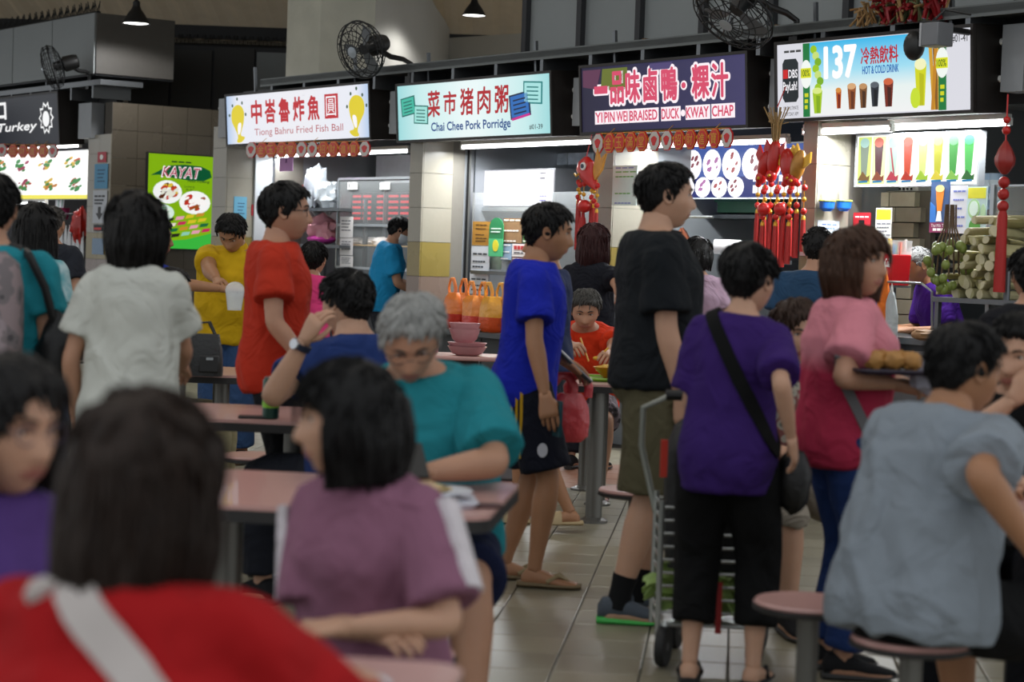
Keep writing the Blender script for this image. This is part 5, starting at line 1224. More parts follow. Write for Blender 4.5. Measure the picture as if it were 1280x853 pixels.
for q, x in enumerate((1026, 1047)):
    wv, z = wz(x, 255, u3b); s_ = thing('plastic_scoop', 'bright blue plastic scoop hanging on the pier', 'scoop', row(u3b + .03, wv, z), math.pi / 2 - TH, 'blue scoops on the pier')
    part('bowl', MB().rings([[(.062 * f * math.cos(a), -.03 + .045 * f * math.sin(a), zz) for a in np.linspace(0, 6.28, 16, endpoint=False)] for f, zz in ((.5, -.05), (.9, -.03), (1, .02))]), mat('1c62c0', .35, key='blue_plastic'), s_); part('rim', MB().tube([(.062 * math.cos(a), -.03 + .045 * math.sin(a), .02) for a in np.linspace(0, 6.28, 17)], .006, 6), mat('9cb04a', .4, key='olive_plastic'), s_); part('hook', MB().tube([(0, 0, .02), (0, .01, .08)], .006, 6), WHITE, s_)

# =================================================================== drinks stall
r, W, Hh = board('menu_light_box', 'lit white menu strip with eight tall drink pictures', 'menu board', 1071, 168, 1223, 231, .46, .05, G('f4f8ee', 1.25), edge=mat('9a9ea2', .4, .5, key='steel_edge'), surf='light_panel')
DC = (('8a9a8a', '7c5a30', 'a8d0c8'), ('5a2c3c', '8c4a34', 'd86a58'), ('b8d8c8', 'b43c4c', 'a8dccc'), ('c84428', 'b03020', 'd8503c'), ('d4dc84', '9cc030', 'e4ecac'), ('c4c428', 'd8c83c', 'd8d878'), ('44a444', '88c050', '7cc488'), ('54c05c', '2c6a30', '5cc890'))
for i, (a, b, c) in enumerate(DC):
    cx = -.43 + i * .1225
    if i < 4: art(r, W, Hh, 'tint_field', [(cx - .055, -.48), (cx + .055, -.48), (cx + .055, .48), (cx - .055, .48)], G(['cfe07a', 'e4ecb0', 'd8ecc8', 'f4f0dc'][i], 1.1), -.0025)
    art(r, W, Hh, 'drink_picture', [(cx - .038, .36), (cx - .024, -.3), (cx + .022, -.3), (cx + .036, .36)], G(a, .95), -.004); art(r, W, Hh, 'drink_top', oval(cx, .36, .038, .10), G(c, 1.), -.006)
    art(r, W, Hh, 'garnish', [(cx - .05, -.40), (cx - .01, -.22), (cx + .03, -.34), (cx + .05, -.30), (cx + .045, -.42)], G(b, .95), -.0075); art(r, W, Hh, 'caption', [(cx - .04, -.455), (cx + .035, -.445), (cx + .035, -.405), (cx - .04, -.415)], G('1c7cb0', .9), -.009)
art(r, W, Hh, 'cross_straw', [(-.21, .25), (-.20, .25), (-.165, -.3), (-.175, -.3)], G('b43c4c', .9), -.009)
back = row_thing('brick_panel', 'grubby pale brick panel at the back of the drinks stall', 'wall panel', uz(1096, 255, .8)[0], .8, 0)
rd = random.Random(2)
for i in range(9):
    for j in range(3): part('brick', MB().box(-.36 + j * .24 + .06 * (i % 2), -.36 + j * .24 + .06 * (i % 2) + .23, 0, .06 + .006 * rd.random(), 1.0 + i * .105, 1.0 + i * .105 + .097), mat(['a49c88', 'aea690', '948c78'][rd.randrange(3)], .85, var=.2, key='pale_brick'), back)
part('backing', MB().box(-.38, .46, .05, .1, 1.0, 1.95), mat('5c564a', .9, key='mortar'), back)
for lab, x0, y0, x1, y1, c, kd in (('red QR payment sticker on the left of the drinks stall', 1066.5, 266, 1088, 287, 'b82430', 0), ('white wall calendar with a yellow top in the drinks stall', 1094, 260, 1114, 312, 'c8cac4', 1), ('tall blue poster with a glass of orange tea', 1163, 227, 1186, 291, '2a4a78', 2), ('white price list sheet in the drinks stall', 1187, 232, 1208, 292, 'cfd0d6', 3), ('white poster with green cut fruit and a yellow heading', 1208, 233, 1233, 296, 'b9d0d4', 4)):
    r, W, Hh = board('notice', lab if 'QR' not in lab else 'red square payment sticker on the left of the drinks stall', 'notice', x0, y0, x1, y1, .43 if kd > 1 else .5, .006, mat(c, .45, var=.05, key='paper'), surf='sheet')
    if kd == 0: art(r, W, Hh, 'white_edge', [(-.46, -.46), (.46, -.46), (.46, -.36), (-.46, -.36)], WHITE, -.002); bars(r, W, Hh, [.25], WHITE, x0=-.38, x1=.45, h=.09); art(r, W, Hh, 'dark_mark', [(-.16, -.22), (.16, -.22), (.16, .06), (-.16, .06)], BLACK, -.003)
    if kd == 1: art(r, W, Hh, 'yellow_top', [(-.44, .22), (.44, .22), (.44, .46), (-.44, .46)], mat('c8cc24', .5, key='yellow_ink'), -.002); bars(r, W, Hh, [.12, .03, -.06, -.15, -.24, -.33, -.42], mat('70747c', .6, key='ink'), x0=-.4, x1=.5, h=.035)
    if kd == 2:
        art(r, W, Hh, 'purple_band', [(-.5, -.5), (.5, -.5), (.5, -.30), (-.5, -.30)], mat('7a1c4c', .5, key='purple_ink'), -.002); write('Thai Milk Tea', .8 * W, .06 * Hh, WHITE, r, 0, -.36 * Hh, -.004); bars(r, W, Hh, [-.44], WHITE, -.003, -.3, .4, .05)
        art(r, W, Hh, 'tea_glass', [(-.22, .34), (-.12, -.08), (.12, -.08), (.22, .34)], mat('d07a1c', .4, key='tea_ink'), -.003); art(r, W, Hh, 'tea_ice', oval(0, .36, .23, .07), mat('d8c884', .4, key='ice_ink'), -.005); art(r, W, Hh, 'glass_foot', [(-.08, -.08), (.08, -.08), (.16, -.28), (-.16, -.28)], mat('d8e0e4', .4, key='glass_ink'), -.004); art(r, W, Hh, 'blue_patch', [(-.5, -.3), (-.15, -.3), (-.2, .0), (-.5, .1)], mat('2468b0', .5, key='blue_ink'), -.0025)
    if kd == 3: bars(r, W, Hh, [.38, .2, .02, -.16, -.34], mat('6a74b4', .6, key='ink_blue'), x0=-.3, x1=.45, h=.04)
    if kd == 4:
        art(r, W, Hh, 'yellow_head', [(-.44, .26), (.44, .26), (.44, .47), (-.44, .47)], mat('d0cc20', .5, key='yellow_ink'), -.002); art(r, W, Hh, 'fruit_half', oval(-.12, .05, .30, .20), mat('9cc48c', .5, key='fruit_ink'), -.003); art(r, W, Hh, 'fruit_flesh', oval(-.12, .06, .22, .15), mat('d0e4d8', .5, key='flesh_ink'), -.005); art(r, W, Hh, 'green_mango', oval(-.05, -.30, .28, .16), mat('4a9030', .5, key='mango_ink'), -.004); art(r, W, Hh, 'fruit_slice', oval(.34, -.05, .13, .2), mat('a8c8a0', .5, key='fruit_ink2'), -.004)
for y, nm in ((263, 'upper'), (296, 'middle'), (328, 'lower'), (367, 'bottom')): shelf(nm + ' dark steel shelf of the drinks stall', 1120, 1250, y - 1, .95, .4, y == 263)
bk = thing('white_basket', 'white perforated plastic basket on the upper shelf of the drinks stall', 'basket', row_at(1140, 260, 1.08), -TH)
part('walls', MB().rings([[(.15 * f * a, .11 * f * b, z) for a, b in ((-1, -1), (1, -1), (1, 1), (-1, 1))] for f, z in ((.85, 0), (1, .16))]), mat('d0d0c8', .5, key='white_plastic2'), bk, bevel=.01)
for i in range(6):
    for j in range(4): part('slot', MB().box(-.10 + i * .036, -.085 + i * .036, -.112, -.098, .03 + j * .03, .045 + j * .03), BLACK, bk, smooth=0)
t = thing('extension_reel', 'bundle of white cable on top of the white basket', 'cable', row_at(1131, 241, 1.08), -TH)
for q in range(5): part('cable_loop', MB().tube([(.11 * math.cos(a) * (1 - .1 * q), .06 * math.sin(a), .02 * q + .02 * math.sin(a * 2 + q)) for a in np.linspace(0, 6.28, 18)], .014, 7), mat('bcbab4', .5, key='cable'), t)
# coke box of straws
P = row_at(1115, 357, .10)
bx = thing('straw_box', 'red straw holder with white script on the drinks stall counter', 'straw holder', P, -TH)
wA = (uz(1133, 340, .10)[0] - uz(1102, 340, .10)[0]) / 2 * .70
part('box', MB().rings([[(wA * f * a, .09 * f * b, z) for a, b in ((-1, -1), (1, -1), (1, 1), (-1, 1))] for f, z in ((.92, 0), (1.0, .20))]), mat('b0141c', .35, key='red_plastic'), bx, bevel=.008)
write('Coca-Cola', wA * 1.3, .055, WHITE, bx, wA * .15, .145, -.093, offset=.02, shear=.3)
cl = MB(); cl.rings([[(wA * f * a, .088 * f * b, z) for a, b in ((-1, -1), (1, -1), (1, 1), (-1, 1))] for f, z in ((.98, .20), (1.02, .29))], cap=False); part('clear_collar', cl, mat((.9, .92, .92), .1, alpha=.3, key='clear_plastic'), bx)
for q in range(14):
    c = ['2c6ab8', 'd83a2c', 'e0c030', '38a04c', 'd87a2c', 'd8d8d8'][q % 6]; part('straw', MB().tube([(-wA * .85 + q * wA * .13, -.05 + .035 * (q % 4), .05), (-wA * .9 + q * wA * .14, -.06 + .04 * (q % 4), .26 + .02 * (q % 3))], .008, 6), mat(c, .4, key='straw'), bx)
for q, (x, y) in enumerate(((1128, 327), (1140, 327), (1149, 328), (1238, 295), (1226, 295))): mug('white mug on the shelves of the drinks stall', row_at(x, y, 1.1), 'd4d6d6', .115, .05, 'white mugs of the drinks stall')
for q, x in enumerate((1235, 1243)):
    t = thing('cup_stack', 'stack of blue and white paper cups on the upper shelf', 'cups', row_at(x, 262, 1.12), 0, 'cup stacks of the drinks stall')
    for k_ in range(5): part('cup', MB().lathe([(.038, k_ * .045), (.05, k_ * .045 + .06), (.052, k_ * .045 + .062)], 16), mat(['9cb4cc', 'c8d4dc'][k_ % 2], .5, key='paper_cup'), t)
for q, (x, c) in enumerate(((1128, 'b8bcc0'), (1136, '4c90b0'), (1146, '7aa0a8'), (1152, 'c0ccd0'))):
    t = thing('condensed_milk_can', 'tin can on the bottom shelf behind the uncle', 'can', row_at(x, 366, 1.1), 0, 'cans on the bottom shelf'); part('can', MB().lathe([(.05, 0), (.052, .004), (.052, .136), (.05, .14)]), mat('a8acb0', .3, .8, key='tin'), t); part('paper_label', MB().lathe([(.0525, .02), (.0525, .12)], cap=False), mat(c, .5, key='tin_label'), t)
cnt = row_thing('serving_counter', 'dark steel counter of the drinks stall', 'counter', (u3b + u4a) / 2, .30, 0); Lc = u4a - u3b
part('worktop', MB().box(-Lc / 2, Lc / 2, -.3, .35, .94, .98), DSTEEL, cnt); part('front_panel', MB().box(-Lc / 2, Lc / 2, -.27, -.24, 0, .94), mat('3a3c40', .5, .4, key='counter_front2'), cnt)
part('lower_panel', MB().box(-Lc / 2 + .1, Lc / 2 - .4, -.285, -.27, .5, .9), DSTEEL, cnt)
# straw stand: a post carrying the straw holder
ps = thing('box_stand', 'slim steel stand under the red straw holder', 'stand', (P.x, P.y, 0), -TH); part('post', MB().box(-.02, .02, -.02, .02, .98, P.z - .001), STEEL, ps); part('plate', MB().box(-wA, wA, -.09, .09, P.z - .012, P.z - .001), STEEL, ps)
# bunch of small green fruit hanging
P = row_at(1186, 322, -.16); fr_ = thing('fruit_bunch', 'hanging bunch of small green limes on dry stalks', 'fruit bunch', P, 0)
rd = random.Random(9)
for q in range(7): part('stalk', MB().tube([(.01 * (q - 3), .01 * (q % 3), .32), (.012 * (q - 3), 0, .18), (.03 * (q - 3), .01, .04), (.035 * (q - 3), .02 * (q % 3 - 1), -.1)], .006, 5), mat('5a4630', .8, key='dry_stalk'), fr_)
fmesh = None
for q in range(34):
    a, h = rd.random() * 6.28, rd.random(); rr = .13 * math.sin(math.pi * (.15 + .8 * h)); c = (rr * math.cos(a), rr * math.sin(a) * .8, .06 - .30 * h + .03)
    if fmesh is None: fmesh = MB().ball((0, 0, 0), (.027, .027, .031), 10, 7).mesh('lime'); fmesh.materials.append(mat('72803a', .4, 0, .25, 20, key='lime_skin'))
    o = link('lime', fmesh, None, fr_, loc=c)
# sugar cane pile
rack = thing('cane_shelf', 'dark steel shelf under the pile of sugar cane', 'shelf', row_at(1240, 374, .1), -TH); part('board', MB().box(-.30, .36, -.2, .3, -.03, 0), DSTEEL, rack); zr = rack.location.z
for s_ in (-.28, .34): part('leg', MB().box(s_ - .015, s_ + .015, -.18, -.15, .98 - zr, -.03), DSTEEL, rack)
cane = [mat(c, .65, 0, .25, 15, key='cane_rind') for c in ('a8a278', '8c8454', 'b8b088')]; pith = mat('c4bc9c', .7, 0, .15, 20, key='cane_pith')
rd = random.Random(3)
for lv in range(9):
    n = 5 - lv // 3
    for q in range(n):
        x = -.24 + q * .095 + .03 * (lv % 2) + .030 * lv + rd.uniform(-.02, .02); z = .03 + lv * .054 + rd.uniform(-.01, .012); y0_ = -.19 + rd.uniform(-.06, .06); dx = rd.uniform(-.24, .18); up_ = rd.uniform(-.05, .04)
        c = thing('sugar_cane', 'cut length of pale green sugar cane in the pile', 'sugar cane', rack.location + (UV * x + Vector((0, 0, z))), -TH, 'sugar cane lengths in the pile')
        r0 = rd.uniform(.022, .036); fl_ = rd.uniform(.5, 1.6); sl = rd.uniform(-.03, .03)
        part('rind', MB().tube([(0, y0_, 0), (dx * .5, .06, up_ * .5 + .004), (dx, .24, up_)], r0, 10, flat=fl_), cane[rd.randrange(3)], c); part('cut_end', MB().tube([(-sl * .1, y0_ - .003, 0), (0, y0_ + .004, 0)], r0 * .9, 10, flat=fl_), pith, c)
# glass cabinet at the right edge
gc = row_thing('glass_cabinet', 'steel framed glass cabinet at the right end of the drinks stall', 'cabinet', uz(1275, 300, .2)[0], .2, 0)
for x in (-.22, .5):
    for y in (0, .5): part('post', MB().box(x - .015, x + .015, y - .015, y + .015, 0, 1.95), STEEL, gc)
for z in (.9, 1.4, 1.95): part('shelf_board', MB().box(-.22, .5, 0, .5, z - .012, z), STEEL, gc)
part('front_pane', MB().box(-.22, .5, -.004, .004, .9, 1.95), GLASS, gc); part('side_pane', MB().box(-.224, -.216, 0, .5, .9, 1.95), GLASS, gc); part('base', MB().box(-.22, .5, 0, .5, .1, .88), DSTEEL, gc)
# white and blue cloths by the pink shirt woman
for lab, x, y, c, rx in (('white cloth hanging at the drinks counter', 1087, 380, 'c6c9ce', .06), ('blue cloth strip hanging at the drinks counter', 1095, 382, '2a7cc0', .03), ('orange cloth hanging at the drinks counter', 1104, 378, 'd8702c', .05), ('small clear plastic bag hanging at the drinks counter', 1113, 405, 'b4babd', .06)):
    P = row_at(x, y, -.05); Rg = [[(rx * f * math.cos(a), .03 * f * math.sin(a) + .008 * math.sin(a * 3 + z * 30), z) for a in np.linspace(0, 6.28, 16, endpoint=False)] for f, z in ((1.15, -.2), (1.1, -.08), (.9, .05), (.6, .15), (.25, .2))]
    h_ = thing('hanging_cloth', lab, 'cloth', P, -TH); part('cloth', MB().rings(Rg), fabric(c), h_); part('loop', MB().tube([(-.01, 0, .19), (0, 0, .26), (.01, 0, .19)], .004, 6), WHITE, h_)
hr = row_thing('hanging_rail', 'thin steel rail in front of the drinks counter holding cloths', 'rail', uz(1100, 350, -.05)[0], -.05, 0); zz = uz(1100, 352, -.05)[1]; part('rail', MB().tube([(-.25, 0, zz), (.35, 0, zz)], .008, 6), STEEL, hr)
for s_ in (-.25, .35): part('bracket', MB().tube([(s_, 0, zz), (s_, .1, zz - .05), (s_, .12, .98)], .008, 6), STEEL, hr)

# =================================================================== hanging ornaments
TAS = mat('a01410', .6, 0, .2, 30, .3, 120, (1, 1, .1), key='red_tassel'); BEAD = mat('b81814', .3, key='red_bead'); GOLD = mat('c8962c', .3, .5, key='gold_trim')
def strand(r, x, y, ztop, zbead, zend, rt=.018):
    part('bead_string', MB().tube([(x, y, ztop), (x, y, zbead)], .003, 5), GOLD, r)
    n = 3
    for q in range(n): part('bead', MB().ball((x, y, ztop + (zbead - ztop) * (q + .6) / n), .022 if q % 2 == 0 else .017, 10, 7), BEAD if q != 1 else GOLD, r)
    part('tassel_cap', MB().lathe([(.006, zbead + .005), (rt * .8, zbead - .005), (rt * .9, zbead - .025)], 10, M=Matrix.Translation((x, y, 0))), GOLD, r)
    part('tassel', MB().lathe([(rt * .85, zbead - .022), (rt, zbead - .1), (rt * 1.1, zend)], 10, M=Matrix.Translation((x, y, 0))), TAS, r)
u, z = uz(972, 125, -.10); r = row_thing('lantern_ornament', 'large red hanging ornament with carp figures, dried straw top and long tassels', 'ornament', u, -.10, z)
def dz(y): return uz(972, y, -.10)[1] - z
straw = MB()
for q in range(26):
    a = q * 2.4; f = .01 + .012 * (q % 3); straw.tube([(f * math.cos(a) * .6, f * math.sin(a) * .6, dz(180)), (f * math.cos(a), f * math.sin(a), dz(155)), (f * 2.6 * math.cos(a), f * 2.6 * math.sin(a), dz(134 + 6 * (q % 4)))], .004, 4)
o = part('straw_bundle', straw, mat('9a7c50', .8, 0, .25, 20, key='straw'), r); o['kind'] = 'stuff'
part('cord', MB().tube([(0, 0, dz(134)), (.02, .05, dz(108))], .004, 5), BEAD, r)
for q, (dx, yy, rx, rz_, tilt) in enumerate(((-.01, 198, .055, .13, .1), (.13, 206, .07, .11, -.2), (-.10, 206, .05, .10, .25), (.22, 208, .055, .11, .3))):
    M = Matrix.Translation((dx, 0, dz(yy))) @ Matrix.Rotation(tilt, 4, 'Y'); c = part('carp_figure', MB().ball((0, 0, 0), (rx, .045, rz_), 16, 10, M=M), mat('b01c14', .3, 0, .25, 16, key='carp_red') if q != 3 else mat('a8742c', .35, .2, .3, 18, key='carp_gold'), r)
    for s_ in (-1, 1): part('fin', MB().poly([(s_ * rx * .7, -.02), (s_ * (rx + .05), .05), (s_ * (rx + .035), .12), (s_ * rx * .6, .06)], -.008, .008, M=M), GOLD if q % 2 else BEAD, c)
    part('carp_head', MB().ball((0, -.01, -rz_ * .9), (rx * .7, .04, .045), 12, 8, M=M), BEAD, c); part('carp_eye', MB().ball((rx * .3, -.045, -rz_ * .9), .012, 8, 6, M=M), GOLD, c)
rd = random.Random(5)
for q in range(11):
    x = -.155 + q * .042; strand(r, x, .03 * math.sin(q * 2.1), dz(222 + 4 * (q % 3)), dz(262 + 8 * (q % 3)), dz(300 + [25, 18, 30, 12, 32, 26, 34, 20, 30, 22, 14][q]))
for x, yy in ((-.04, 262), (.12, 262)): part('red_lantern', MB().ball((x, -.05, dz(yy)), (.05, .04, .045), 12, 8), BEAD, r)
u, z = uz(733, 196, -.05); r = row_thing('carp_ornament', 'red hanging carp ornament with round eye, beads and tassels at the porridge stall', 'ornament', u, -.05, z)
def dz2(y): return uz(733, y, -.05)[1] - z
b_ = part('carp_body', MB().rings([[(cx + rx * math.cos(a), .05 * f * math.sin(a), zz + .0) if False else (cx + rx * math.cos(a), .05 * f * math.sin(a), zz) for a in np.linspace(0, 6.28, 16, endpoint=False)] for cx, rx, zz, f in ((.0, .02, .0, .3), (.0, .085, -.04, .8), (-.005, .10, -.10, 1), (.03, .085, -.16, 1), (.08, .06, -.21, .8), (.13, .02, -.25, .4))]), mat('b81a16', .3, 0, .2, 16, key='carp_red2'), r)
part('tail_fin', MB().poly([(.10, -.20), (.20, -.10), (.24, .02), (.17, -.03), (.14, .06), (.10, -.08)], -.01, .01), mat('c08430', .4, .2, .25, 18, key='gold_fin'), b_)
part('eye_white', MB().disc((.03, -.052, -.075), .03, 'y', 14, d=.012), WHITE, b_); part('pupil', MB().disc((.03, -.06, -.075), .017, 'y', 12, d=.01), mat('101830', .3, key='pupil'), b_); part('mouth', MB().tube([(-.09, -.04, -.13), (-.05, -.052, -.15), (-.02, -.05, -.13)], .008, 6), GOLD, b_)
part('cord', MB().tube([(0, 0, 0), (.02, .03, dz2(168))], .004, 5), BEAD, r)
for q in range(6): strand(r, -.14 + q * .056 + .03, .02 * math.cos(q * 2), dz2(222 + 3 * (q % 2)), dz2(250 + 6 * (q % 3)), dz2(285 + [28, 22, 8, 12, 10, 3][q]), .016)
part('red_lantern', MB().ball((.035, -.03, dz2(258)), (.06, .05, .05), 12, 8), BEAD, r)
part('large_tassel', MB().lathe([(.02, dz2(272)), (.034, dz2(285)), (.04, dz2(322))], 12, M=Matrix.Translation((.02, -.03, 0))), TAS, r)
u, z = uz(1260, 118, -.12); r = row_thing('tassel_ornament', 'single red spindle shaped lantern with beads and one long tassel', 'ornament', u, -.12, z)
def dz3(y): return uz(1260, y, -.12)[1] - z
part('cord', MB().tube([(0, 0, 0), (0, 0, dz3(178))], .005, 6), BEAD, r)
for yy, rr in ((150, .022), (163, .026)): part('bead', MB().ball((0, 0, dz3(yy)), rr, 12, 8), BEAD, r)
part('spindle_lantern', MB().lathe([(.01, dz3(176)), (.04, dz3(186)), (.062, dz3(198)), (.058, dz3(206)), (.03, dz3(215)), (.015, dz3(218))], 8), mat('8c2420', .35, 0, .2, 14, key='lantern_red'), r)
for yy in (228, 243, 258): part('bead', MB().ball((0, 0, dz3(yy)), .035, 12, 8), mat('a01814', .5, 0, .2, 40, .4, 60, key='knotted_red'), r)
part('tassel', MB().lathe([(.018, dz3(262)), (.03, dz3(270)), (.036, dz3(366))], 12), TAS, r)
tag(part('steel_pole', MB().tube([(0, 0, 0), (0, 0, 1.5)], .02, 10), DSTEEL, loc=row(u + .0, -.05, 0)), 'plain steel pole under the spindle shaped lantern', 'pole')
# dried decorations above the drinks sign
u, z = uz(1095, 22, -.03); r = row_thing('dried_decoration', 'bunch of dried grass and red tinsel on the ledge above the drinks sign', 'decoration', u, -.03, z)
rd = random.Random(8); gm, rm, lm = MB(), MB(), MB()
for q in range(90):
    x = rd.uniform(-.18, .55); a = rd.uniform(-.5, .5); h = rd.uniform(.1, .3); mb = gm if x < .02 or rd.random() < .2 else (rm if rd.random() < .6 else lm)
    mb.tube([(x, rd.uniform(-.08, .08), -.05), (x + a * .1, rd.uniform(-.1, .1), h * .4), (x + a * .25, rd.uniform(-.14, .1), h * .6 - .06)], .008 if mb is not rm else .014, 4)
for mb, nm, m_ in ((gm, 'dried_grass', mat('8a6c44', .9, key='dried_grass')), (rm, 'red_tinsel', mat('7c1018', .3, .3, .3, 60, key='tinsel')), (lm, 'dried_leaves', mat('4a5030', .8, key='dried_leaf'))):
    o = part(nm, mb, m_, r); o['kind'] = 'stuff'
ua, za = uz(806, 58, .25); ub, zb = uz(985, 36, .25)
pl = row_thing('wooden_plank', 'long weathered brown plank lying on the ledge above the duck sign', 'plank', (ua + ub) / 2, .25, 3.022); part('board', MB().box((ua - ub) / 2, (ub - ua) / 2, -.06, .06, 0, .035), mat('6b5234', .8, 0, .25, 6, .2, 30, (1, 8, 8), key='old_wood'), pl, bevel=.004)
for q in (-1, 1): part('end_batten', MB().box(q * (ub - ua) * .46 - .02, q * (ub - ua) * .46 + .02, -.065, .065, .0355, .05), mat('5c462c', .8, key='old_wood2'), pl)
# security camera on its mount
P = row_at(1168, 45, -.32); r = thing('security_camera', 'dark dome camera on a grey bracket in front of the drinks sign', 'camera', P, -TH)
part('bracket_box', MB().box(-.07, .06, -.04, .10, -.06, .08), mat('6c6e72', .5, .2, key='grey_metal2'), r, bevel=.006); part('light_side', MB().box(-.085, -.07, -.04, .10, -.06, .08), mat('a8aaae', .5, key='grey_light'), r); part('camera_ball', MB().ball((-.15, -.01, -.05), (.065, .065, .09), 16, 10), BLACK, r); part('cable', MB().tube([(.0, 0, .1), (.03, .05, .16), (.1, .2, .14)], .008, 6), BLACK, r); part('arm', MB().tube([(0, .1, .05), (0, .34, .05)], .02, 8), BLACK, r)

# =================================================================== fans and pendant lamps
def fan(label, x, y, w, face, rad, base, group='wall fans above the signs', size=1.):
    """face: direction the cage looks (row frame); base: foot of the arm (row frame offset)"""
    u, z = uz(x, y, w); r = row_thing('wall_fan', label, 'fan', u, w, z, group)
    f = Vector(face).normalized(); up = Vector((0, 0, 1)); s_ = f.cross(up).normalized(); q = s_.cross(f)
    M = Matrix((s_, q, f)).transposed().to_4x4()        # local z = where it blows
    cg = MB(); n = 20
    for zz, rr in ((.0, 1.), (.05, .98), (.09, .72), (.105, .42), (-.06, .9), (-.10, .55)): cg.tube([(rad * rr * math.cos(a), rad * rr * math.sin(a), zz) for a in np.linspace(0, 2 * math.pi, 33)], .0045 if rr < .99 else .009, 5, M=M)
    for i in range(n):
        a = 2 * math.pi * i / n; cs, sn = math.cos(a), math.sin(a); t = .35; c2, s2 = math.cos(a + t), math.sin(a + t)
        cg.tube([(.03 * c2, .03 * s2, .115), (rad * .5 * math.cos(a + t * .6), rad * .5 * math.sin(a + t * .6), .10), (rad * .9 * cs, rad * .9 * sn, .07), (rad * cs, rad * sn, 0)], .0035, 4, M=M)
        cg.tube([(.06 * cs, .06 * sn, -.115), (rad * .55 * cs, rad * .55 * sn, -.10), (rad * .9 * cs, rad * .9 * sn, -.06), (rad * cs, rad * sn, 0)], .0035, 4, M=M)
    o = part('cage', cg, IRON, r)
    part('hub_badge', MB().lathe([(.0, .112), (.045, .112), (.05, .12), (.0, .125)], 14, M=M), mat('9ca4ac', .4, .4, key='badge'), r)
    for i in range(3):
        a0 = 2 * math.pi * i / 3; Rg = []
        for rr, wd_, tw in ((.05, .05, .6), (rad * .5, .10, .45), (rad * .88, .11, .3)):
            ring = []
            for e in (-1, 1):
                a = a0 + e * wd_ / max(rr, .08) * .5; ring.append((rr * math.cos(a), rr * math.sin(a), -.01 + e * .02 * tw))
            ring = [ring[0], ring[1], (ring[1][0], ring[1][1], ring[1][2] - .006), (ring[0][0], ring[0][1], ring[0][2] - .006)]; Rg.append(ring)
        part('blade', MB().rings(Rg, M=M), mat('55595c', .4, key='fan_blade'), r)
    part('motor', MB().lathe([(.02, -.30), (.07, -.29), (.085, -.24), (.088, -.13), (.06, -.11), (.05, -.02)], 18, M=M), BLACK, r)
    b0 = M @ Vector((0, -.06, -.22)); ub_, zb_ = uz(base[0], base[1], .02); e_ = Vector((ub_ - u, .02 - w, zb_ - z)); part('arm', MB().tube([b0, b0 + (e_ - b0) * .35 + Vector((0, 0, .03)), b0 + (e_ - b0) * .75 + Vector((0, 0, .10)), Vector((e_.x, e_.y, e_.z + .12)), e_], [.025, .024, .022, .022, .024], 10), BLACK, r)
    part('wall_plate', MB().box(e_.x - .04, e_.x + .04, e_.y - .03, e_.y + .03, e_.z - .05, e_.z + .01), BLACK, r)
    return r
fan('black cage fan with see-through grille above the fish ball sign', 452, 62, -.30, (.2, -.91, -.3), .25, (513, 97))
fan('black cage fan seen edge on above the grey panels of the black sign', 66, 84, -.40, (-.44, -.86, -.3), .25, (112, 106))
fan('black cage fan tilted down above the braised duck sign', 918, 16, -.45, (.03, -.64, -.75), .29, (995, 48))
def pendant(label, x, y, Y, sc=1.):
    P = at_y(x, y, Y); r = thing('pendant_lamp', label, 'lamp', P, 0, 'pendant lamps under the roof'); r.scale = (sc, sc, sc)
    part('shade', MB().lathe([(.155, 0), (.15, .015), (.10, .10), (.055, .16), (.04, .20), (.04, .24)], 24, cap=False).lathe([(.04, .24), (.02, .26), (.0, .262)], 24, cap=False), IRON, r); part('diffuser', MB().lathe([(.148, .012), (.10, .004), (.0, .0)], 24), glow((1., .99, .95), 6.), r)
    part('stem', MB().tube([(0, 0, .25), (0, 0, (roof_z(Y) - P.z) / sc + .1)], .012, 8), IRON, r)
    ld = bpy.data.lights.new('pendant_light', 'SPOT'); ld.energy = 90; ld.spot_size = R(165); ld.shadow_soft_size = .15; lo = bpy.data.objects.new('pendant_light', ld); col.objects.link(lo); lo.parent = r; lo.location = (0, 0, -.02)
pendant('round pendant lamp hanging over the dark passage', 170, 30, 22.0); pendant('round pendant lamp hanging before the white gable wall', 592.5, 20, 23.0, .9)
for X in (-4.2, 0., 4.2):  # unseen lamps added above the tables as overhead fill, repeating the visible pendants
    for Y in (8.6, 12.6, 16.6):
        if X > 3 and Y > 11: continue
        r = thing('pendant_lamp', 'added unseen pendant lamp for overhead fill above the hall tables', 'lamp', (X, Y, 5.7), 0, 'added fill lamps over the hall')
        part('shade', MB().lathe([(.155, 0), (.15, .015), (.10, .10), (.055, .16), (.04, .20), (.04, .24)], 20, cap=False), IRON, r); part('diffuser', MB().lathe([(.148, .012), (.10, .004), (.0, .0)], 20), glow((1., .99, .95), 6.), r); part('stem', MB().tube([(0, 0, .2), (0, 0, roof_z(Y) - 5.7)], .012, 8), IRON, r)
        ld = bpy.data.lights.new('pendant_light', 'SPOT'); ld.energy = 140; ld.spot_size = R(150); ld.spot_blend = .6; ld.shadow_soft_size = .15; ld.color = (1., .98, .94); lo = bpy.data.objects.new('pendant_light', ld); col.objects.link(lo); lo.parent = r; lo.location = (0, 0, -.02)
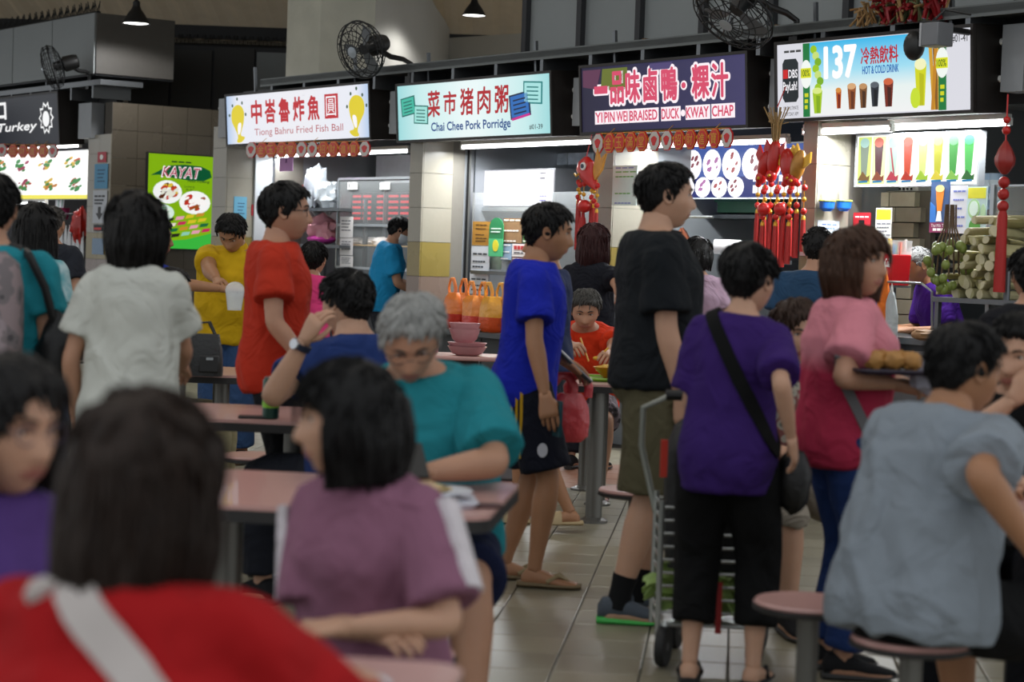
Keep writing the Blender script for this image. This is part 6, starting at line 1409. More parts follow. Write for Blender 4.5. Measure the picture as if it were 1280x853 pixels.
# conduit tray with bird spikes along the top of the left panels
def spikes(label, A, B, n, h=.13):
    r = thing('bird_spikes', label, 'bird spikes', A, 0); mb = MB(); d = B - A
    for i in range(n):
        p = d * (i / (n - 1)); mb.tube([p, p + Vector((.03 * (i % 3 - 1), .05 * ((i % 2) * 2 - 1), h))], .006, 4)
    o = part('spikes', mb, IRON, r); o['kind'] = 'stuff'; part('spike_strip', MB().tube([Vector((0, 0, -.01)), d + Vector((0, 0, -.01))], .03, 6), IRON, r)
spikes('row of black bird spikes on top of the grey panels', row(uLp - 3.4, .05, 3.99), row(uLp, .05, 3.99), 110); spikes('row of black bird spikes on top of the dark panels', Vector((pA.x, 25.6, 3.96)), Vector((pB.x, 25.6, 3.96)), 130)
# ------------------------------------------------------------------ tables and stools
PINK = mat('b98f88', .35, 0, .06, 8, key='pink_laminate_top', coat=.2); EDGE = mat('1c1a1a', .6, key='dark_edge'); POST = mat('6b6a66', .38, .7, .1, 4, key='post_steel')
def rrect(lx, ly, r=.07, n=5):
    P = []
    for cx, cy, a0 in ((lx / 2 - r, ly / 2 - r, 0), (-lx / 2 + r, ly / 2 - r, 90), (-lx / 2 + r, -ly / 2 + r, 180), (lx / 2 - r, -ly / 2 + r, 270)):
        for i in range(n + 1): a = R(a0 + 90 * i / n); P.append((cx + r * math.cos(a), cy + r * math.sin(a)))
    return P
def table(label, cx, cy, lx, ly, posts=((-.28, 0), (.28, 0)), h=.745, rz=-TA, pr=.045, name='dining_table'):
    t = thing(name, label, 'table', (cx, cy, 0), rz); o = rrect(lx, ly)
    part('table_top', MB().rings([[(x, y, h - .012) for x, y in o], [(x, y, h) for x, y in o]]), PINK, t); part('edge_band', MB().rings([[(x * 1.004, y * 1.004, h - .045) for x, y in o], [(x * 1.004, y * 1.004, h - .013) for x, y in o]]), EDGE, t)
    for x, y in posts:
        part('post', MB().lathe([(pr, .01), (pr, h - .045)], 18, M=Matrix.Translation((x, y, 0))), POST, t); part('base_flange', MB().lathe([(pr * 1.7, 0), (pr * 1.7, .012), (pr * 1.05, .03)], 18, M=Matrix.Translation((x, y, 0))), POST, t)
    return t
def stool(label, cx, cy, h=.45, r_=.16, group=None):
    t = thing('round_stool', label, 'stool', (cx, cy, 0), 0, group)
    part('seat', MB().lathe([(r_ - .004, h - .014), (r_, h - .008), (r_ - .006, h)], 32), PINK, t); part('seat_edge', MB().lathe([(r_ * .94, h - .032), (r_ + .003, h - .026), (r_ + .003, h - .014)], 32), EDGE, t)
    part('post', MB().lathe([(.032, .01), (.032, h - .03)], 16), POST, t); part('base_flange', MB().lathe([(.075, 0), (.075, .012), (.035, .03)], 18), POST, t)
    return t
table('pink topped table with a meal under the arms of the grey haired man', -.50, 5.52, 1.0, .80)
table('pink topped table carrying the green drink can', -1.10, 8.03, .80, .74, ((.24, 0), (-.24, 0)))
table('pink topped table carrying the black handbag', -1.76, 10.62, .80, .72, ((.22, 0), (-.22, 0)))
table('pink topped table with an orange plastic bag, beside the man in yellow', -2.38, 15.5, .8, .7, ((.2, 0), (-.2, 0)))
table('pink topped table of the noodle eater in orange', .84, 10.98, 1.0, .95, ((-.33, -.40), (-.36, .36), (.33, 0)))
table('pink topped table between the red shirt woman and the mauve shirt woman', -.36, 3.02, .56, .52, ((0, 0),))
table('pink topped table in front of the grey shirt man', 1.72, 5.55, .80, .74, ((0, 0),))
stool('empty round pink stool between the mauve shirt woman and the grey haired man', -.27, 4.80)
stool('round pink stool beyond the grey shirt man, standing empty', .885, 5.72)
stool('round pink stool beside the table with the green can', -1.165, 9.2)
stool('round pink stool behind the man in khaki shorts', .545, 8.35)
# tray return station with pink crockery
ts = thing('tray_station', 'grey crockery return station with a pink ledge top', 'station', (-.42, 13.05, 0), 0)
part('ledge', MB().box(-.42, .34, -.22, .25, .72, .75), PINK, ts, bevel=.01); part('cabinet', MB().box(-.36, .20, -.15, .24, .0, .72), mat('3c3b3c', .6, key='dark_cabinet'), ts)
gb = thing('grey_bin', 'grey waste bin with a flat lid beside the crockery station', 'bin', (-.08, 12.55, 0), 0); part('bin_body', MB().rings([[(.16 * f * a, .16 * f * b, z) for a, b in ((-1, -1), (1, -1), (1, 1), (-1, 1))] for f, z in ((.85, 0), (1, .62))]), mat('6f7073', .5, key='grey_plastic'), gb, bevel=.02); part('lid', MB().box(-.175, .175, -.175, .175, .625, .66), mat('7c7d80', .5, key='grey_lid'), gb, bevel=.01)
def bowl_at(label, P, r_, h, n, group='pink bowls on the crockery station'):
    for k_ in range(n):
        tag(part('pink_bowl', MB().lathe([(r_ * .55, 0), (r_ * .8, h * .25), (r_, h * .9), (r_ * 1.04, h), (r_ * .96, h), (r_ * .75, h * .3), (.005, h * .18)], 22), mat('c08a8e', .35, key='pink_melamine'), loc=(P[0], P[1], P[2] + k_ * h * .42)), label, 'bowl', group)
bowl_at('wide pink bowl in the lower stack on the crockery station', (-.29, 12.95, .751), .125, .06, 2); bowl_at('narrow pink cup nested in the stack of pink bowls', (-.31, 12.95, .835), .10, .09, 2)
tc_ = thing('pink_container', 'tall pink container standing beside the stacked pink bowls', 'container', (-.60, 12.98, .751), 0); part('container', MB().lathe([(.10, 0), (.12, .01), (.14, .20), (.13, .205), (.11, .02), (.004, .015)], 22), mat('bd868c', .35, key='pink_melamine2'), tc_); part('rim', MB().lathe([(.138, .19), (.146, .195), (.138, .21)], 22, cap=False), mat('c8949a', .35, key='pink_rim'), tc_)
# ------------------------------------------------------------------ things on the tables
c_ = thing('drink_can', 'tall dark green drink can with a lime green band', 'can', at_z(338, 524, .745), 0)
part('can_body', MB().lathe([(.026, 0), (.033, .006), (.033, .15), (.026, .162)], 22), mat('12382c', .3, .3, key='can_green'), c_); part('lime_band', MB().lathe([(.0335, .045), (.0335, .072)], 22, cap=False), mat('7ab81c', .35, key='can_lime'), c_); part('lid', MB().lathe([(.025, .162), (.026, .165), (.0, .164)], 22), STEEL, c_); part('pull_tab', MB().box(-.006, .006, -.012, .012, .165, .167), STEEL, c_)
tag(part('phone', MB().box(-.075, .075, -.04, .04, 0, .009), BLACK, loc=at_z(322, 523, .7455), rz=.1, bevel=.003), 'black phone lying beside the green can', 'phone')
hb = thing('handbag', 'black upright handbag standing on the table', 'bag', at_z(255, 470, .745), 0)
part('bag_body', MB().rings([[(.095 * f * math.copysign(abs(math.cos(a)) ** .5, math.cos(a)), .06 * g * math.copysign(abs(math.sin(a)) ** .6, math.sin(a)), z) for a in np.linspace(0, 6.28, 24, endpoint=False)] for f, g, z in ((.98, 1, 0), (1, 1, .03), (.92, .9, .14), (.76, .5, .215))]), mat('0c0c0d', .45, 0, .2, 10, .2, 60, key='black_leather'), hb); part('front_pocket', MB().box(-.02, .085, -.068, -.05, .02, .11), mat('141415', .5, key='black_leather2'), hb, bevel=.008); part('clasp', MB().box(.02, .055, -.074, -.066, .085, .098), STEEL, hb)
for s_ in (-1, 1): part('handle', MB().tube([(-.055, s_ * .02, .205), (-.03, s_ * .028, .27), (.02, s_ * .03, .275), (.055, s_ * .02, .205)], .006, 6), mat('141415', .5, key='black_leather2'), hb)
cp = thing('paper_cup', 'white printed paper cup beside the black handbag', 'cup', at_z(225, 466, .745), 0); part('cup', MB().lathe([(.026, 0), (.036, .085), (.038, .09), (.034, .09), (.0245, .006)], 18), blotch('c8c8c8', 'b0b4bc', '8c94a4', 60, .6, 'printed_cup'), cp); part('sleeve', MB().lathe([(.0305, .03), (.0345, .065)], 18, cap=False), mat('b8b0a0', .7, key='cup_sleeve'), cp)
carrier('orange plastic bag slumped on the far table', at_z(278, 411, .745), .22, .14, .17, 'd8602c', None, .2, 5)
tag(part('food_bowl', MB().lathe([(.04, 0), (.09, .05), (.10, .06), (.09, .06), (.035, .01)], 22), mat('d87a14', .35, key='orange_melamine'), loc=(.55, 10.95, .758)), 'orange noodle bowl on the green tray', 'bowl')
tag(part('noodles', crumple((0, 0, .045), (.08, .08, .03), 31, amp=.3, freq=6.), mat('c89c34', .5, 0, .2, 40, key='noodle'), loc=(.55, 10.95, .758)), 'yellow noodles heaped in the orange bowl', 'noodles')
ty = thing('serving_tray', 'lime green serving tray under the orange bowl', 'tray', (.60, 10.92, .7455), 0); o_ = rrect(.44, .32, .05); part('tray_base', MB().rings([[(x * .95, y * .95, 0) for x, y in o_], [(x, y, .012) for x, y in o_]]), mat('6ca024', .4, key='lime_plastic'), ty); part('tray_rim', MB().tube([(x, y, .014) for x, y in o_ + o_[:1]], .007, 6), mat('7cb02c', .4, key='lime_plastic2'), ty)
tb = thing('tumbler', 'black tumbler beside the green tray', 'tumbler', (.60, 10.62, .7455), 0); part('tumbler_body', MB().lathe([(.03, 0), (.036, .01), (.04, .13), (.038, .135)], 18), BLACK, tb); part('tumbler_lid', MB().lathe([(.041, .13), (.041, .15), (.02, .155)], 18), mat('1c3c40', .4, key='teal_lid'), tb)
# meal of the grey haired man
dp = thing('dinner_plate', 'white oval plate of rice before the grey haired man', 'plate', (-.24, 5.32, .760), 0); part('plate', MB().rings([[(.15 * f * math.cos(a), .11 * f * math.sin(a), z) for a in np.linspace(0, 6.28, 28, endpoint=False)] for f, z in ((.55, 0), (.7, .008), (1, .02), (.98, .024), (.6, .012))]), mat('c4c6cc', .3, key='white_melamine'), dp); part('food', crumple((.0, .0, .025), (.08, .055, .018), 8, amp=.35, freq=5), mat('c0a878', .7, 0, .3, 40, key='rice_food'), dp)
tag(part('plastic_tray', MB().rings([[(x * f, y * f, z) for x, y in rrect(.36, .26, .04)] for f, z in ((.93, 0), (1, .014), (.97, .014))]), mat('bdc0cc', .4, key='pale_tray'), loc=(-.26, 5.31, .7455), rz=.1), 'pale plastic tray under the oval plate', 'tray')
tag(part('dark_pouch', MB().rings([[(.05 * f * math.cos(a), .022 * f * math.sin(a), z) for a in np.linspace(0, 6.28, 16, endpoint=False)] for f, z in ((.9, 0), (1, .006), (.85, .012))]), mat('4a2c2c', .5, key='brown_leather'), loc=(-.055, 5.26, .7455)), 'small dark brown pouch on the table near the plate', 'pouch')
tag(part('paper_napkin', crumple((0, 0, .02), (.07, .06, .02), 55, amp=.5), mat('c4ccd4', .8, key='tissue'), loc=(-.235, 2.95, .7455)), 'crumpled white tissue on the table by the red shirt woman', 'tissue')
# buns and packs held before the woman in pink are built with her
# ------------------------------------------------------------------ wire shopping trolley
WIRE = mat('a8aaa6', .3, .8, key='chrome_wire'); TRX, TRY = .715, 7.07
tr = thing('shopping_trolley', 'wire shopping trolley with a black bag insert, behind the purple shirt woman', 'trolley', (TRX, TRY, 0), 0)
hw, hd = .17, .14
for x in (-hw, hw):
    for y in (-hd, hd): part('upright', MB().tube([(x, y, .10), (x, y, .58)], .011, 8), WIRE, tr)
for q in range(10):
    z = .14 + q * .046; part('wire_rung', MB().tube([(-hw, -hd, z), (hw, -hd, z), (hw, hd, z), (-hw, hd, z), (-hw, -hd, z)], .006, 6), WIRE, tr)
part('floor_grid', MB().box(-hw, hw, -hd, hd, .135, .145), WIRE, tr); part('handle_frame', MB().tube([(-hw, hd, .5), (-hw - .03, hd + .02, .62), (-hw - .06, hd + .02, .74), (-hw - .06, hd, .88), (-hw + .04, hd, .93), (.06, hd, .93)], .012, 8), mat('8a8c84', .4, .5, key='handle_tube'), tr); part('handle_grip', MB().tube([(-hw + .02, hd, .93), (.10, hd, .93)], .02, 10), BLACK, tr)
for x, y, r_ in ((-hw + .02, -hd - .03, .07), (hw - .0, -hd - .03, .085), (-hw + .09, hd + .03, .06), (hw + .06, hd + .03, .075)):
    M = Matrix.Translation((x, y, r_)) @ Matrix.Rotation(math.pi / 2, 4, 'Y') @ Matrix.Rotation(R(20), 4, 'X')
    wq = part('wheel', MB().lathe([(r_ * .55, -.016), (r_ * .96, -.016), (r_, -.008), (r_, .008), (r_ * .96, .016), (r_ * .55, .016)], 26, M=M), mat('1a1a1b', .7, key='tyre'), tr); part('wheel_hub', MB().lathe([(.0, -.018), (r_ * .6, -.012), (r_ * .6, .012), (.0, .018)], 18, M=M), mat('4a4a4c', .5, key='wheel_hub'), wq); part('fork', MB().tube([(x, y, r_), (x * .96, y * .8, .15)], .011, 6), WIRE, tr)
part('bag_insert', MB().rings([[((hw - .015) * f * math.copysign(abs(math.cos(a)) ** .5, math.cos(a)), (hd - .015) * f * math.copysign(abs(math.sin(a)) ** .5, math.sin(a)), z) for a in np.linspace(0, 6.28, 24, endpoint=False)] for f, z in ((.9, .33), (.98, .45), (1, .62), (1.0, .74), (.8, .83), (.5, .87))]), mat('0b0b0c', .6, 0, .2, 10, .3, 30, key='black_nylon'), tr)
part('red_trim', MB().box(-hw - .012, -hw + .012, -hd + .0, -hd + .02, .66, .79), mat('b02814', .5, key='red_nylon'), tr); part('red_strap', MB().box(.03, .05, -hd - .02, -hd - .008, .12, .30), mat('8c1818', .5, key='red_strap'), tr)
vg = thing('vegetable_bag', 'clear bag of leafy green vegetables inside the wire trolley', 'vegetables', (TRX, TRY, .147), 0)
rd = random.Random(21); lf = None
part('leaf_bulk', crumple((0, 0, .095), (.165, .11, .085), 61, amp=.25, freq=4), mat('7c9448', .5, 0, .35, 30, key='leaf_bulk'), vg)
for q in range(46):
    if lf is None:
        mb = MB(); mb.rings([[(wd_ * c_x, t_, .012 * math.sin(t_ * 40) + .012 * abs(c_x)) for c_x in (-1, 0, 1)] + [(wd_ * c_x, t_, .012 * math.sin(t_ * 40) + .012 * abs(c_x) - .003) for c_x in (1, 0, -1)] for t_, wd_ in ((0, .006), (.03, .025), (.06, .03), (.09, .012))]); lf = mb.mesh('leaf'); lf.materials.append(mat('8fa85c', .45, 0, .3, 30, key='leaf'))
    a, e = rd.random() * 6.28, rd.uniform(-.5, 1.3); o = link('leaf', lf, None, vg, loc=(.13 * math.cos(a) * math.cos(e * .8), .085 * math.sin(a) * math.cos(e * .8), .10 + .07 * math.sin(e))); o.rotation_euler = (e, rd.uniform(-1, 1), a - math.pi / 2)
# ------------------------------------------------------------------ the crowd
from mathutils.bvhtree import BVHTree
def seat_of(p, label): return stool(label, p['P'].x, p['P'].y)
def ribbon(name, pers, path, width, m, parent, off=.006):
    """a strap lying on the shirt: path = (x, side, z) in the wearer's frame, side -1 back, +1 front, 0 over the shoulder"""
    V, F = pers['shVF']; bv = BVHTree.FromPolygons([tuple(v) for v in V], F); pts_, nrm = [], []
    for x, sd, z in path:
        if sd == 2: h = bv.ray_cast(Vector((1.5, x, z)), Vector((-1, 0, 0)))
        elif sd == 0: h = bv.ray_cast(Vector((x, z, 3)), Vector((0, 0, -1)))
        else: h = bv.ray_cast(Vector((x, sd * 1.5, z)), Vector((0, -sd, 0)))
        if h[0] is None: continue
        pts_.append(h[0] + h[1] * off); nrm.append(h[1])
    if len(pts_) < 2: return None
    Rg = []
    for i, p in enumerate(pts_):
        t = (pts_[min(i + 1, len(pts_) - 1)] - pts_[max(i - 1, 0)]).normalized(); n = nrm[i]; n = sum((nrm[j] for j in range(max(0, i - 1), min(len(nrm), i + 2))), Vector()).normalized(); sd = t.cross(n).normalized() * (width / 2)
        Rg.append([p + sd + n * .002, p - sd + n * .002, p - sd - n * .012, p + sd - n * .012])
    return part(name, MB().rings(Rg), m, parent, smooth=60)
def cross_path(k, sx, ztop, zlow, xl=.17, sit0=0., n=16, front=True, back=True, xt=.085):
    b = [(sx * xt * k + (-sx * xl * k - sx * xt * k) * t, -1, ztop + (zlow - ztop) * t) for t in np.linspace(0, 1, n)]
    f = [(sx * xt * k + (-sx * xl * k - sx * xt * k) * t, 1, ztop + (zlow - ztop) * t) for t in np.linspace(0, 1, n)]
    top = [(sx * xt * k, 0, y) for y in np.linspace(-.05, .05, 4)]
    return (b[::-1] if back else []) + top + (f if front else [])
def worn(name, label, cat, pers): return thing(name, label, cat, pers['P'], pers['yaw'])
BK = '0c0b0b'
# --- queue at the left
p1 = person('person in a teal shirt with a grey patterned backpack, seen from behind', -14, 350, 360, 1.62, 5, hair=('short', BK, None), shirt=dict(c='1f7f8c', hem=.82), pants=dict(c='23252c'), face=False, w=1.05)
bp = worn('backpack', 'grey floral backpack on the person in teal', 'backpack', p1); y0 = -.13
part('pack_body', MB().rings([[(.15 * f * math.copysign(abs(math.cos(a)) ** .6, math.cos(a)), y0 - .085 + .085 * g * math.copysign(abs(math.sin(a)) ** .6, math.sin(a)), z) for a in np.linspace(0, 6.28, 28, endpoint=False)] for f, g, z in ((.8, .7, .93), (1, 1, .97), (1.02, 1.1, 1.1), (1, 1, 1.25), (.9, .8, 1.33), (.6, .5, 1.37))]), blotch('4a4648', '6e6668', '8a7a7c', 20, .85, 'floral_grey'), bp); part('pack_pocket', MB().rings([[(.115 * f * math.copysign(abs(math.cos(a)) ** .6, math.cos(a)), y0 - .16 + .03 * g * math.sin(a), z) for a in np.linspace(0, 6.28, 24, endpoint=False)] for f, g, z in ((.9, .6, .97), (1, 1, 1.0), (1, 1, 1.12), (.85, .6, 1.16))]), blotch('565254', '7a7072', '94868a', 26, .85, 'floral_grey2'), bp)
for sx in (-1, 1): ribbon('pack_strap', p1, [(sx * .095, -1, 1.30)] + [(sx * .095, 0, y) for y in (-.05, 0, .05)] + [(sx * (.095 + .03 * t), 1, 1.33 - .3 * t) for t in (0, .3, .6, 1)], .045, mat('161618', .7, key='webbing'), bp)
sb = worn('sling_bag', 'black shoulder bag at the side of the person in teal', 'bag', p1); part('bag_body', crumple((.25, -.06, 1.0), (.075, .09, .16), 14, amp=.18, freq=2), mat('0d0d0f', .6, 0, .2, 10, .2, 40, key='black_nylon2'), sb); part('bag_strap', MB().tube([(.24, -.08, 1.12), (.21, -.12, 1.25), (.15, -.10, 1.36), (.12, 0, 1.37)], .016, 6), BLACK, sb)
person('woman with long straight black hair in a white and teal top', 40, 340, 265, 1.56, -15, hair=('long', BK, None), female=True, shirt=dict(m=blotch('c4ccce', '9ab4b8', '5a98a0', 12, .85, 'teal_white_cloth', False)), pants=dict(c='2a3040'), face=False)
person('person in a charcoal shirt with short greying hair at the black sign stall', 62, 330, 185, 1.62, -10, hair=('crop', '1a1918', '5a5652'), shirt=dict(c='23262e'), pants=dict(c='23262e'), face=False)
person('woman with a black bob in a plain off-white T-shirt and jeans, seen from behind', 165, 400, 372, 1.56, -6, hair=('bob', '100e0d', None), female=True, w=.95, shirt=dict(c='b9bab2', hem=.80, ease=.022, flare=.02, sleeve=.68, fold=.014), pants=dict(c='2a3a5e'), aL=(-.20, .05, .80), aR=(.08, .36, .98), face=False)
ph = person('person in royal blue reaching out an arm from behind the off-white T-shirt woman', 186, 330, 214, 1.54, -95, hair=('short', BK, None), shirt=dict(c='1c2c7c'), pants=dict(c='16245c'), aR=('w', 282, 362, 216), pR=(0, -.2, -1), skin='c')
pc = thing('plastic_cup', 'clear plastic cup held out beside the man in mustard yellow', 'cup', at_y(293, 388, FPX / 218), 0); part('cup', MB().lathe([(.04, 0), (.055, .11), (.056, .114), (.052, .11), (.038, .005)], 20), mat((.8, .84, .86), .1, alpha=.45, key='clear_cup'), pc); part('cup_lid', MB().ball((0, 0, .115), (.057, .057, .05), 16, 8), mat((.85, .88, .9), .1, alpha=.4, key='clear_lid'), pc)
person('man in a mustard yellow polo shirt looking down, facing the hall', 291, 340, 192, 1.64, 172, head=(-4, 38), hair=('short', BK, None), w=1.3, shirt=dict(c='c09a12', hem=.80, collar=True, belly=.04), pants=dict(c='2c4468', name='jeans'), aR=('w', 280, 376, 206), side=-5, pR=(1, -.3, -.3), aL=('w', 322, 392, 204), lean=10, skin='c')
py_ = person('person in a bright yellow top seated at the table with the black handbag', 188, 430, 232, 1.6, -88, sit=.45, hair=('short', BK, None), shirt=dict(c='b9b414'), pants=dict(c='8a8264', end=1.9), aR=('w', 212, 455, 246), lean=10); seat_of(py_, 'round pink stool under the person in bright yellow')
person('man in a brick red T-shirt and glasses, standing in right profile', 344, 380, 290, 1.68, -86, hair=('short', '0a0909', None), glasses='2a2c30', shirt=dict(c='a82c18', hem=.79, ease=.026, sleeve=.66), pants=dict(c='12141a'), aR=('w', 388, 462, 300), skin='a', shoes=('shoe', '1a1a1c', '303030'))
person('person in a hot pink T-shirt bending at the fish ball stall', 384, 350, 190, 1.44, -12, lean=16, hair=('short', BK, None), shirt=dict(c='cc3c74', hem=.8), pants=dict(c='14151a'), face=False)
uw, _ = uz(478, 330, .45)
person('stall worker in a cyan blue T-shirt and white face mask', 482, 330, 130, 1.74, -82, pos=row(uw, .45), lean=12, head=(0, 18), hair=('short', BK, None), mask=True, w=1.1, shirt=dict(c='1c82b4', hem=.82, sleeve=.75), pants=dict(c='20222a'), aR=(.12, .35, 1.02), aL=(-.1, .38, 1.02))
# --- tables in the middle
pn_ = person('seated man in a navy blue T-shirt with a wristwatch, turned away', 452, 430, 325, 1.72, 42, sit=.46, w=1.12, lean=8, head=(8, 4), hair=('short', BK, None), shirt=dict(c='1e3266', hem=.86), pants=dict(c='1a1c24'), aL=('w', 381, 425, 340), pL=(-.6, .3, -1), watch='L', palm={'L': (1, 0, 0)}, curlL=.7, skin='b')
seat_of(pn_, 'round pink stool under the man in navy')
pg = person('seated man with grey hair and glasses in a turquoise shirt, bent over a phone', 545, 470, 415, 1.72, 172, sit=.46, lean=18, side=7, head=(12, 36), w=1.12, hair=('short', '6c6c6a', 'b4b4b0'), glasses='3a3c40', shirt=dict(c='1f7a84', hem=.86, sleeve=.85, ease=.026, belly=.05), pants=dict(c='151c38', end=.86, name='shorts'), aL=('w', 530, 592, 452), aR=('w', 497, 596, 452), pL=(-1, -.2, -.5), pR=(1, -.2, -.5), fL=(-.22, .50, .075), fR=(.12, .38, .075), palm={'L': (.3, 0, 1), 'R': (-.3, 0, 1)}, curlL=.9, skin='a', shoes=('flipflop', '2a2a2a', '1a1a1a'))
seat_of(pg, 'round pink stool under the grey haired man')
P = at_y(515, 576, FPX / 462); po_ = tag(part('phone', MB().box(-.038, .038, -.07, .07, -.005, .005), BLACK, loc=P, bevel=.003), 'black phone in the hands of the grey haired man', 'phone'); po_.rotation_euler = (R(35), 0, R(15))
pm = person('woman with a black bob in a mauve T-shirt with white sleeve bands', 474, 700, 606, 1.46, 152, sit=.42, female=True, w=1.02, lean=13, head=(-52, 2), hair=('bob', '0b0a0a', None), shirt=dict(c='84596e', hem=.84, sleeve=.85, stripe='c9c2c6', ease=.024), pants=dict(c='2a2630'), aL=('w', 425, 785, 652), aR=('w', 472, 792, 640), pL=(-1, -.3, -.7), pR=(1, -.3, -.7), palm={'L': (0, -.3, -1), 'R': (0, -.3, -1)}, curlL=.45, curlR=.45, skin='b')
seat_of(pm, 'round pink stool under the woman in mauve')
pr_ = person('woman in a bright red top with dark brown hair, seen from behind', 150, 700, 985, 1.44, -10, sit=.45, female=True, w=1.26, lean=5, head=(-14, 6), hair=('lob', '16100d', '33251d'), shirt=dict(c='9a1014', hem=.86, sleeve=1.5, ease=.018), pants=dict(c='20222a'), aL=(-.22, .36, .78), aR=(.24, .34, .79), face=False, skin='b')
seat_of(pr_, 'round pink stool under the woman in red')
bg2 = worn('crossbody_bag', 'pale grey crossbody bag and strap on the woman in red', 'bag', pr_)
ribbon('shoulder_strap', pr_, cross_path(pr_['k'], -1, 1.03, .74, .26, xt=.10, front=False, n=18), .052, fabric('b4aca8', fold=.1), bg2); part('bag_body', MB().rings([[(.23 + .10 * f * math.cos(a), .02 + .05 * f * math.sin(a), z) for a in np.linspace(0, 6.28, 20, endpoint=False)] for f, z in ((.8, .46), (1, .5), (1, .62), (.8, .66))]), mat('b4aca8', .6, key='pale_leather'), bg2)
pf = person('woman with glasses in a purple top, facing the table of the red shirt woman', -14, 640, 730, 1.42, -128, sit=.45, female=True, w=1.05, head=(4, 6), hair=('open', '0d0b0b', None), glasses='4a4258', shirt=dict(c='4c3470', hem=.86), pants=dict(c='20222a'), aR=(.18, .34, .72), aL=(-.16, .36, .72), skin='b')
seat_of(pf, 'round pink stool under the woman in purple with glasses')
# --- standing men
pb = person('young man in a royal blue T-shirt and navy striped shorts, in right profile', 660, 430, 291, 1.63, -90, hair=('short', '0a0909', None), lean=4, head=(0, 6), shirt=dict(c='14229c', hem=.78, ease=.024, sleeve=.7), pants=dict(c='10131f', end=.90, ease=.032, name='shorts'), aR=('w', 683, 508, 302), aL=('w', 706, 452, 282), fL=(-.09, -.07, .075), fR=(.09, .06, .075), shoes=('flipflop', '6a5a40', '8a7a58'), skin='c', pL=(-.3, -1, -.2))
# three yellow stripes and a pale crest on the shorts
l = pb['legs']['R']; sh_ = [o for o in pb['root'].children if o.name.startswith('shorts')][0]; Vs = np.array([v.co for v in sh_.data.vertices]); bvs = BVHTree.FromPolygons([tuple(v) for v in Vs], [tuple(p.vertices) for p in sh_.data.polygons])
for q in range(3):
    Rg = []
    for z in np.linspace(.86, .555, 12):
        h = bvs.ray_cast(Vector((1, -.06 + q * .019 + .02 * (.86 - z), z)), Vector((-1, 0, 0)))
        if h[0]: Rg.append([h[0] + Vector((.003, -.006, 0)), h[0] + Vector((.003, .006, 0)), h[0] + Vector((-.01, .006, 0)), h[0] + Vector((-.01, -.006, 0))])
    if len(Rg) > 2: part('yellow_stripe', MB().rings(Rg), fabric('b48c1c', fold=.1), pb['root'], smooth=60)
h = bvs.ray_cast(Vector((1, .075, .60)), Vector((-1, 0, 0)))
if h[0]: part('crest', MB().disc((h[0].x + .002, h[0].y, h[0].z), .03, 'x', 16, rx=.022, d=.006), mat('b4b4bc', .6, key='crest_white'), pb['root'])
Mh, Wh = pb['hands']['R']; hp_ = pb['mw'] @ Wh
tag(part('phone', MB().box(-.008, .006, -.04, .04, -.075, .075), mat('123c44', .3, key='teal_phone'), loc=hp_ + Vector((.055, .02, -.09)), rz=R(20), bevel=.003), 'dark teal phone in the hand of the man in royal blue', 'phone')
P = at_y(716, 455, FPX / 280); fo = thing('folder', 'slim black folder tilted in the hand of the man in royal blue', 'folder', P, 0); M = Matrix.Rotation(R(42), 4, 'Y'); part('cover', MB().box(-.10, .11, -.11, .11, -.008, .004, M=M), mat('141416', .5, key='black_cover'), fo, bevel=.002); part('page_edge', MB().box(-.098, .112, -.108, .108, .004, .009, M=M), mat('a8a8a8', .6, key='page'), fo)
P = at_y(711, 552, FPX / 280)
carrier('translucent red carrier bag hanging beside the man in royal blue', P, .155, .12, .30, 'b83a40', None, .2, 9)
person('person in beige clogs stepping left, mostly hidden behind the man in royal blue', 684, 420, 240, 1.58, 92, hair=('short', BK, None), shirt=dict(c='2a3350'), pants=dict(c='23262e', end=.9, name='shorts'), fL=('w', 712, 640, 244), fR=(.09, .12, .07), shoes=('clog', 'a08c68', 'a08c68'), skin='c')
person('woman with dark red hair in a black T-shirt at the porridge stall', 738, 350, 188, 1.62, -18, female=True, hair=('lob', '241012', '3c1a1a'), head=(-14, 2), shirt=dict(c='12141c', hem=.82), pants=dict(c='1c1e26'), aR=('w', 775, 372, 196))
po = person('man in an orange red T-shirt bent over his noodles, facing the hall', 735, 430, 206, 1.62, 172, sit=.45, lean=32, head=(6, 20), hair=('short', '1a1818', '5a5854'), w=1.08, shirt=dict(c='c83414', hem=.84), pants=dict(m=blotch('14141a', '3c3438', '7a7078', 30), end=.95, name='shorts'), aR=('w', 721, 436, 220), aL=('w', 760, 446, 220), curlR=.9, curlL=.9, pR=(1, .2, -.7), pL=(-1, .2, -.7), shoes=('clog', '8a6468', '8a6468'), skin='a')
seat_of(po, 'round pink stool under the noodle eater in orange')
tag(part('chopsticks', MB().tube([(0, 0, .06), (.05, -.06, -.07)], .005, 6), mat('c8902c', .5, key='bamboo'), loc=po['mw'] @ (po['hands']['R'][1] + po['hands']['R'][0] @ Vector((.02, .06, -.02)))), 'pair of yellow chopsticks in the hand of the noodle eater', 'chopsticks')
sp_ = thing('soup_spoon', 'yellow soup spoon in the other hand of the noodle eater', 'spoon', po['mw'] @ (po['hands']['L'][1] + po['hands']['L'][0] @ Vector((.02, .06, -.02))), 0); part('spoon_handle', MB().tube([(.03, 0, .05), (-.02, -.02, 0)], .006, 6), mat('c8981c', .4, key='yellow_plastic'), sp_); part('spoon_bowl', MB().ball((-.035, -.025, -.01), (.022, .018, .012), 12, 8), mat('c8981c', .4, key='yellow_plastic'), sp_)
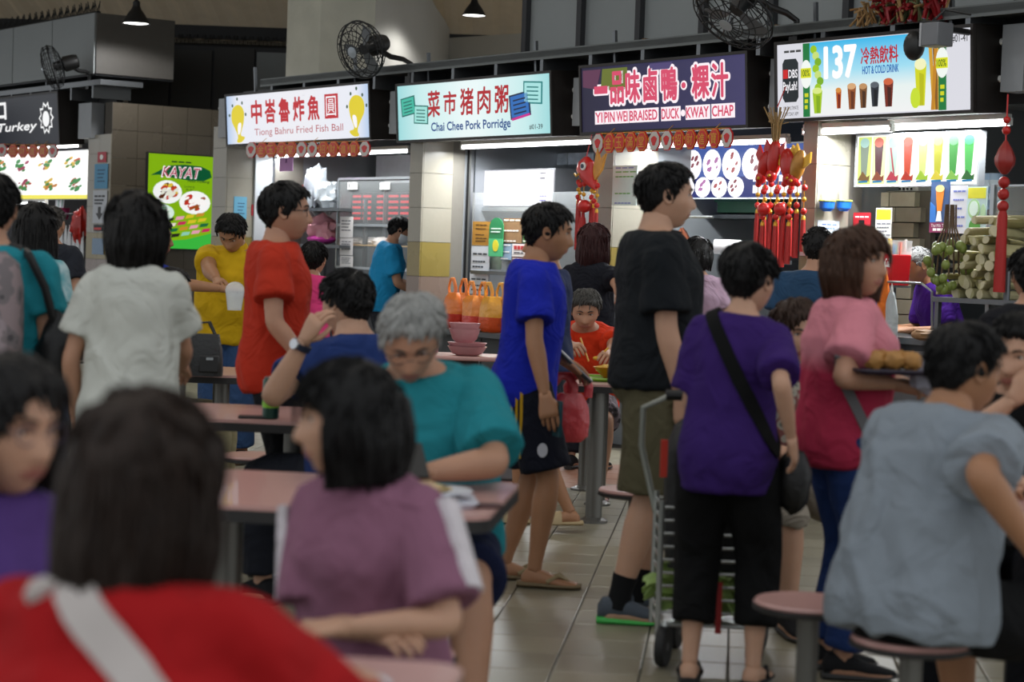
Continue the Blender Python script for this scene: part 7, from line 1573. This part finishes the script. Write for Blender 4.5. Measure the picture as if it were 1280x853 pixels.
pd = person('tall man in a black T-shirt and khaki shorts, standing in right profile', 820, 420, 319, 1.79, -84, hair=('short', '0a0909', None), w=1.1, lean=-2, shirt=dict(c='12161a', hem=.86, ease=.026, sleeve=.78), pants=dict(c='514c38', end=.98, ease=.034, name='shorts'), aR=('w', 852, 505, 328), shoes=('shoe', '4a5058', '3ca848', .26), fL=(-.10, -.02, .075), fR=(.10, -.13, .075), skin='b')
person('woman with a short black bowl cut in a dusty lilac T-shirt', 872, 350, 188, 1.55, 4, female=True, w=1.1, hair=('bowl', BK, None), shirt=dict(c='8f7888'), pants=dict(c='23252c'), face=False)
pp = person('woman with short black hair in a violet T-shirt and black cropped trousers', 913, 480, 378, 1.46, -14, female=True, w=.98, side=5, head=(-24, 4), hair=('short', '0b0a0a', None), shirt=dict(c='321a5c', hem=.76, ease=.021, flare=.01, sleeve=.85, fold=.010), pants=dict(c='070708', end=1.62, ease=.032, name='cropped_trousers'), aL=(-.13, .20, .84), aR=('w', 990, 552, 388), pL=(-.15, -1, -.2), pR=(.15, -1, -.3), fL=(-.10, 0, .075), fR=(.11, .02, .075), shoes=('flipflop', '151516', '101010'), skin='b')
cb = worn('crossbody_bag', 'black crossbody bag with a broad strap on the woman in violet', 'bag', pp)
ribbon('shoulder_strap', pp, cross_path(pp['k'], -1, 1.245, .80, .19, xt=.07, n=18), .045, fabric('0a0a0b', fold=.1), cb); part('bag_body', crumple((.215, .06, .70), (.06, .06, .11), 19, amp=.12, freq=2), mat('0a0a0b', .5, 0, .2, 10, .2, 40, key='black_nylon3'), cb)
person('person in a slate blue T-shirt with short black hair at the drinks stall', 1020, 340, 222, 1.62, -18, hair=('crop', BK, None), shirt=dict(c='24405c'), pants=dict(c='23252c'), face=False, w=1.1)
pw = person('older woman with brown hair in a patterned blouse, seated', 981, 450, 312, 1.60, -160, sit=.45, female=True, lean=4, head=(0, 12), hair=('open', '22150f', '3c281e'), shirt=dict(m=blotch('3c4a44', '8a8478', '6a3c38', 26), hem=.86), pants=dict(c='8c8478', end=1.05), aR=(.16, .3, .70), aL=(-.16, .32, .70), skin='b')
seat_of(pw, 'round pink stool under the older woman in the patterned blouse')
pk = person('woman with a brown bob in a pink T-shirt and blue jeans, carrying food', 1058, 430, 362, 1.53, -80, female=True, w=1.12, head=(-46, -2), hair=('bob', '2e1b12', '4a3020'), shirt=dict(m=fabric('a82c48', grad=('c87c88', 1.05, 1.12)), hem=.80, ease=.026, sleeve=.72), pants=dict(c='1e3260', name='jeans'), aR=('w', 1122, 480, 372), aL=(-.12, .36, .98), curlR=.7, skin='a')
gb2 = worn('crossbody_bag', 'grey crossbody bag strap on the woman in pink', 'bag', pk)
ribbon('shoulder_strap', pk, [(-.108 + .14 * t, 2, 1.12 - .28 * t) for t in np.linspace(0, 1, 14)], .034, fabric('6c6c6e', fold=.1), gb2); part('bag_body', crumple((.05, .13, .78), (.05, .04, .07), 23, amp=.1), mat('5c5c60', .6, key='grey_nylon'), gb2)
P = at_y(1118, 455, FPX / 375); tray = thing('food_tray', 'dark tray held out by the woman in pink', 'tray', P + Vector((0, 0, -.02)), R(10)); part('tray_plate', MB().rings([[(x * f, y * f, z) for x, y in rrect(.30, .22, .04)] for f, z in ((.95, -.012), (1, .0), (.97, .0))]), mat('2a2030', .5, key='dark_tray'), tray); part('tray_rim', MB().tube([(x, y, .0) for x, y in rrect(.30, .22, .04) + rrect(.30, .22, .04)[:1]], .006, 6), mat('2a2030', .5, key='dark_tray'), tray)
for q, (dx, dy) in enumerate(((-.07, -.02), (-.01, -.03), (.05, -.02), (-.04, .04), (.02, .04))): tag(part('fried_bun', crumple((0, 0, .03), (.04, .035, .032), 70 + q, amp=.25), mat('a8783c', .6, 0, .3, 25, key='fried_crust'), loc=P + Vector((dx, dy, -.018))), 'golden fried bun on the dark tray', 'bun', 'fried buns on the tray')
tag(part('clear_pack', crumple((0, 0, .05), (.07, .05, .07), 80, amp=.3), mat('b4b4c4', .25, key='clear_pack'), loc=P + Vector((.135, .05, -.09))), 'clear plastic food pack beside the fried buns', 'food pack')
tag(part('brown_loaf', crumple((0, 0, .03), (.10, .05, .035), 83, amp=.2), mat('8c6a48', .6, 0, .2, 25, key='loaf_crust'), loc=row_at(1155, 425, -.05), rz=-TH), 'long brown loaf on the drinks counter', 'bread')
# --- right foreground
pgr = person('seated man in a pale grey T-shirt and black shorts, seen from behind', 1150, 560, 478, 1.62, -44, sit=.46, lean=20, head=(-22, 8), w=1.12, hair=('short', '0b0a0a', None), shirt=dict(c='7c848c', hem=.82, ease=.028, sleeve=.85, fold=.020, flare=.015), pants=dict(c='09090b', end=.92, name='shorts'), aR=('w', 1292, 690, 505), aL=(-.1, .45, .78), fR=(.24, .42, .075), fL=(-.10, .45, .075), skin='c')
seat_of(pgr, 'round pink stool under the man in pale grey')
l = pgr['legs']['R']; st_ = MB(); d_ = (l[1] - l[0]).normalized(); o_ = Vector((1, 0, 0)); o_ = (o_ - d_ * o_.dot(d_)).normalized(); st_.rings([[l[0].lerp(l[1], t) + o_ * .118 + Vector((0, 0, .012 * e)) + o_ * f for e, f in ((-1, 0), (1, 0), (1, -.02), (-1, -.02))] for t in np.linspace(.55, .92, 6)]); part('white_piping', st_, fabric('b4b4b4', fold=.1), pgr['root'])
pbk = person('person in a black T-shirt with one hand raised to the mouth', 1284, 480, 396, 1.62, 152, sit=.46, lean=12, head=(-4, 10), hair=('short', '0b0a0a', None), shirt=dict(c='08090a', hem=.86), pants=dict(c='14151a'), aR=('w', 1268, 498, 415), pR=(1, .2, -1), aL=(-.12, .34, .78), curlR=.8, palm={'R': (0, -1, .2)}, skin='b')
seat_of(pbk, 'round pink stool under the person in black')
pe = person('dark haired person at the end of the drinks stall queue, beyond the grey shirt man', 1288, 420, 300, 1.50, 0, hair=('short', '0a0909', None), shirt=dict(c='1a1a1e'), pants=dict(c='14151a'), face=False)
us, _ = uz(1190, 350, .62)
person('grey haired stall uncle in a purple shirt looking down inside the drinks stall', 1180, 350, 200, 1.60, 100, pos=row(us, .62), lean=26, head=(4, 26), hair=('crop', '4a4a4a', '8c8c8a'), shirt=dict(c='3a1270', hem=.8, sleeve=.8), pants=dict(c='1a1c22'), aL=(-.12, .32, 1.02), aR=(.12, .34, 1.02), skin='c')
